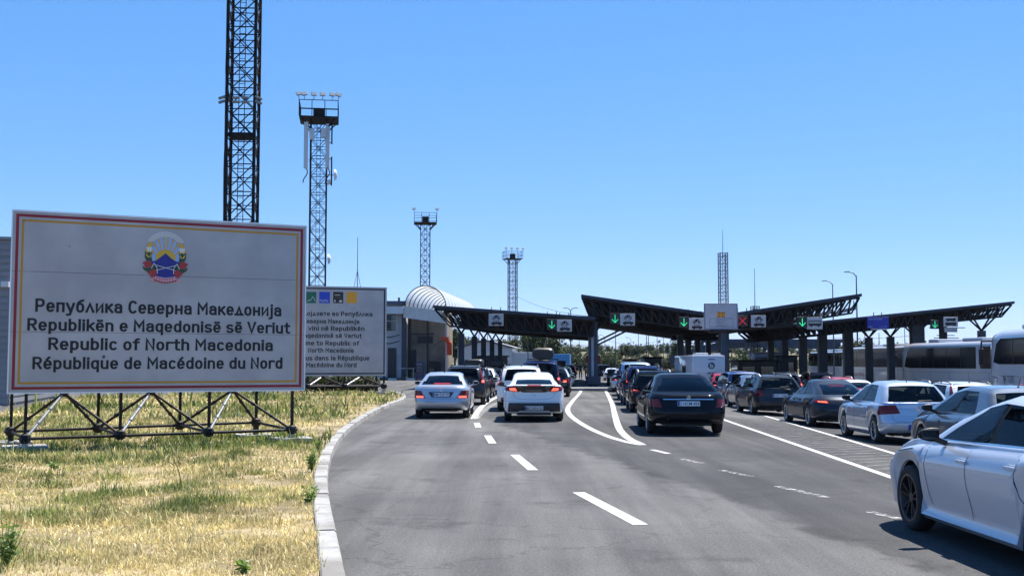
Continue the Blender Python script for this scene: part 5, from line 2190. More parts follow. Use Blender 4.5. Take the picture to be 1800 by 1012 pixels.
for txt, xr, yb, yc in (('Добредојдовте во Република', 654.5, 556, 548), ('Северна Македонија', 631.5, 569, 561), ('Mirë se vini në Republikën', 640.5, 581.5, 573.5), ('Maqedonisë së Veriut', 635.5, 594, 586),
                        ('Welcome to Republic of', 631, 607, 599), ('North Macedonia', 621.5, 619.5, 611.5), ('Bienvenus dans la République', 649, 633, 625), ('Macédoine du Nord', 626.5, 645, 637)):
    u1, v0 = B2.uv(xr, yb)
    _, v1 = B2.uv(xr, yc)
    u0 = {'North Macedonia': B2.uv(541.5, yb)[0], 'Macédoine du Nord': B2.uv(538, yb)[0]}.get(txt, 2 * cx2 - u1 if len(txt) < 25 else 2 * cx2 - u1 - .1)
    if txt.startswith('Север'):
        u0 = B2.uv(533.5, yb)[0]
    if txt.startswith('Maq'):
        u0 = B2.uv(526, yb)[0]
    if txt.startswith('Welc'):
        u0 = B2.uv(505, yb)[0]
    if txt.startswith('Mir'):
        u0 = B2.uv(497, yb)[0]
    if txt.startswith('Bien'):
        u0 = B2.uv(495, yb)[0]
    if txt.startswith('Доб'):
        u0 = B2.uv(500, yb)[0]
    sign_text(txt, board2, LM @ Matrix.Translation((0, 0, .004)), u0, u1, v0, (v1 - v0), INK)
fr = [(L2 * t, .14, .42) for t in (.02, .36, .66, .985)]
re_ = [(L2 * t, 2.2, .42) for t in (.02, .36, .66, .985)]
tops = [(L2 * t, 1.1, h0 - .05) for t in (.2, .5, .82)]
space_frame(board2, fr, re_, tops, 2, h0 + .6, .09, .17)

# yellow rail behind the big board
p = ground(62, 727, .09)
t = thing('rail_stand', 'small yellow green metal frame standing in the grass behind the big board', 'stand', (p.x, p.y, .085))
mb = MB()
w_ = 37 * p.y / 2000
for x in (0, w_):
    mb.bar((x, 0, 0), (x, 0, 1.15), .05)
mb.build('upright', mat('yellow_green_paint', (.33, .36, .06), .5), t)
mb = MB()
for z in (.22, .85):
    mb.bar((.025, 0, z), (w_ - .025, 0, z), .045)
mb.build('cross_bar', MAT['yellow_green_paint'], t)

# ================================================================== LATTICE TOWERS
noisy('lamp_housing', (.16, .17, .16), (.24, .25, .24), 4, .5)
TOWER = noisy('weathered_tower_steel', (.005, .006, .009), (.011, .013, .017), .8, .7, spec=.12, c3=(.018, .015, .013), scale3=.4)


def lattice(mb, w0, w1, z0, z1, bay, leg, br, extra=True):
    n = max(1, round((z1 - z0) / bay))
    for k in range(n):
        za, zb = lerp(z0, z1, k / n), lerp(z0, z1, (k + 1) / n)
        wa, wb = lerp(w0, w1, k / n) / 2, lerp(w0, w1, (k + 1) / n) / 2
        ca = [Vector((x * wa, y * wa, za)) for x, y in ((-1, -1), (1, -1), (1, 1), (-1, 1))]
        cb = [Vector((x * wb, y * wb, zb)) for x, y in ((-1, -1), (1, -1), (1, 1), (-1, 1))]
        for i in range(4):
            j = (i + 1) % 4
            mb.bar(ca[i], cb[i], leg)
            mb.bar(ca[i], cb[j], br)
            mb.bar(ca[j], cb[i], br)
            mb.bar(cb[i], cb[j], br)
            if extra:
                mb.bar((ca[i] + cb[i]) / 2, (ca[j] + cb[j]) / 2, br * .8)


def tower(name, label, px, Y, ytop, w, rz=0, platform=True, lamps=6, bay=None, leg=None, cat='tower', group='lattice towers around the border post', spike=0):
    p = at(px, 640, Y)
    H = at(px, ytop, Y).z
    t = thing(name, label, cat, (p.x, Y, gz(p.x) if Y < 230 else -.55), rz, group)
    mb = MB()
    top = H if not platform else H - 2.1
    lattice(mb, w, w, 0, top, bay or w * 1.15, leg or w * .085, w * .035)
    mb.build('mast', TOWER, t)
    mb = MB()
    for x in (-.2, .2):
        mb.bar((x, -w * .28, 0), (x, -w * .28, top), .05)
    for k in range(int(top / .45)):
        mb.bar((-.2, -w * .28, .3 + k * .45), (.2, -w * .28, .3 + k * .45), .035)
    mb.build('ladder', TOWER, t)
    if platform:
        pw = 2.1
        mb = MB()
        mb.box((0, 0, top + .06), (pw * 2, pw * 2, .12))
        for i in range(4):
            a = PI / 4 + i * PI / 2
            mb.bar((math.cos(a) * w * .7, math.sin(a) * w * .7, top - 1.1), (math.cos(a) * pw * 1.2, math.sin(a) * pw * 1.2, top), .12)
        mb.box((0, 0, top + .75), (1.2, 1.0, 1.2))
        mb.build('platform', TOWER, t)
        mb = MB()
        cs = [Vector((x * pw, y * pw, top + .12)) for x, y in ((-1, -1), (1, -1), (1, 1), (-1, 1))]
        for i in range(4):
            a, b = cs[i], cs[(i + 1) % 4]
            for z in (.75, 1.75):
                mb.bar(a + Vector((0, 0, z)), b + Vector((0, 0, z)), .07)
            for s in (0, .33, .66):
                q = a.lerp(b, s)
                mb.bar(q, q + Vector((0, 0, 1.75)), .08)
        mb.build('railing', TOWER, t)
        for k in range(lamps):
            x = lerp(-pw * 1.02, pw * 1.02, (0, .14, .38, .60, .84, 1)[k] if lamps == 6 else k / max(1, lamps - 1))
            mb = MB()
            rot = Matrix.Rotation(R(-28), 3, 'X') @ Matrix.Rotation(R(x * 9), 3, 'Y')
            mb.box((x, -pw + .1, top + 2.55), (.62, .12, .5), rot, 0, .03)
            mb.box(Vector((x, -pw + .1, top + 2.55)) + rot @ Vector((0, -.064, 0)), (.52, .01, .4), rot, 1)
            mb.bar((x, -pw, top + 1.87), (x, -pw + .1, top + 2.4), .07)
            mb.build('floodlight', [MAT['lamp_housing'], mat('lamp_glass', (.45, .47, .45), .15, .2)], t)
    if spike:
        mb = MB()
        mb.tube((0, 0, top - 1), (0, 0, top + spike), .06, .03, 6)
        mb.build('spike', TOWER, t)
    return t, top


t, top = tower('lattice_mast', 'tallest lattice mast rising out of the picture behind the big board', 420, 80, -40, 1.95, R(4), False, bay=1.9, leg=.20)
mb = MB()
rr = random.Random(4)
for x, y in ((-1.02, -.8), (-1.05, -.3)):
    pts = [Vector((x + rr.uniform(-.06, .06), y, z)) for z in np.linspace(0, top, 26)]
    mb.path(pts, .09, 6)
mb.build('cable_bundle', BLACKPL, t)
zl = at(420, 186, 80).z
for x, s in ((-1.12, -1), (1.12, 1), (-.3, 0), (.35, 0)):
    for dz in (0, .3):
        mb = MB()
        mb.box((x + s * .15, -1.15, zl + dz), (.5, .3, .14), Matrix.Rotation(R(20 * s), 3, 'Y'), 0, .03)
        mb.bar((x * .85, -.95, zl + dz), (x + s * .1, -1.1, zl + dz), .06)
        mb.build('floodlight', MAT['lamp_housing'], t)
mb = MB()
zp = at(420, 240, 80).z
mb.box((0, 0, zp), (1.85, 1.85, .22))
mb.build('rest_platform', TOWER, t)

t, top = tower('floodlight_tower', 'tall floodlight tower with antenna panels and a dish beside the tallest mast', 556, 125, 180, 1.75, R(8), True, 6)
WANT = mat('antenna_white', (.55, .56, .57), .4)
for x, y, h, z in ((-1.35, -1.3, 5.2, top - 3.0), (1.0, -1.0, 5.0, top - 3.0), (-.7, -1.5, 1.2, top - 1.8), (.55, -1.4, 1.0, top - 1.6)):
    mb = MB()
    mb.box((x, y, z), (.45 if h > 2 else .55, .3, h), None, 0, .06)
    mb.bar((x * .6, y * .5, z + h * .3), (x, y, z + h * .3), .07)
    mb.bar((x * .6, y * .5, z - h * .3), (x, y, z - h * .3), .07)
    mb.build('antenna_panel', WANT, t)
mb = MB()
for a, b in ((-1.4, top - 5.4), (1.0, top - 5.4)):
    pts = [Vector((a + .25 * math.sin(k), -1.2, b - .35 * k)) for k in range(6)]
    mb.path(pts, .06, 5)
mb.build('feed_cable', BLACKPL, t)
for x, z, r in ((1.75, top - 6.2, .62), (1.05, top - 7.0, .35), (1.15, top - 15.5, .55)):
    mb = MB()
    c = Vector((x, -1.2, z))
    mb.lathe([(.0, r), (.18, r * .9), (.30, r * .5), (.34, .01)], 'x', 20, 0, c)
    mb.lathe([(-.01, .01), (.0, r)], 'x', 20, 0, c)
    mb.bar(c + Vector((.1, 0, 0)), (.75, -.75, z), .09)
    mb.build('dish', WANT, t)
mb = MB()
for z0, z1 in ((top - 7.4, top - 4.2), (top - 2.8, top - .5)):
    mb.tube((1.45, -1.2, z0), (1.45, -1.2, z1), .08, None, 8)
    mb.bar((.8, -.8, z0 + .2), (1.45, -1.2, z0 + .2), .08)
    mb.bar((.8, -.8, z1 - .2), (1.45, -1.2, z1 - .2), .08)
mb.build('antenna_pole', TOWER, t)

tower('floodlight_tower', 'floodlight tower standing above the arched white roof', 746.5, 213, 374, 1.75, R(5), True, 2)
tower('floodlight_tower', 'floodlight tower behind the left end of the border canopy', 901, 280, 437, 1.9, R(14), True, 4)
t, top = tower('lattice_mast', 'slim lattice mast with a spike behind the sign carrying the flag', 1273, 200, 440, 1.35, R(6), False, spike=4.1, bay=1.3, leg=.12)
tower('lattice_mast', 'shortest lattice mast with a thin spike right of the flag sign', 1328.5, 150, 532, .85, R(10), False, spike=5.0, bay=.9, leg=.08)

# ================================================================== BUILDINGS ON THE LEFT
WALLW = noisy('white_render', (.40, .41, .42), (.50, .51, .52), 1.2, .85, c3=(.42, .42, .42), scale3=.5, bump=.1)
WALLB = noisy('brown_dirty_wall', (.16, .125, .085), (.28, .225, .16), .8, .85, 7, c3=(.09, .075, .06), scale3=.35, stretch=(1, 1, .5))
CLAD = noisy('grey_cladding', (.20, .21, .23), (.27, .28, .30), .6, .55, metal=.2, c3=(.16, .16, .17), scale3=.15)
BLUER = noisy('dark_blue_steel', (.010, .022, .055), (.02, .036, .075), 1.5, .45)
DKGL = mat('dark_window_glass', (.015, .018, .022), .06, 0, .8)
FRAMEW = mat('white_window_frame', (.55, .56, .56), .45)
POLY = bpy.data.materials.new('milky_roof_sheet')
POLY.use_nodes = True
_b = POLY.node_tree.nodes['Principled BSDF']
_b.inputs['Base Color'].default_value = (.80, .84, .88, 1)
_b.inputs['Roughness'].default_value = .3
_t = POLY.node_tree.nodes.new('ShaderNodeBsdfTranslucent')
_t.inputs[0].default_value = (.80, .86, .92, 1)
_m = POLY.node_tree.nodes.new('ShaderNodeMixShader')
_m.inputs[0].default_value = .45
POLY.node_tree.links.new(_b.outputs[0], _m.inputs[1])
POLY.node_tree.links.new(_t.outputs[0], _m.inputs[2])
POLY.node_tree.links.new(_m.outputs[0], POLY.node_tree.nodes['Material Output'].inputs[0])

# corrugated shed at the far left
pR = at(16, 640, 46)
shed = thing('shed', 'grey ribbed metal shed behind the left edge of the big board', 'shed', (pR.x, 46, 0), R(12))
zt = at(8, 422, 46).z
mb = MB()
mb.box((-9, 6, zt / 2), (18, 12, zt - .02))
for k in range(int(zt / .27)):
    mb.box((-9, -.02, .2 + k * .27), (17.98, .05, .17))
    mb.box((.02, 6, .2 + k * .27), (.05, 11.98, .17))
mb.build('wall', CLAD, shed)
mb = MB()
mb.box((-9, 6, zt + .06), (18.3, 12.3, .12))
mb.build('roof', CLAD, shed)
mb = MB()
mb.box((-.2, -.15, at(8, 500, 46).z), (.3, .25, .22))
mb.build('wall_lamp', WANT, shed)

# pavement with striped kerb
mb = MB()
xs0, xs1 = -34.0, -10.2
mb.box(((xs0 + xs1) / 2, 118.6, .10), (xs1 - xs0, 8.6, .18))
tag(mb.build('pavement', CONC), kind='structure')
mb = MB()
x = xs0
k = 0
while x < xs1 - .4:
    mb.box((x + .45, 114.18, .10), (.88, .2, .22), None, k % 2, .015)
    x += .9
    k += 1
tag(mb.build('kerb', [mat('kerb_white', (.62, .62, .58), .8), mat('kerb_black', (.04, .04, .04), .8)]), kind='structure')

YB = 118.0
xR = at(712, 640, YB).x
zR = at(700, 534, YB).z
house = thing('office_building', 'white two storey office left of the arched roof with a dark door', 'building', (xR, YB, .19), R(-1))
zr_ = zR - .19
mb = MB()
mb.box((-8.2, 7, zr_ / 2), (16.0, 13.9, zr_ - .1))
mb.build('wall', WALLW, house)
mb = MB()
mb.box((-8.2, 6.7, zr_ + .1), (16.6, 14.8, .35))
for k in range(9):
    mb.box((-.6 - k * 1.7, -.6, zr_ + .45), (.2, .2, .35))
mb.build('roof', BLUER, house)
mb = MB()
mb.box((-7.9, -.8, at(690, 546, YB).z - .19), (15.6, 1.6, .75))
mb.build('canopy', FRAMEW, house)
mb = MB()
mb.box((-.12, -.25, zr_ / 2), (.42, .42, zr_ - .06))
mb.build('column', STEEL_B, house)
zw0, zw1 = at(690, 583, YB).z - .19, at(690, 550, YB).z - .19
for k in range(4):
    x = -2.0 - k * 3.4
    mb = MB()
    mb.box((x, -.04, (zw0 + zw1) / 2), (2.4, .1, zw1 - zw0))
    w_ = mb.build('window', FRAMEW, house)
    for j in (0, 1):
        for i in (0, 1):
            mb = MB()
            mb.box((x - .58 + 1.16 * i, -.10, zw0 + (zw1 - zw0) * (.3 if j == 0 else .76)), (1.02, .03, (zw1 - zw0) * (.52 if j == 0 else .34)))
            mb.build('pane', DKGL, w_)
zd = at(690, 611, YB).z - .19
mb = MB()
mb.box((-1.35, -.05, zd / 2), (.85, .12, zd - .02))
mb.build('door', mat('dark_door', (.012, .012, .014), .4), house)
mb = MB()
for z in (at(690, 590, YB).z, at(690, 601, YB).z):
    mb.path([Vector((-3.8, -.12, z - .2)), Vector((-1.6, -.14, z - .35)), Vector((-.5, -.5, z - .1))], .05, 5)
mb.build('cable', BLACKPL, house)

# hall with the arched roof
hall = thing('customs_hall', 'dark brown walled hall under the white arched roof with black ribs', 'building', (xR + .15, YB + .3, .19), R(-5))
Wh = (784 - 712) / 2000 * YB
zs_ = at(748, 541, YB).z - .19
mb = MB()
mb.box((Wh / 2, 2.2, zs_ / 2 - .2), (Wh - .1, 4.0, zs_ - .5))
mb.build('wall', WALLB, hall)
mb = MB()
mb.prism([(-.1, zs_ - 1.05), (Wh + .0, zs_ - 1.65), (Wh - .55, zs_ - .35), (-.1, zs_ + .15)], .18, Matrix(((1, 0, 0, 0), (0, 0, 1, -1.55), (0, 1, 0, 0), (0, 0, 0, 1))))
mb.build('fascia', noisy('pale_fascia', (.50, .48, .44), (.60, .58, .54), 2, .7), hall)
mb = MB()
ry = at(748, 503, YB).z - .19 - zs_
arc = []
for i in range(25):
    a = PI * i / 24
    arc.append((Wh / 2 - (Wh / 2 + .05) * math.cos(a), zs_ + ry * math.sin(a)))
rows = [[Vector((x, -1.3 + yy, z)) for x, z in arc] for yy in np.linspace(0, 27, 19)]
mb.grid(rows, 0, True)
mb.build('arched_roof', POLY, hall)
for k, yy in enumerate(np.linspace(0, 27, 12)):
    mb = MB()
    pts = [Vector((Wh / 2 + (x - Wh / 2) * .985, -1.3 + yy, zs_ + (z - zs_) * .985)) for x, z in arc]
    mb.path(pts, .055, 5)
    mb.build('roof_rib', STEEL_D, hall)
mb = MB()
for x0, z0, w0, h0_ in ((.5, .6, .9, 2.3), (2.7, 1.0, .75, .75), (1.9, 3.6, 1.6, .7), (3.2, .4, .7, 1.3)):
    mb.box((x0, .15, z0 + h0_ / 2), (w0, .12, h0_))
mb.box((.25, .1, zs_ / 2 - .4), (.28, .2, zs_ - .9))
mb.box((2.15, .1, zs_ / 2 - .4), (.12, .2, zs_ - .9))
mb.box((1.5, .1, 4.55), (2.7, .16, .12))
mb.build('wall_fitting', mat('dark_fitting', (.012, .011, .011), .6), hall)
mb = MB()
mb.box((Wh - .14, .06, zs_ / 2 - .6), (.16, .16, zs_ - 1.2))
mb.build('drain_pipe', GALV, hall)

# orange banner on the hall
pz0, pz1 = at(787, 624, YB - .5).z, at(787, 592, YB - .5).z
pxo = at(787, 600, YB - .5).x
t = thing('banner', 'orange red flag hanging at the right corner of the dark hall', 'flag', (pxo, YB - .5, pz0))
mb = MB()
rows = []
for i in range(13):
    z = (pz1 - pz0) * i / 12
    wd = .55 + .35 * max(0, (i - 8) / 4)
    rows.append([Vector((-.75 * (i > 8) * (i - 8) / 4 + wd * (j / 6 - .2), .10 * math.sin(j * 1.9 + i * .35), z)) for j in range(7)])
mb.grid(rows, 0, True)
mb.grid(rows, 0, True, flip=True)
mb.build('cloth', mat('orange_cloth', (.62, .07, .015), .7), t)
mb = MB()
mb.tube((.2, .1, pz1 - pz0 + .05), (-1.5, .1, (pz1 - pz0) * .52), .03, None, 6)
mb.build('pole', STEEL_D, t)

# blue vending box and white table by the hall
p = at(738, 655, 114.9)
t = thing('vending_machine', 'dark blue vending cabinet standing against the hall', 'cabinet', (p.x, 115.6, .19))
mb = MB()
mb.box((0, 0, .85), (.8, .7, 1.7), None, 0, .04)
mb.build('case', mat('cabinet_blue', (.012, .03, .12), .35), t)
mb = MB()
for k in range(4):
    mb.box((-.06, -.36, .45 + k * .32), (.5, .03, .18))
mb.build('display', DKGL, t)
p = at(713, 664, 115.2)
t = thing('table', 'thin white topped table on the pavement in front of the office', 'table', (p.x, 115.5, .19))
mb = MB()
mb.box((0, 0, 1.0), (1.75, .6, .05))
mb.build('table_top', FRAMEW, t)
for x in (-.75, .75):
    for y in (-.22, .22):
        mb = MB()
        mb.bar((x, y, 0), (x, y, .975), .05)
        mb.build('leg', GALV, t)

# low pale house seen under the canopy
ph = at(852, 650, 150)
t = thing('pale_house', 'low pale house with a shallow roof seen beneath the canopy', 'building', (ph.x, 150, 0), R(-6))
wz = at(850, 612, 150).z
mb = MB()
mb.box((0, 4, wz / 2), (7.2, 8, wz))
mb.prism([(-3.6, 0), (3.6, 0), (0, 1.0)], 7.8, Matrix(((1, 0, 0, 0), (0, 0, 1, .1), (0, 1, 0, wz - .01), (0, 0, 0, 1))))
mb.build('wall', WALLW, t)
mb = MB()
for sx in (-1, 1):
    mb.add([(0, -.4, wz + 1.12), (0, 8.4, wz + 1.12), (sx * 4.0, 8.4, wz + .02), (sx * 4.0, -.4, wz + .02), (0, -.4, wz + 1.22), (0, 8.4, wz + 1.22), (sx * 4.0, 8.4, wz + .12), (sx * 4.0, -.4, wz + .12)],
           [(0, 1, 2, 3), (7, 6, 5, 4), (0, 3, 7, 4), (2, 1, 5, 6), (3, 2, 6, 7)])
mb.build('roof', CLAD, t)
for x in (-2.2, .6):
    mb = MB()
    mb.box((x, -.03, 1.6), (1.1, .1, 1.1))
    mb.build('window', DKGL, t)

# white lorry body and blue container behind the queue
for px, w_, h_, Y, m, lab, nm, rz in ((921, 3.6, 2.9, 150, WALLW, 'white box body with ribbed sides parked behind the roof box', 'box_trailer', 4), (983, 3.0, 2.75, 160, mat('container_blue', (.05, .22, .45), .5), 'bright blue container beyond the queue of cars', 'container', -4)):
    p = at(px, 650, Y)
    t = thing(nm, lab, 'container', (p.x, Y, 0), R(rz))
    mb = MB()
    mb.box((0, 3, h_ / 2 + .25), (w_, 6, h_), None, 0, .04)
    for k in range(9):
        mb.box((-w_ / 2 + w_ * (k + .5) / 9, -.02, h_ / 2 + .25), (w_ / 20, .05, h_ - .3))
    mb.build('body', m, t)
    mb = MB()
    for x in (-w_ * .4, w_ * .4):
        for y in (.4, 5.5):
            mb.box((x, y, .13), (.25, .3, .26))
    mb.build('support', STEEL_D, t)
# ================================================================== BORDER CANOPIES
ROOFT = noisy('roof_edge_steel', (.008, .015, .032), (.014, .024, .048), 1.0, .45)
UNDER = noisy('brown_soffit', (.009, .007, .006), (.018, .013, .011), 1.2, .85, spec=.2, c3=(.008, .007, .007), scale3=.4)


def truss_mb(xL, xR, zL, zR, dep, y, inL, inR, step=None, chord=.13, web=.09):
    mb = MB()
    zt = lambda x: lerp(zL, zR, (x - xL) / (xR - xL))
    mb.bar((xL, y, zt(xL)), (xR, y, zt(xR)), chord)
    a, b = xL + inL, xR - inR
    mb.bar((a, y, zt(a) - dep), (b, y, zt(b) - dep), chord)
    n = max(2, round((xR - xL) / (step or dep * .62)))
    top = [xL + (xR - xL) * i / n for i in range(n + 1)]
    bot = [a + (b - a) * (i + .5) / n for i in range(n)]
    mb.bar((xL, y, zt(xL)), (a, y, zt(a) - dep), web)
    mb.bar((xR, y, zt(xR)), (b, y, zt(b) - dep), web)
    for i in range(n):
        mb.bar((top[i], y, zt(top[i])), (bot[i], y, zt(bot[i]) - dep), web)
        mb.bar((top[i + 1], y, zt(top[i + 1])), (bot[i], y, zt(bot[i]) - dep), web)
    return mb


def canopy(label, X0, Y0, rz, segs, y1, back, dep, nt, soffit=None, inset=(.6, .6), skew=0.0):
    """segs: list of (x, z of the roof edge); the roof runs from y 0 to y1, its back raised by `back`"""
    t = thing('border_canopy', label, 'canopy', (X0, Y0, 0), rz, 'canopies over the lanes of the border post')
    mb = MB()
    th = .20
    for (xa, za), (xb, zb) in zip(segs, segs[1:]):
        v = []
        for x, z in ((xa, za), (xb, zb)):
            v += [(x, -.25, z), (x + skew, y1, z + back), (x, -.25, z - th), (x + skew, y1, z + back - th)]
        mb.add(v, [(0, 4, 5, 1), (2, 3, 7, 6), (0, 2, 6, 4), (1, 5, 7, 3), (0, 1, 3, 2), (4, 6, 7, 5)])
    mb.build('roof', ROOFT, t)
    for k in range(nt):
        s = k / max(1, nt - 1)
        y = .15 + s * (y1 - .4)
        for i, ((xa, za), (xb, zb)) in enumerate(zip(segs, segs[1:])):
            d = back * y / y1
            sk = skew * y / y1
            mb = truss_mb(xa + .05 + sk, xb - .05 + sk, za + d - th - .06, zb + d - th - .06, dep, y, inset[0] if i == 0 else 0.02, inset[1] if i == len(segs) - 2 else .02)
            mb.build('truss', STEEL_D, t)
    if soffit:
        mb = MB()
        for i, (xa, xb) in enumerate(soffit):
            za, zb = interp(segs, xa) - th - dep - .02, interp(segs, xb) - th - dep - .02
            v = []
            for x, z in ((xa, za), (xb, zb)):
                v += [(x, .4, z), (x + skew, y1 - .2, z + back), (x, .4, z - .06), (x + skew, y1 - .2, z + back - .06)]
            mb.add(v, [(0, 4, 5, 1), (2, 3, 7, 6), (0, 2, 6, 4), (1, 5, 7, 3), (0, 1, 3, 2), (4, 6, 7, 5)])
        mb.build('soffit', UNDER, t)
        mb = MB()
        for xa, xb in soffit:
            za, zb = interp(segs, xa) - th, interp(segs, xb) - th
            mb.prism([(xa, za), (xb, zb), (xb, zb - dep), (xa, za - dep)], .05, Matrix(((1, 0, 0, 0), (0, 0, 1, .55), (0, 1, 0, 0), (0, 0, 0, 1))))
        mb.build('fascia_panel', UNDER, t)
    return t


def v_column(t, x, y, zj, ztop, w=.45, spread=.95, m=None):
    """square column with a V of struts on top; z relative to the canopy origin"""
    mb = MB()
    mb.box((x, y, (zj - .35) / 2), (w, w, zj - .35))
    mb.box((x, y, .12), (w * 1.5, w * 1.5, .24))
    c = mb.build('column', m or STEEL_B, t)
    for sx in (-1, 1):
        for sy in (-.6, .6):
            mb = MB()
            mb.tube((x, y, zj - .37), (x + sx * spread, y + sy * spread, ztop), .07, None, 8)
            mb.build('strut', STEEL_D, c)


# canopy one: from the hall to the big blue pillar
Y1 = 76.0
xa, xb = at(762, 540, Y1).x, at(1046, 558, Y1).x
za, zb = at(762, 536.5, Y1).z, at(1046, 557, Y1).z
c1 = canopy('left canopy joining the customs hall to the blue pillar', 0, Y1, 0, [(xa, za), (xb, zb)], 35, .45, 1.05, 8, [(xa + 1.8, xb - .1)], (1.0, .1), 2.2)
for k, (px, yj, Y) in enumerate(((811, 577, 80), (834, 583, 88), (850, 587, 95), (865, 590, 102), (879, 592.5, 109))):
    p = at(px, yj, Y)
    v_column(c1, p.x, Y - Y1, p.z, p.z + .95, .42, .8)
# canopies two and three: the wide V
xl, xv, xr = at(1021, 518, Y1).x, at(1268, 553, Y1).x, at(1513, 516, Y1).x
zl, zv, zr2 = at(1021, 517.5, Y1).z, at(1268, 553, Y1).z, at(1513, 516, Y1).z
c2 = canopy('middle canopy shaped like a wide V behind the flag sign', 0, Y1, 0, [(xl, zl), (xv, zv), (xr, zr2)], 36, .25, .95, 9, [(xl + 1.2, xv - .2), (xv + .1, lerp(xv, xr, .45))], (.75, .55), 2.9)
mb = MB()
px = at(1043, 600, 77).x
mb.box((px, 1.3, 2.25), (.62, .62, 4.5))
mb.box((px, 1.3, .55), (.95, .95, .6), None, 0, .05)
pil = mb.build('pillar', STEEL_B, c2)
mb = MB()
mb.box((px - .06, .96, 2.4), (.16, .05, 3.4))
mb.build('cover_strip', noisy('pale_strip', (.25, .28, .32), (.32, .35, .38), 3, .5), pil)
for a, b in (((px + .3, 1.3, 3.2), (px + 2.6, 1.0, 4.35)), ((px + .3, 1.3, 2.95), (px + 3.1, 1.0, 4.3)), ((px - .3, 1.3, 3.7), (px - 1.4, 1.0, 4.6)), ((px + .2, 1.3, 3.9), (px + .9, 1, 4.7))):
    mb = MB()
    mb.bar(a, b, .12)
    mb.build('strut', STEEL_D, pil)
mb = MB()
for dx in (-.42, .36):
    mb.box((px + dx, .95, 2.0), (.20, .06, .5), None, 0, .03)
mb.build('warning_panel', mat('warning_red', (.13, .008, .008), .6), pil)
for k, (qx, Y) in enumerate(((1196, 86), (1210, 92), (1226, 99), (1245, 108), (1272, 79))):
    p = at(qx, 640, Y)
    zc = interp([(xl, zl), (xv, zv), (xr, zr2)], p.x) - 1.25
    mb = MB()
    w = .45 if k < 4 else .62
    mb.box((p.x, Y - Y1, zc / 2), (w, w, zc))
    mb.build('column', STEEL_B, c2)
mb = MB()
q0, q1 = at(1180, 592, 90), at(1262, 590, 90)
mb.box(((q0.x + q1.x) / 2, 14, q0.z - .1), (q1.x - q0.x, 1.0, .35), None, 0, .08)
mb.build('duct', STEEL_D, c2)
# tube lights hung under the right wing
for (ax, ay, bx, by, Y) in ((1472, 549, 1506, 541, 77), (1430, 556, 1461, 548, 80), (1396, 563, 1424, 555, 84), (1362, 569, 1390, 562, 88), (1330, 573, 1357, 567, 92)):
    a, b = at(ax, ay, Y), at(bx, by, Y)
    mb = MB()
    a.y -= Y1
    b.y -= Y1
    mb.bar(a, b, .28, .22)
    mb.build('lamp_bar', GALV, c2)
    mb = MB()
    for s in (.15, .85):
        q = a.lerp(b, s)
        mb.bar(q, q + Vector((0, 0, .55)), .05)
    mb.build('hanger', STEEL_D, c2)

# canopy four: far right
Y4 = 87.0
xl4, xr4 = at(1345, 575, Y4).x, at(1781, 530, Y4).x
zl4, zr4 = at(1345, 574, Y4).z, at(1781, 529.5, Y4).z
c4 = canopy('right canopy over the coach lanes with an open lattice tip', 0, Y4, 0, [(xl4, zl4), (xr4, zr4)], 11, .05, .82, 7, [(lerp(xl4, xr4, .22), lerp(xl4, xr4, .62))], (.8, .8))
for px, yj, Y in ((1725, 573, Y4 + 3), (1608, 583, Y4 + 5), (1565, 584, Y4 + 5), (1527, 585.5, Y4 + 6)):
    p = at(px, yj, Y)
    v_column(c4, p.x, Y - Y4, p.z, p.z + 1.0, .5, 1.15)
for px, w, Y in ((1613, .95, Y4 + 2), (1491, .75, Y4 + 8), (1446, .7, Y4 + 8), (1412, .6, Y4 + 8), (1380, .5, Y4 + 9), (1355, .5, Y4 + 10)):
    p = at(px, 640, Y)
    zc = interp([(xl4, zl4), (xr4, zr4)], p.x) - 1.0
    mb = MB()
    mb.box((p.x, Y - Y4, zc / 2 - .15), (w, w * .8, zc + .3))
    mb.build('column', STEEL_B, c4)

# traffic island with the pillar
mb = MB()
for sx in (0,):
    a, b = at(984, 690, 70), at(1090, 690, 70)
    mb.box(((a.x + b.x) / 2, 92, .09), (b.x - a.x, 42, .18), None, 0, .03)
tag(mb.build('traffic_island', CONC), kind='structure')
p = at(1076, 664, 77.5)
t = thing('bollard', 'dark round topped bollard beside the blue pillar', 'bollard', (p.x, 77.5, .18))
mb = MB()
mb.lathe([(0, .01), (0, .36), (.75, .36), (.98, .30), (1.08, .15), (1.1, .01)], 'z', 18)
mb.build('post', STEEL_D, t)
mb = MB()
mb.lathe([(.55, .365), (.72, .365)], 'z', 18)
mb.build('band', mat('bollard_band', (.25, .25, .22), .5), t)

# ================================================================== LANE SIGNS
GREENL = mat('green_arrow_light', (.02, .5, .2), .4, 0, 0, .5, (.05, 1, .42), .5)
REDL = mat('red_cross_light', (.5, .02, .02), .4, 0, 0, .5, (1, .04, .03), .25)
LANEW = noisy('lane_sign_white', (.36, .36, .385), (.43, .43, .455), 3, .5)


def icon_motorbike(mb, M, s, m):
    for cx in (-.34, .34):
        n = 16
        o_, i_ = circ(cx, -.16, .19, None, n), circ(cx, -.16, .10, None, n)
        for k in range(n):
            j = (k + 1) % n
            mb.prism([o_[k], o_[j], i_[j], i_[k]], .02, M @ Matrix.Diagonal((s, s, 1, 1)), m)
    for q in ([(-.38, -.1), (-.1, -.08), (.05, -.14), (.12, .06), (.22, .10), (.02, .16), (-.12, .06), (-.34, .08)], [(.10, .05), (.18, .28), (.26, .30), (.26, .26), (.22, .24), (.36, -.14), (.31, -.16), (.2, .08)],
              [(-.14, .05), (-.22, .20), (-.06, .30), (.06, .16)], [(.14, .22), (.02, .34), (.06, .38), (.22, .28)]):
        mb.prism([(x * s, y * s) for x, y in q], .02, M, m)


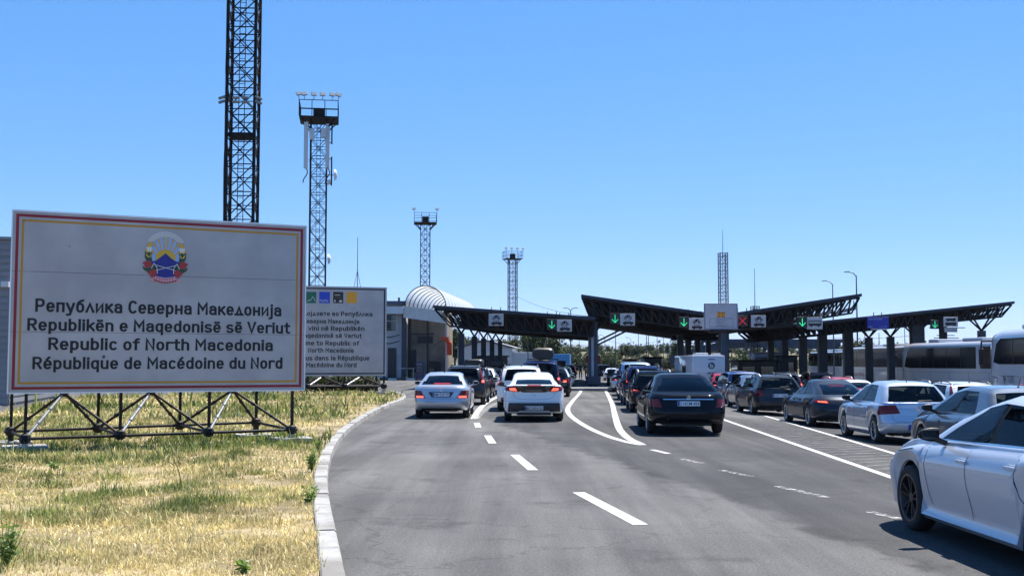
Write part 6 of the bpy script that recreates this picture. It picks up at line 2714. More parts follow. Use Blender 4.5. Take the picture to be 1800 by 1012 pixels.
def icon_car(mb, M, s, m, m2):
    mb.prism([(x * s, y * s) for x, y in ((-.62, -.14), (.62, -.14), (.62, .04), (.50, .10), (.30, .12), (.16, .32), (-.26, .32), (-.40, .12), (-.58, .10), (-.62, .04))], .02, M, m)
    for q in ([(-.31, .13), (-.22, .27), (-.06, .27), (-.06, .13)], [(-.02, .13), (-.02, .27), (.12, .27), (.21, .13)]):
        mb.prism([(x * s, y * s) for x, y in q], .022, M, m2)
    for cx in (-.36, .36):
        mb.prism([(x * s, y * s) for x, y in circ(cx, -.15, .13, None, 14)], .021, M, m)


def icon_bus(mb, M, s, m, m2):
    mb.prism([(x * s, y * s) for x, y in ((-.68, -.26), (.68, -.26), (.68, .22), (.62, .28), (-.62, .28), (-.68, .22))], .02, M, m)
    for k in range(6):
        x = -.60 + k * .205
        mb.prism([(a * s, b * s) for a, b in ((x, -.02), (x + .16, -.02), (x + .16, .20), (x, .20))], .022, M, m2)
    for cx in (-.38, .38):
        mb.prism([(x * s, y * s) for x, y in circ(cx, -.27, .12, None, 14)], .021, M, m)


def hang(mb, x, z, top, y=.12):
    for dx in (-.3, .3):
        mb.bar((x + dx, y, z), (x + dx, y, top), .05)


def lane_sign(px, py, w_px, h_px, Y, label, kind):
    p = at(px, py, Y)
    w, h = w_px * Y / 2000, h_px * Y / 2000
    t = thing('lane_sign', label, 'sign', p, 0, 'white vehicle signs hung over the lanes')
    mb = MB()
    mb.box((0, 0, 0), (w, .10, h), None, 0, .02)
    mb.build('panel', LANEW, t)
    M = LM @ Matrix.Translation((0, 0, .052))
    if kind == 'car':
        mb = MB()
        icon_motorbike(mb, M @ Matrix.Translation((.02 * w, h * .22, 0)), w * .50, 0)
        mb.build('motorcycle_symbol', INK, t)
        mb = MB()
        icon_car(mb, M @ Matrix.Translation((.04 * w, -h * .27, 0)), w * .58, 0, 1)
        mb.build('car_symbol', [INK, LANEW], t)
    else:
        mb = MB()
        icon_bus(mb, M @ Matrix.Translation((0, 0, 0)), w * .60, 0, 1)
        mb.build('bus_symbol', [INK, LANEW], t)
    mb = MB()
    hang(mb, 0, h / 2 - .02, h / 2 + .45, .0)
    mb.build('hanger', STEEL_D, t)


for px, py, lab in ((872, 562, 'white motorcycle and car sign nearest the arched roof hall'), (992, 572, 'white motorcycle and car sign just left of the blue pillar'), (1103, 561.5, 'white motorcycle and car sign right of the blue pillar under the V canopy'),
                    (1224, 569, 'white motorcycle and car sign partly behind the flag sign'), (1333, 564.5, 'white motorcycle and car sign beside the red cross signal')):
    lane_sign(px, py, 26, 21, 75.2, lab, 'car')
lane_sign(1432, 568, 27.5, 21, 75.2, 'white sign with a bus symbol right of the green arrow', 'bus')


def signal(px, py, Y, kind, label, s_px=16):
    p = at(px, py, Y)
    s = s_px * Y / 2000
    t = thing('lane_signal', label, 'traffic light', p, 0, 'lane signals with arrows or a cross')
    mb = MB()
    mb.box((0, .03, 0), (s * 1.15, .16, s * 1.2), None, 0, .02)
    mb.build('case', BLACKPL, t)
    mb = MB()
    y = -.065
    th = s * .05
    if kind == 'arrow':
        mb.bar((0, y, s * .42), (0, y, -s * .36), th)
        mb.bar((0, y, -s * .42), (-s * .34, y, -s * .06), th)
        mb.bar((0, y, -s * .42), (s * .34, y, -s * .06), th)
    else:
        mb.bar((-s * .4, y, -s * .4), (s * .4, y, s * .4), th)
        mb.bar((s * .4, y - .01, -s * .4), (-s * .4, y - .01, s * .4), th)
    mb.build('arrow_light' if kind == 'arrow' else 'cross_light', GREENL if kind == 'arrow' else REDL, t)
    mb = MB()
    hang(mb, 0, s * .58, s * .6 + .5, .05)
    mb.build('hanger', STEEL_D, t)


for px, py, lab in ((970, 570, 'green down arrow signal left of the blue pillar'), (1081, 560, 'green down arrow signal right of the blue pillar'), (1202, 566, 'green down arrow signal left of the flag sign'), (1410, 566, 'green down arrow signal beside the bus sign')):
    signal(px, py, 75.2, 'arrow', lab)
signal(1305, 564, 75.2, 'cross', 'red cross signal just right of the flag sign')
signal(1643, 570, 86.2, 'arrow', 'boxed green arrow signal at the far right above the coaches', 13)

# flag sign on its pole
p0, p1 = at(1238, 579, 72), at(1297, 533, 72)
w, h = p1.x - p0.x, p1.z - p0.z
pc = at(1273, 640, 72.2)
t = thing('flag_sign', 'white sign with a small red and yellow flag standing on a pole', 'sign', (pc.x, 72.2, gz(pc.x)))
ox, oz = p0.x - pc.x, p0.z - gz(pc.x)
mb = MB()
mb.box((ox + w / 2, -.12, oz + h / 2), (w, .08, h), None, 0, .02)
mb.build('panel', LANEW, t)
FM = Matrix.Translation((ox, -.162, oz)) @ LM
mb = MB()
for a, b, c, d in ((.03, .03, w - .03, .07), (.03, h - .07, w - .03, h - .03), (.03, .07, .07, h - .07), (w - .07, .07, w - .03, h - .07)):
    mb.prism([(a, b), (c, b), (c, d), (a, d)], .006, FM)
for a, b, c, d in ((w * .16, h * .10, w * .86, h * .115), (w * .16, h * .415, w * .86, h * .43), (w * .16, h * .115, w * .168, h * .415), (w * .852, h * .115, w * .86, h * .415)):
    mb.prism([(a, b), (c, b), (c, d), (a, d)], .006, FM)
mb.build('border', mat('sign_blue_line', (.03, .06, .16), .5), t)
mb = MB()
fx0, fx1, fy0, fy1 = w * .385, w * .625, h * .465, h * .67
mb.prism([(fx0, fy0), (fx1, fy0), (fx1, fy1), (fx0, fy1)], .006, FM, 0)
fcx, fcy = (fx0 + fx1) / 2, (fy0 + fy1) / 2
fw, fh = (fx1 - fx0) / 2, (fy1 - fy0) / 2
for k in range(8):
    ex, ey = [(1, 0), (1, 1), (0, 1), (-1, 1), (-1, 0), (-1, -1), (0, -1), (1, -1)][k]
    e = Vector((ex * fw, ey * fh))
    n_ = Vector((-e.y, e.x)).normalized() * .075
    mb.prism([(fcx, fcy), (fcx + e.x - (n_.x if ex * ey == 0 else n_.x * .8), fcy + e.y - (n_.y if ex * ey == 0 else 0)), (fcx + e.x + (n_.x if ex * ey == 0 else 0), fcy + e.y + (n_.y if ex * ey == 0 else n_.y * .8))], .004, FM @ Matrix.Translation((0, 0, .006 + .0006 * k)), 1)
mb.prism(circ(fcx, fcy, .105, None, 18), .003, FM @ Matrix.Translation((0, 0, .013)), 0)
mb.prism(circ(fcx, fcy, .085, None, 18), .003, FM @ Matrix.Translation((0, 0, .016)), 1)
mb.build('flag', [mat('flag_red', (.42, .02, .015), .5), mat('flag_yellow', (.70, .36, .01), .5)], t)
for txt, a, b, yy in (('РЕПУБЛИКА', .39, .63, .365), ('СЕВЕРНА МАКЕДОНИЈА', .32, .70, .325), ('REPUBLIKA E', .40, .62, .265), ('MAQEDONISË SË VERIUT', .32, .70, .222), ('REPUBLIC OF', .40, .62, .165), ('NORTH MACEDONIA', .35, .67, .122)):
    lettering(txt, t, FM @ Matrix.Translation((0, 0, .003)), w * a, w * b, h * yy, h * .026, INK, 'lettering', 0)
mb = MB()
mb.box((0, .02, oz / 2 + .1), (.34, .2, oz + .2))
mb.box((0, .02, .1), (.7, .6, .2))
mb.build('pole', STEEL_B, t)
mb = MB()
mb.box((ox + w * .45, .05, oz - .1), (w * .62, .5, .22), None, 0, .06)
mb.build('lamp_bar', STEEL_D, t)

# blue board and terminal board at the right canopy
p = at(1543, 567, 86.2)
t = thing('blue_board', 'bright blue information board hung under the right canopy', 'sign', p)
w, h = 38 * 86.2 / 2000, 20 * 86.2 / 2000
mb = MB()
mb.box((0, 0, 0), (w, .1, h), None, 0, .015)
mb.build('panel', mat('board_blue', (.008, .02, .30), .4), t)
mb = MB()
mb.box((w * .03, .0, -h / 2 - .06), (w * .72, .2, .1))
mb.build('lamp_bar', GALV, t)
BM = LM @ Matrix.Translation((0, 0, .053))
PALEB = mat('board_lettering', (.38, .45, .62), .5)
lettering('OPEN BALKAN', t, BM, -w * .46, w * .18, h * .26, h * .13, PALEB, 'lettering', .004)
lettering('INFO', t, BM, -w * .44, -w * .26, -h * .42, h * .12, PALEB, 'lettering', .004)
mb = MB()
for k in range(4):
    mb.prism([(w * (.04 + k * .1), -h * .40), (w * (.12 + k * .1), -h * .40), (w * (.12 + k * .1), -h * (.33 - .02 * k)), (w * (.04 + k * .1), -h * (.33 - .02 * k))], .004, BM)
mb.build('pictogram', mat('board_pale_blue', (.06, .12, .42), .5), t)
mb = MB()
hang(mb, 0, h / 2 - .02, h / 2 + .35, 0)
mb.build('hanger', STEEL_D, t)

p = at(1671, 566, 86.2)
t = thing('terminal_board', 'white board with lorry and bus symbols and a Terminal plate on a post', 'sign', (p.x, 86.2, gz(p.x)))
zc = p.z - gz(p.x)
w = 25 * 86.2 / 2000
mb = MB()
mb.box((0, 0, zc + .02), (w, .1, .74), None, 0, .015)
mb.box((0, 0, zc - .60), (w * .9, .1, .32), None, 0, .015)
mb.build('panel', LANEW, t)
TMx = Matrix.Translation((0, -.052, zc)) @ LM
mb = MB()
for q in ([(-.36, .10), (.38, .10), (.38, .16), (.30, .17), (.26, .30), (.12, .30), (.12, .14), (-.36, .30)],):
    mb.prism([(-.36, .09), (.36, .09), (.36, .31), (.22, .31), (.22, .27), (-.36, .27)], .008, TMx)
for cx in (-.22, .22):
    mb.prism(circ(cx, .09, .05, None, 12), .01, TMx)
mb.prism([(-.42, -.24), (.42, -.24), (.42, -.02), (-.42, -.02)], .008, TMx)
for cx in (-.26, .24):
    mb.prism(circ(cx, -.24, .05, None, 12), .01, TMx)
mb.build('pictogram', INK, t)
lettering('Terminal', t, TMx @ Matrix.Translation((0, 0, .002)), -.40, .40, -.67, .15, INK, 'lettering', 0)
mb = MB()
mb.box((-.5, .25, zc / 2 + .2), (.5, .35, zc + .4))
for dz, ln in ((-1.2, 1.1), (-.42, 1.6), (-1.0, .8)):
    mb.bar((-.5 - ln * .7, .05, zc + dz), (-.5 + ln, .05, zc + dz), .06)
mb.build('post', STEEL_D, t)

# ================================================================== BOOTHS
BOOTHB = noisy('booth_blue_panel', (.05, .075, .12), (.07, .10, .16), 2, .5)
BOOTHG = noisy('booth_brown_panel', (.03, .027, .025), (.05, .045, .04), 2, .6)


def booth(px, pxw, Y, h, label, m, rz=0, d=3.2):
    p = at(px, 650, Y)
    w = pxw * Y / 2000
    t = thing('inspection_booth', label, 'booth', (p.x, Y, gz(p.x) + .0), rz, 'inspection booths under the canopies')
    mb = MB()
    mb.box((0, d / 2, .1), (w + .5, d + .6, .2))
    mb.build('plinth', CONC, t)
    mb = MB()
    mb.box((0, d / 2, .2 + h / 2), (w, d, h), None, 0, .03)
    mb.build('wall', m, t)
    mb = MB()
    mb.box((0, d / 2, .2 + h + .07), (w + .4, d + .5, .14), None, 0, .03)
    mb.build('roof', STEEL_D, t)
    for k in range(max(1, int(w / 1.3))):
        n = max(1, int(w / 1.3))
        mb = MB()
        x = -w / 2 + w * (k + .5) / n
        mb.box((x, -.015, .2 + h * .62), (w / n * .76, .06, h * .46))
        f = mb.build('window', STEEL_D, t)
        mb = MB()
        mb.box((x, -.05, .2 + h * .62), (w / n * .66, .03, h * .39))
        mb.build('pane', DKGL, f)
    for sx in (-1, 1):
        mb = MB()
        mb.box((sx * (w / 2 + .015), d * .5, .2 + h * .62), (.06, d * .7, h * .44))
        mb.build('side_window', DKGL, t)


booth(1148, 30, 104, 2.3, 'blue grey inspection booth in front of the dry hill', BOOTHB)
booth(1110, 20, 112, 2.1, 'dark brown booth left of the blue grey one', BOOTHG)
booth(1332, 66, 92, 2.1, 'long dark booth behind the red hatchback', BOOTHG)
booth(1385, 34, 96, 2.5, 'blue grey booth left of the farthest coach', BOOTHB)
booth(1352, 52, 128, 3.1, 'booth with pale blue windows beyond the long dark booth', BOOTHB)
booth(862, 60, 122, 2.2, 'dark booth behind the left canopy columns', BOOTHG)

# ================================================================== FOOTBRIDGE, POLES
p0, p1, p2 = at(1180, 634, 165), at(1345, 604, 160), at(1475, 607, 160)
t = thing('footbridge', 'dark blue footbridge with a sloping ramp beyond the booths', 'bridge', (p1.x, 160, gz(30)))
o_ = Vector((p1.x, 160, gz(30)))
mb = MB()
a, b, c = p0 - o_, p1 - o_, p2 - o_
for q0, q1 in ((a, b), (b, c)):
    n = 8
    for k in range(n):
        s0, s1 = k / n, (k + 1) / n
        u, v = q0.lerp(q1, s0), q0.lerp(q1, s1)
        if q0 is a:
            u.z += .9 * math.sin(PI * s0) * .9
            v.z += .9 * math.sin(PI * s1) * .9
        mb.bar(u, v, 1.6, 1.1)
mb.build('deck', STEEL_B, t)
mb = MB()
mb.bar(at(1232, 599, 160) - o_, at(1500, 599, 160) - o_, .5)
mb.build('gantry_beam', STEEL_B, t)
for px in (1233, 1312, 1370, 1440, 1498):
    q = at(px, 599, 160) - o_
    mb = MB()
    mb.bar((q.x, q.y, 0), q, .35)
    mb.build('support', STEEL_B, t)

POLEM = noisy('lamp_pole_steel', (.05, .055, .06), (.08, .085, .09), 2, .5, metal=.4)


def lamp_pole(px, ytop, Y, label, arms=1, r=.08, group='slim lighting poles beyond the border post'):
    p = at(px, ytop, Y)
    zb = gz(p.x) if Y < 230 else -.55
    t = thing('lamp_pole', label, 'street lamp', (p.x, Y, zb), R(rnd.uniform(-20, 20)), group)
    H = p.z - zb
    mb = MB()
    mb.tube((0, 0, 0), (0, 0, H), r, r * .55, 8)
    mb.build('pole', POLEM, t)
    for s in ((-1, 1) if arms == 2 else (-1,))[:arms]:
        mb = MB()
        mb.path([Vector((0, 0, H - .1)), Vector((s * .3, 0, H + .25)), Vector((s * .75, 0, H + .35))], r * .5, 6)
        mb.build('arm', POLEM, t)
        mb = MB()
        mb.box((s * .9, 0, H + .36), (.5, .2, .09), Matrix.Rotation(R(6 * s), 3, 'Y'), 0, .04)
        mb.build('lamp_head', POLEM, t)


lamp_pole(1505, 484, 110, 'tallest lamp pole crossing the tip of the V canopy', 1, .10)
lamp_pole(1463.5, 499, 125, 'second tallest lamp pole left of the V canopy tip', 1, .09)
lamp_pole(1003, 545, 170, 'twin armed lamp pole rising over the left canopy', 2, .12)
for i, (px, yt, Y, arms) in enumerate(((1018, 590, 210, 0), (1052, 590, 200, 1), (1063, 592, 230, 1), (1082, 580, 130, 0), (1122, 585, 170, 0), (1136, 560, 150, 0), (1139.5, 560, 152, 0), (1109, 596, 240, 1),
                                       (1155, 590, 140, 0), (1166, 590, 210, 1), (1179, 590, 215, 1), (1318, 575, 120, 0), (1345, 560, 130, 0), (928, 597, 150, 0), (842, 570, 160, 0), (857, 575, 170, 0), (980, 600, 240, 0), (1545, 585, 125, 0),
                                       (1590, 575, 140, 0), (1599, 578, 150, 0), (1508, 590, 150, 0), (1520, 588, 140, 0))):
    lamp_pole(px, yt, Y, 'thin bare pole beneath the canopies' if arms == 0 else 'slim single armed pole beyond the canopies', arms, .07, 'thin poles beneath the canopies' if arms == 0 else 'slim armed poles beyond the canopies')

# whip aerial and small dish on the office roof
p = at(614, 500, 116)
t = thing('whip_aerial', 'tall thin whip aerial beside a dark dish above the welcome board', 'aerial', (p.x, 122, zR + .25))
mb = MB()
hz = at(614, 421, 122).z - zR
mb.tube((0, 0, 0), (0, 0, hz), .05, .025, 6)
for dx in (-.7, .7):
    mb.tube((dx, 0, 0), (0, 0, hz * .5), .025, None, 5)
mb.build('rod', STEEL_D, t)
p = at(621, 497, 119)
t = thing('satellite_dish', 'dark round dish on the office roof above the welcome board', 'dish', (p.x, 119, zR + .2))
mb = MB()
mb.lathe([(.0, .46), (.12, .4), (.2, .2), (.22, .01)], 'x', 20, 0, (0, 0, .55))
mb.tube((.1, 0, 0), (.1, 0, .6), .05)
o = mb.build('reflector', STEEL_D, t)
t.rotation_euler = (0, 0, R(-70))

# overhead wires
mb = MB()
a, b = at(1020, 553, 150), at(900, 522, 280)


def wire(p, q, sag, r=.025):
    mb = MB()
    n = 14
    pts = [p.lerp(q, i / n) - Vector((0, 0, sag * 4 * (i / n) * (1 - i / n))) for i in range(n + 1)]
    mb.path(pts, r, 5)
    return mb


for p, q, s, lab in ((at(908, 520, 200), at(1040, 556, 120), .6, 'thin wire running from the far tower to the canopy'), (at(1052, 592, 200), at(1180, 588, 215), 1.6, 'sagging wire between the thin poles beyond the pillar'),
                     (at(1280, 545, 200), at(1600, 590, 140), 2.0, 'long sagging wire behind the V canopy'), (at(1280, 560, 200), at(1500, 600, 150), 1.0, 'lower sagging wire behind the V canopy')):
    mbw = wire(p, q, s)
    tag(mbw.build('wire', BLACKPL), lab, 'cable')

# ================================================================== FAR TERRAIN AND TREES
HILLM = noisy('dry_hillside', (.085, .070, .034), (.15, .12, .062), .09, .95, 8, c3=(.032, .042, .014), scale3=.03, bump=.5, bscale=1.5)
rg = random.Random(11)
rows = []
for j in range(15):
    y = 232 + j * 18
    row = []
    for i in range(61):
        x = -240 + i * 10
        n_ = noise.noise(Vector((x * .02, y * .02, 3.1)))
        n2 = noise.noise(Vector((x * .07, y * .07, 7.7)))
        up = min(1, j / 6)
        row.append(Vector((x, y, -.55 + up * (4.6 + 2.0 * n_ + .8 * n2) - (0 if j < 14 else 3))))
    rows.append(row)
mb = MB()
mb.grid(rows, 0, True)
tag(mb.build('hill', HILLM), kind='structure')
RIDGE = noisy('far_ridge', (.06, .07, .05), (.09, .09, .06), .002, .95)
for k, (y0, hmax, seed) in enumerate(((12500, 190, 1.3), (18000, 370, 5.2))):
    rows = []
    for j in range(5):
        y = y0 + j * 350
        row = []
        for i in range(121):
            x = -15000 + i * 250
            n_ = .55 + .45 * noise.noise(Vector((x * .0004, seed, 0))) + .18 * noise.noise(Vector((x * .0018, seed, 2)))
            row.append(Vector((x, y, -.5 + hmax * n_ * math.sin(PI * (j + .02) / 4.04) ** .8 if 0 < j < 4 else -.6)))
        rows.append(row)
    mb = MB()
    mb.grid(rows, 0, True)
    tag(mb.build('hill', RIDGE), kind='structure')


def tree_mesh(H, Wd, seed, n, leaf, trunk_h=.28, matset=None):
    r = random.Random(seed)
    tr = MB()
    tr.tube((0, 0, 0), (r.uniform(-.1, .1), r.uniform(-.1, .1), H * .6), H * .028, H * .012, 8)
    cl = MB()
    blobs = []
    for k in range(11):
        a, d = r.uniform(0, 2 * PI), r.uniform(0, .36) * Wd
        z = H * r.uniform(trunk_h + .12, .86)
        d *= 1 - abs(z / H - .55) * .9
        blobs.append((Vector((math.cos(a) * d, math.sin(a) * d, z)), Wd * r.uniform(.16, .28)))
    for c, s in blobs:
        tr.tube((0, 0, H * r.uniform(.2, .5)), c, H * .010, H * .004, 5)
        leaf_cluster(cl, c, (s, s, s * .85), n // 11, leaf, r, matn=3)
    return tr.mesh('trunk', BARK), cl.mesh('crown', matset or LEAF)


TM_ = [tree_mesh(8.5, 7.5, 1, 2600, .42), tree_mesh(8, 6.2, 2, 2400, .42), tree_mesh(7, 7.8, 3, 2600, .40), tree_mesh(3.2, 4.2, 4, 1500, .26, .02), tree_mesh(2.6, 3.8, 5, 1300, .24, .02), tree_mesh(10, 4.0, 6, 2200, .40)]


def plant(k, px, ytop, Y, label, nm='tree', group='trees beyond the border post', wf=1.0, cat=None, zb=None):
    p = at(px, ytop, Y)
    tm, cm = TM_[k]
    hm = (8.5, 8, 7, 3.2, 2.6, 10)[k]
    z0 = zb if zb is not None else (gz(p.x) if Y < 232 else -.55 + min(1, (Y - 232) / 108) * 4.0)
    s = max(.25, (p.z - z0) / hm / .98)
    t = thing(nm, label, cat or nm, (p.x, Y, z0 - .05), rg.uniform(0, 6.28), group)
    t.scale = (s * wf, s * wf, s)
    obj_mesh('trunk', tm, t)
    obj_mesh('crown', cm, t)


for px, yt, Y, k, lab in ((905, 592, 205, 0, 'dark broad tree just right of the pale house'), (930, 583, 195, 1, 'dark tree left of centre under the canopy edge'), (952, 578, 200, 2, 'tallest dark tree beneath the left canopy'), (975, 586, 190, 0, 'dark tree at the right end of the group beneath the left canopy'),
                          (885, 596, 215, 2, 'dark tree half hidden by the pale house roof'), (940, 590, 230, 0, 'dark tree behind the tallest one of its group')):
    plant(k, px, yt, Y, lab)
for px, yt, Y, k, lab in ((695, 578, 170, 5, 'dark tree seen just right of the dark hall'), (800, 570, 165, 5, 'dark tree beside the hall corner under the canopy'), (820, 590, 180, 1, 'smaller dark tree between the first canopy columns'),
                          (1190, 598, 250, 0, 'round dark tree beyond the first booth'), (1215, 606, 240, 2, 'lower round tree right of the one beyond the booth'), (1318, 616, 150, 3, 'bright green bush right of the caravan'), (1300, 622, 148, 4, 'smaller green bush touching the caravan'),
                          (1508, 598, 150, 2, 'green tree behind the blue grey column above the coaches'), (1535, 604, 155, 0, 'green tree right of the column above the coaches'), (1705, 600, 160, 2, 'treetop just showing above the middle coach'),
                          (1480, 606, 160, 1, 'green tree between the coach roof and the canopy'), (1375, 606, 175, 1, 'dark tree behind the footbridge legs')):
    plant(k, px, yt, Y, lab)
for i in range(64):
    px = 985 + i * 10.4 if i < 24 else 1240 + (i - 24) * 15 + rg.uniform(-3, 3)
    Y = 290 + rg.uniform(-20, 120)
    plant(rg.choice((0, 1, 2, 2)), px, rg.uniform(604, 616), Y, 'distant dark tree on the dry rise', 'tree', 'distant trees on the dry rise')
for i in range(60):
    px = 990 + i * 8.6 if i < 26 else 1225 + (i - 26) * 17 + rg.uniform(-4, 4)
    Y = rg.uniform(236, 268)
    plant(rg.choice((3, 4)), px, rg.uniform(622, 637), Y, 'green shrub at the foot of the dry rise', 'shrub', 'shrubs at the foot of the dry rise', 1.2)
for px, yt, lab in ((1040, 613, 'broad green bush left of the pillar on the rise'), (1073, 611, 'broad green bush right of the pillar'), (1008, 614, 'broad green bush beyond the two officers')):
    plant(3, px, yt + 6, 228, lab, 'shrub', 'broad bushes beyond the pillar', 1.1)
for i, px in enumerate((528, 545, 560, 576, 592, 607, 622, 637, 651)):
    plant(4 if i % 2 else 3, px, 656 + (i % 3) * 1.5, 65.5 + (i % 2) * .7, 'low green bush in the row behind the legs of the welcome board', 'shrub', 'bushes behind the welcome board legs', 1.35, zb=.08)
# far wood line closing the plain
mb = MB()
r_ = random.Random(9)
for i in range(2600):
    x = r_.uniform(-260, 330)
    y = r_.uniform(500, 560)
    h = 7 + 3 * noise.noise(Vector((x * .03, 1.2, 0))) + r_.uniform(0, 2)
    z = r_.uniform(.1, 1) * h
    leaf_cluster(mb, (x, y, z + 2.5), (2.2, 2, 1.4), 3, 1.7, r_, matn=3)
tag(mb.build('wood', LEAF), 'far line of dark trees closing the plain', 'wood', kind='stuff')
# ================================================================== VEHICLES
def car_at(key, label, cat, px, Y, heading, color, **k):
    X = at(px, 680, Y).x
    return make_car(key, label, cat, X, Y, heading, color, **k)


Q = 'cars queueing for the border booths'
# lane on the left
car_at('saloon', 'silver saloon with lit brake lamps at the tail of the left lane', 'car', 775, 35.3, .5, SILVER, lit=True, plate_text='BM 318 TE', group=Q)
car_at('offroader', 'dark grey offroad car with upright red lamps ahead of the silver saloon', 'car', 814, 46.5, 2, DGREY, lit=True, group=Q)
car_at('estate', 'black estate with a glossy roof box ahead of the grey offroad car', 'car', 832, 55.5, 2.0, BLACKP, group=Q, box=(0, .35))
car_at('hatchback', 'white hatchback seen edge on in the left lane beside the black estate', 'car', 846, 62, 3, WHITE, lit=True, group=Q)
car_at('hatchback', 'black hatchback with bright brake lamps ahead of the white hatchback', 'car', 860, 68, 3, BLACKP, lit=True, group=Q)
car_at('estate', 'dark estate with a roof box farther up the left lane', 'car', 872, 75, 3, CHARC, lit=True, group=Q, box=(0, .3))
car_at('offroader', 'dark offroad car near the front of the left lane', 'car', 880, 83, 3, BLACKP, lit=True, group=Q)
car_at('saloon', 'dark saloon at the front of the left lane under the canopy', 'car', 888, 92, 3, DGREY, group=Q)
# second lane
car_at('fastback', 'white fastback with a black tail band and red lamps in the second lane', 'car', 939, 33.4, 0, WHITE, lit=True, plate_text='BG 2424 CK', group=Q)
car_at('offroader', 'white offroad car with roof rails hidden behind the white fastback', 'car', 917, 40.6, 0, WHITE, lit=True, group=Q)
car_at('people_carrier', 'navy people carrier with a large black roof box and red lamps', 'car', 949, 50.5, 2.5, NAVY, lit=True, group=Q, box=(.12, .25, (1.25, 1.0, 1.35)))
car_at('hatchback', 'black hatchback half hidden by the navy people carrier', 'car', 972, 58, 3, BLACKP, lit=True, group=Q)
car_at('saloon', 'silver blue saloon beyond the navy people carrier', 'car', 978, 66, 3, SILVERBLUE, group=Q)
car_at('hatchback', 'beige hatchback near the front of the second lane', 'car', 986, 75, 4, BEIGE, lit=True, group=Q)
car_at('estate', 'dark estate with a roof box near the front of the second lane', 'car', 986, 90, 3, BLACKP, group=Q, box=(0, .3))
car_at('offroader', 'black offroad car in the sun left of the two officers', 'car', 998, 112, 2, BLACKP, group=Q)
# beyond the pillar
car_at('people_carrier', 'black van far beyond the blue pillar', 'van', 1062, 150, 2, BLACKP)
car_at('saloon', 'white saloon driving off beyond the blue pillar', 'car', 1076, 128, 3, WHITE)
# third lane
car_at('limousine', 'long black saloon with tinted windows closest in the middle lane', 'car', 1211, 27.0, 2.2, BLACKP, plate_text='2 HCM 454', group=Q)
car_at('estate', 'black estate with roof rails and a lit lamp ahead of the long saloon', 'car', 1153, 39.5, 3.2, BLACKP, lit=True, group=Q)
car_at('offroader', 'navy offroad car with lit lamps ahead of the black estate', 'car', 1135, 46.5, 3.2, NAVY, lit=True, group=Q)
car_at('hatchback', 'dark blue hatchback squeezed between the navy offroad car and the pale van', 'car', 1122, 53, 3.2, BLUE, lit=True, group=Q)
car_at('people_carrier', 'pale van with a white roof and lit lamps in the middle lane', 'van', 1119, 60, 3.2, LIGHTBLUE, lit=True, group=Q)
car_at('hatchback', 'silver blue hatchback at the front of the middle lane', 'car', 1101, 69, 3, SILVERBLUE, lit=True, group=Q)
car_at('saloon', 'dark saloon between the pale van and the caravan', 'car', 1172, 74, 2, CHARC, lit=True, group=Q)
car_at('saloon', 'black saloon next to the caravan with a lit lamp', 'car', 1190, 83, 2, BLACKP, lit=True, group=Q)
# fourth lane
car_at('saloon', 'dark blue saloon roof just above the long black saloon', 'car', 1243, 76, 2.5, NAVY, group=Q)
car_at('hatchback', 'red hatchback with lit lamps right of the caravan', 'car', 1279, 59.5, 2.5, RED, lit=True, group=Q)
car_at('people_carrier', 'blue people carrier beside the red hatchback', 'car', 1310, 53, 2, BLUE, group=Q).scale = (.93, .95, .86)
car_at('saloon', 'blue grey saloon between the blue people carrier and the grey estate', 'car', 1340, 47, 2, GREYB, group=Q)
car_at('estate', 'grey estate with silver roof rails and a sunlit rear window', 'car', 1372, 40.8, 1, DGREY, plate_text='OE 1296', group=Q, third_lit=True)
car_at('coupe', 'dark grey low coupe with slim lit lamps and a blue banded plate', 'car', 1491, 33.0, 1, CHARC, lit=True, plate_text='MLT A 17', group=Q)
car_at('hatchback', 'pale silver hatchback with dark red lamps in the right lane', 'car', 1616, 26.0, 1.2, SILVERBLUE, plate_text='VB 742', plate_color=PLATEBLUE, group=Q)
car_at('hatchback', 'blue grey hatchback behind the white liftback and the silver hatchback', 'car', 1832, 18.6, .5, GREYB, group=Q)
make_car('liftback', 'large white liftback cut off by the right edge of the picture', 'car', 5.12, 8.05, -1.5, PEARL, group=Q)
# rows on the right
car_at('offroader', 'white offroad car with tall upright red lamps below the coaches', 'car', 1722, 34.5, 0, WHITE, lit=True, group=Q).scale = (1, 1, .94)
car_at('estate', 'navy estate with pale roof rails left of the white offroad car', 'car', 1622, 42, 1, BLUE, group=Q)
car_at('saloon', 'white saloon with a lit top lamp behind the low coupe', 'car', 1522, 46, 1, WHITE, group=Q, third_lit=True)
car_at('estate', 'dark red estate roof between the grey estate and the white saloon', 'car', 1486, 57, 1, RED, group=Q)
car_at('offroader', 'black offroad car with one bright lamp behind the low coupe', 'car', 1448, 64, 1, BLACKP, lit=True, group=Q)
car_at('hatchback', 'small white hatchback roof behind the grey estate', 'car', 1418, 70, 1, WHITE, group=Q)
car_at('saloon', 'navy saloon roof at the right edge below the nearest coach', 'car', 1826, 31.5, 0, NAVY, group=Q)
car_at('estate', 'black estate roof ahead of the blue people carrier', 'car', 1322, 62, 2, BLACKP, lit=True, group=Q)
car_at('saloon', 'silver saloon roof far up the fourth lane', 'car', 1350, 70, 2, SILVER, lit=True, group=Q)
car_at('offroader', 'dark offroad car far up the fourth lane with a lit top lamp', 'car', 1385, 62, 2, CHARC, lit=True, group=Q)
car_at('hatchback', 'black hatchback by the long dark booth', 'car', 1300, 75, 2, BLACKP, lit=True, group=Q)


# ---- coaches
COACHW = paint('coach_white', (.50, .505, .52))
COACHG = paint('coach_silver', (.42, .43, .46), .3)


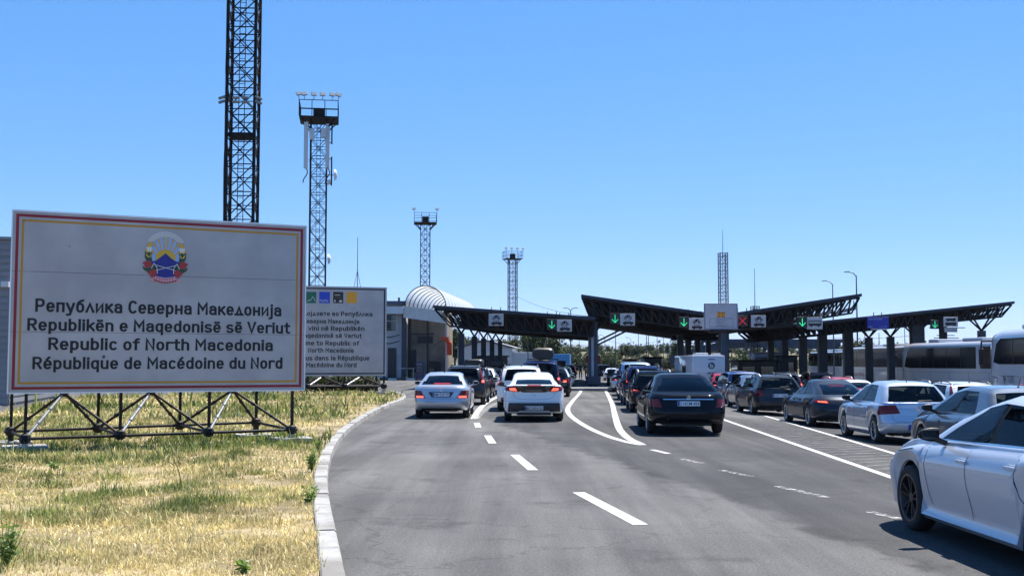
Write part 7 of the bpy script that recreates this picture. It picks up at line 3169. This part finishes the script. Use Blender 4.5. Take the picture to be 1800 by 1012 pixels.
def coach(Xr, Yr, Xf, Yf, H, label, text=None, tcol=None, scheme=0, text2=None):
    """Xr,Yr: left rear corner, Xf,Yf: left front corner on the ground"""
    d = Vector((Xf - Xr, Yf - Yr, 0))
    Ln = d.length
    d.normalize()
    Wd = 2.52
    rz = math.atan2(d.y, d.x) - PI / 2
    # origin: centre of the tail on the ground
    right = Vector((d.y, -d.x, 0))
    o = Vector((Xr, Yr, 0)) + right * Wd / 2
    zb = gz(o.x)
    H = H - zb
    t = thing('coach', label, 'bus', (o.x, o.y, zb), rz, 'coaches queueing on the right')
    # body: cross sections along y, front rounded back
    secs = [(0, .96, .0, 1.0), (.10, .99, .0, 1.0), (.35, 1, 0, 1.0), (Ln - 1.6, 1, 0, 1.0), (Ln - .9, 1, 0, .985), (Ln - .45, .985, 0, .955), (Ln - .15, .95, 0, .88), (Ln, .88, 0, .70)]
    prof = [(-.5, .32), (-.5, 1.0), (-.5, 1.62), (-.495, 2.4), (-.485, .90), (-.46, .955), (-.40, .988), (-.2, 1.0)]

    def sec(y, ws, hs, lean=0):
        pts = []
        for u, z in prof:
            zz = z if z >= 1.01 or z in (.32,) else None
            zz = z if z in (.32, 1.0, 1.62, 2.4) and u <= -.495 else H * z
            if u == -.495:
                zz = H * .80
            zz = .32 + (zz - .32) * (hs if zz > 2.0 else 1)
            pts.append(Vector((u * Wd * ws, y, zz)))
        return pts + [Vector((-p.x, p.y, p.z)) for p in reversed(pts)]
    mb = MB()
    rows = [sec(y, ws, hs) for y, ws, _, hs in secs]
    mb.grid(rows, 0, True)
    n = len(rows[0])
    mb.add(rows[0], [tuple(range(n))], 0)
    mb.add(rows[-1], [tuple(range(n - 1, -1, -1))], 0)
    mb.grid([[r[0], r[-1]] for r in rows], 1, False, flip=True)
    paintm = COACHG if scheme == 1 else COACHW
    mb.build('body', [paintm, BLACKPL], t, None, 35)
    zw0, zw1 = (2.12 if scheme == 0 else 1.82), H * .885
    # side glazing strips, both sides: pane by pane, one strip of dark glass
    for sx in (-1, 1):
        x = sx * (Wd / 2 + .012)
        spans = [(.5, Ln - 1.25)] if scheme == 0 else ([(.35, 2.6), (3.1, Ln - 1.2)] if scheme == 2 else [(.4, Ln - 1.0)])
        for ya, yb in spans:
            mb = MB()
            front = yb > Ln - 1.6
            q = [(ya, zw0 + .05), (ya + .05, zw0), (yb - .1, zw0), (yb + (.55 if front else 0), zw0 + (.10 if front else .05)), (yb + (.15 if front else 0), zw1 - .25 if front else zw1 - .05), (yb - .35 if front else yb - .05, zw1), (ya + .05, zw1), (ya, zw1 - .05)]
            mb.prism(q, .02, Matrix(((0, 0, sx, x - sx * .014), (1, 0, 0, 0), (0, 1, 0, 0), (0, 0, 0, 1))))
            mb.build('side_window', G_COACH, t)
            npan = max(1, int((yb - ya) / 1.6))
            for k in range(1, npan):
                mb2 = MB()
                yy = lerp(ya, yb, k / npan)
                mb2.box((x + sx * .008, yy, (zw0 + zw1) / 2), (.012, .05, zw1 - zw0))
                mb2.build('window_seal', BLACKPL, t)
        if scheme == 1:
            mb = MB()
            mb.prism([(.1, 2.55), (Ln - .9, 2.55), (Ln - .45, 2.75), (Ln - .75, H * .955), (.1, H * .955)], .016, Matrix(((0, 0, sx, x - sx * .010), (1, 0, 0, 0), (0, 1, 0, 0), (0, 0, 0, 1))))
            mb.build('roof_band', GLOSSBLK, t)
        # luggage doors and skirt lines
        mb = MB()
        for k in range(5):
            yy = 1.5 + k * (Ln - 3.5) / 4
            mb.box((x - sx * .008, yy, 1.0), (.012, .02, 1.05))
        mb.box((x - sx * .008, Ln / 2, 1.56), (.012, Ln - 1.6, .018))
        mb.box((x - sx * .008, Ln / 2, .50), (.014, Ln - 1.4, .03))
        mb.build('door_line', mat('shut_line_grey', (.10, .10, .11), .6), t)
    # windscreen with black mask, rear window
    mb = MB()
    for i in range(len(secs) - 3, len(secs) - 1):
        pass
    a, b = sec(Ln - .43, .992, .957), sec(Ln + .015, .885, .72)
    mb.grid([[Vector((p.x, p.y, p.z)) + Vector((0, .02, .0)) for p in a[1:-1]], [p + Vector((0, .02, 0)) for p in b[1:-1]]], 0, True)
    mb.add([p + Vector((0, .02, 0)) for p in b[1:-1]], [tuple(range(len(b) - 3, -1, -1))], 0)
    mb.build('windscreen', GLOSSBLK, t)
    mb = MB()
    mb.box((0, -.012, (zw0 + zw1) / 2 + .1), (Wd * .80, .03, zw1 - zw0 - .15), None, 0, .01)
    mb.build('rear_window', DKGL, t)
    for sx in (-1, 1):
        mb = MB()
        mb.box((sx * Wd * .43, -.012, 1.05), (.16, .04, .7), None, 0, .012)
        mb.build('tail_light', LAMPRED, t)
        mb = MB()
        mx = sx * (Wd / 2 + .22)
        mb.box((mx, Ln + .28, H * .66), (.24, .16, .82), None, 0, .06)
        mb.path([Vector((sx * Wd * .42, Ln - .3, H * .86)), Vector((mx, Ln + .2, H * .86)), Vector((mx, Ln + .28, H * .74))], .045, 6)
        mb.build('door_mirror', BLACKPL, t)
        for ya in (1.0 + 1.9, Ln - 2.7):
            tm, rm = wheel_meshes(.5, 'cover')
            w = bpy.data.objects.new('wheel', None)
            COL.objects.link(w)
            w.parent = t
            w.location = (sx * (Wd / 2 - .13), ya, .5)
            w.rotation_euler = (0, 0, 0 if sx > 0 else PI)
            for nm_, me_ in (('tyre', tm), ('rim', rm)):
                q = bpy.data.objects.new(nm_, me_)
                COL.objects.link(q)
                q.parent = w
            mb = MB()
            mb.lathe([(0, .60), (.02, .60), (.02, .01)], 'x', 28, 0, (sx * (Wd / 2 - .012) if sx > 0 else -(Wd / 2 + .008), ya, .5))
            mb.build('wheel_arch', BLACKPL, t)
    # roof units
    for ya, ln in ((Ln * .30, 2.6), (Ln * .68, 1.5)):
        mb = MB()
        mb.box((0, ya, H + .08), (1.9, ln, .26), None, 0, .11)
        mb.build('roof_unit', COACHW, t, None, 35)
    # seats seen through the glass and curtains
    mb = MB()
    k = 1.2
    while k < Ln - 1.8:
        for x in (-.95, -.5, .5, .95):
            mb.box((x, k, 1.75), (.42, .14, 1.0), Matrix.Rotation(R(10), 3, 'X'), 0, .05)
        k += .95
    SM = Matrix(((0, 0, -1, -Wd / 2 - .008), (-1, 0, 0, 0), (0, 1, 0, 0), (0, 0, 0, 1)))
    if text:
        for s_, (a, b, z, cp, m) in text.items():
            lettering(s_, t, SM, -b, -a, z, cp, m, 'lettering', .0)
    return t


G_COACH = mat('coach_window_glass', (.006, .008, .012), .08, 0, .2)
G_COACH.node_tree.nodes['Principled BSDF'].inputs['IOR'].default_value = 1.18
REDT = mat('coach_red_lettering', (.45, .02, .02), .4)
BLUET = mat('coach_blue_lettering', (.02, .05, .30), .4)
NAVT = mat('coach_navy_lettering', (.03, .05, .10), .4)


def cp(px, Y):
    q = at(px, 640, Y)
    return q.x, q.y


# farthest to nearest
coach(*cp(1482, 128), *cp(1419, 141), at(1470, 617, 132).z, 'silver coach under the right canopy, farthest of the four coaches', scheme=1)
coach(*cp(1592, 96.5), *cp(1484, 109), at(1560, 608, 100).z, 'white coach with a black roof band and red lettering', {'EuroBus': (8.3, 10.3, 1.02, .42, REDT)}, scheme=1).children[0].material_slots[0].link = 'OBJECT'
for o in bpy.data.objects:
    if o.name.startswith('coach') and o.type == 'EMPTY' and 'red lettering' in o['label']:
        o.children[0].material_slots[0].material = COACHW
coach(*cp(1762, 71), *cp(1583, 84.5), at(1735, 597, 72).z, 'white coach with a wide pillar between its dark windows', scheme=2)
coach(*cp(1960, 43), *cp(1737, 55.5), at(1800, 575, 50.5).z, 'white coach with lettering on its side at the right edge', {'RIA TOURS': (9.45, 10.7, 1.28, .34, NAVT), 'coach travel': (9.5, 10.6, 1.08, .09, NAVT), 'bus': (11.3, 11.9, 1.45, .14, BLUET)}, scheme=0)

# ---- caravan with a round emblem
pL, pR = at(1217, 640, 68), at(1275, 640, 68)
Wc = pR.x - pL.x
zc1 = at(1240, 624, 68).z
gzz = gz((pL.x + pR.x) / 2)
t = thing('caravan', 'white boxy caravan with a round dark emblem on its back wall', 'caravan', ((pL.x + pR.x) / 2, 68, gzz), R(2.5))
mb = MB()
hc = zc1 - gzz
mb.box((0, 2.9, .45 + (hc - .45) / 2), (Wc, 5.8, hc - .45), None, 0, .10)
mb.build('body', [COACHW], t, None, 40)
mb = MB()
mb.box((0, 2.4, hc + .07), (.8, .9, .18), None, 0, .06)
mb.box((.7, 1.2, hc + .05), (.5, .5, .14), None, 0, .05)
mb.build('roof_hatch', COACHW, t)
CM = Matrix.Translation((0, -.006, 0)) @ LM
mb = MB()
cxx, czz = Wc * .08, hc - .62
mb.prism(circ(cxx, czz, .21, None, 24), .004, CM, 0)
mb.prism(circ(cxx + .01, czz - .04, .095, None, 18), .004, CM @ Matrix.Translation((0, 0, .004)), 1)
mb.prism(circ(cxx + .01, czz - .04, .045, None, 14), .004, CM @ Matrix.Translation((0, 0, .008)), 0)
mb.prism([(cxx - .085, czz - .10), (cxx - .04, czz - .10), (cxx - .04, czz + .14), (cxx - .085, czz + .14)], .0045, CM @ Matrix.Translation((0, 0, .004)), 1)
mb.prism([(cxx - .2, czz + .34), (cxx + .2, czz + .34), (cxx + .2, czz + .40), (cxx - .2, czz + .40)], .004, CM, 0)
for k in range(6):
    mb.prism([(cxx - .25 + k * .09, czz - .50), (cxx - .19 + k * .09, czz - .50), (cxx - .19 + k * .09, czz - .40 + .03 * (k % 2)), (cxx - .25 + k * .09, czz - .40 + .03 * (k % 2))], .004, CM, 0)
mb.build('emblem', [NAVT, COACHW], t)
for sx in (-1, 1):
    mb = MB()
    mb.box((sx * Wc * .44, -.01, .75), (.12, .04, .4), None, 0, .012)
    mb.build('tail_light', LAMPRED, t)
    tm, rm = wheel_meshes(.33, 'cover')
    w = bpy.data.objects.new('wheel', None)
    COL.objects.link(w)
    w.parent = t
    w.location = (sx * (Wc / 2 - .16), 3.0, .33)
    w.rotation_euler = (0, 0, 0 if sx > 0 else PI)
    for nm_, me_ in (('tyre', tm), ('rim', rm)):
        q = bpy.data.objects.new(nm_, me_)
        COL.objects.link(q)
        q.parent = w
mb = MB()
mb.box((0, 2.9, .38), (Wc * .9, 5.4, .16))
mb.bar((0, 5.7, .4), (0, 7.0, .42), .1)
mb.build('chassis', BLACKPL, t)
mb = MB()
mb.box((-Wc / 2 - .005, 2.6, hc * .62), (.03, 1.1, .65), None, 0, .01)
mb.build('side_window', DKGL, t)

# ================================================================== PEOPLE
SKIN = noisy('skin', (.34, .20, .14), (.42, .26, .19), 20, .6)
UNI = noisy('dark_uniform', (.012, .015, .022), (.025, .028, .036), 12, .85)
HAIR = mat('dark_hair', (.012, .009, .008), .7)
BOOT = mat('black_boots', (.008, .008, .008), .4)


def person(X, Y, H, label, step, armL, armR, face):
    """standing figure grown over one skeleton; face = rotation about z (0 looks away from the camera)"""
    t = thing('person', label, 'person', (X, Y, .18 if Y < 118 else 0), face, None)
    k = H / 1.78
    V, Eg, Rd = [], [], []

    def add(p, r, parent=None):
        V.append(Vector(p) * k)
        Rd.append(r * k)
        if parent is not None:
            Eg.append((parent, len(V) - 1))
        return len(V) - 1
    pel = add((0, 0, .96), .145)
    wst = add((0, .01, 1.12), .135, pel)
    chs = add((0, .01, 1.32), .165, wst)
    nb = add((0, -.005, 1.47), .075, chs)
    nk = add((0, .01, 1.54), .058, nb)
    hd = add((0, .03, 1.62), .088, nk)
    cr = add((0, .015, 1.70), .085, hd)
    for s, st, arm in ((-1, step[0], armL), (1, step[1], armR)):
        hip = add((s * .10, 0, .88), .098, pel)
        kn = add((s * .115, st * .45 + .03, .50), .066, hip)
        an = add((s * .12, st, .10), .046, kn)
        he = add((s * .12, st - .03, .045), .045, an)
        to = add((s * .135, st + .15, .035), .036, an)
        sh = add((s * .19, .0, 1.42), .07, chs)
        e = add(arm[0], .046, sh)
        w = add(arm[1], .031, e)
        dv = (Vector(arm[1]) - Vector(arm[0])).normalized()
        pm = add(Vector(arm[1]) + dv * .075, .030, w)
        side = dv.cross(Vector((0, 1, 0))).normalized()
        fwd = dv.cross(side).normalized()
        for q, ln in ((-.030, .070), (-.010, .085), (.010, .082), (.028, .066)):
            f1 = add(Vector(arm[1]) + dv * .10 + fwd * q, .0085, pm)
            add(Vector(arm[1]) + dv * (.10 + ln) + fwd * q + side * s * -.018, .007, f1)
        th = add(Vector(arm[1]) + dv * .055 + fwd * .045, .010, pm)
        add(Vector(arm[1]) + dv * .095 + fwd * .062, .008, th)
    me = bpy.data.meshes.new('body')
    me.from_pydata(V, Eg, [])
    o = bpy.data.objects.new('body', me)
    COL.objects.link(o)
    sm = o.modifiers.new('skin', 'SKIN')
    sm.use_smooth_shade = True
    ss = o.modifiers.new('sub', 'SUBSURF')
    ss.levels = ss.render_levels = 2
    for i, sv_ in enumerate(me.skin_vertices[0].data):
        sv_.radius = (Rd[i], Rd[i])
        sv_.use_root = i == 0
    bpy.context.view_layer.update()
    dg = bpy.context.evaluated_depsgraph_get()
    m2 = bpy.data.meshes.new_from_object(o.evaluated_get(dg), depsgraph=dg)
    bpy.data.objects.remove(o)
    m2.materials.clear()
    for m in (UNI, SKIN, BOOT):
        m2.materials.append(m)
    hands = [Vector(armL[1]) * k, Vector(armR[1]) * k]
    for p in m2.polygons:
        c = p.center
        if c.z > 1.50 * k and abs(c.x) < .13:
            p.material_index = 1
        elif c.z < .13 * k:
            p.material_index = 2
        elif any((c - h).dot((h - Vector(e) * k).normalized()) > .005 and (c - h).length < .24 for h, e in zip(hands, (armL[0], armR[0]))):
            p.material_index = 1
        p.use_smooth = True
    b = bpy.data.objects.new('body', m2)
    COL.objects.link(b)
    b.parent = t
    mb = MB()
    mb.sphere((0, .0 * k, 1.715 * k), .102 * k, 14, 8, 0, (.95, 1.08, .72))
    mb.build('hair', HAIR, t)
    mb = MB()
    for s in (-1, 1):
        mb.sphere((s * .036 * k, .112 * k, 1.64 * k), .012 * k, 8, 5, 0)
        mb.sphere((s * .098 * k, .02 * k, 1.62 * k), .022 * k, 8, 5, 1, (.45, .8, 1.2))
    mb.sphere((0, .128 * k, 1.60 * k), .017 * k, 8, 5, 1, (.8, 1, 1.3))
    mb.box((0, .114 * k, 1.562 * k), (.05 * k, .012, .010), None, 2, .003)
    mb.build('face', [mat('eye_dark', (.02, .015, .012), .3), SKIN, mat('lip', (.30, .12, .10), .6)], t)
    mb = MB()
    mb.lathe([(.985 * k, .150 * k), (1.03 * k, .150 * k)], 'z', 20, 0)
    mb.build('belt', BOOT, t)


q = at(1020.5, 668, 119.5)
person(q.x, 119.5, 1.80, 'border officer in dark uniform walking with both arms down', (.16, -.14), ((-.27, -.06, 1.16), (-.27, .04, .92)), ((.27, .04, 1.16), (.28, .16, .95)), R(172))
q = at(1031, 668, 119.0)
person(q.x, 119.0, 1.76, 'border officer in dark uniform nearer the pillar with one elbow bent', (-.05, .10), ((-.27, .0, 1.16), (-.24, .16, 1.02)), ((.28, -.05, 1.17), (.17, .14, 1.14)), R(190))

# ================================================================== AIR
mb = MB()
mb.box((0, 10100, 230), (43000, 22500, 464))
hz_ = mb.build('haze', bpy.data.materials.new('summer_haze'))
hm_ = hz_.data.materials[0]
hm_.use_nodes = True
hm_.node_tree.nodes.clear()
ho_ = hm_.node_tree.nodes.new('ShaderNodeOutputMaterial')
hv_ = hm_.node_tree.nodes.new('ShaderNodeVolumePrincipled')
hv_.inputs['Color'].default_value = (.75, .85, 1, 1)
hv_.inputs['Density'].default_value = 4.5e-5
hm_.node_tree.links.new(hv_.outputs[0], ho_.inputs['Volume'])
tag(hz_, 'thin pale summer haze over the plain', 'haze', kind='stuff')
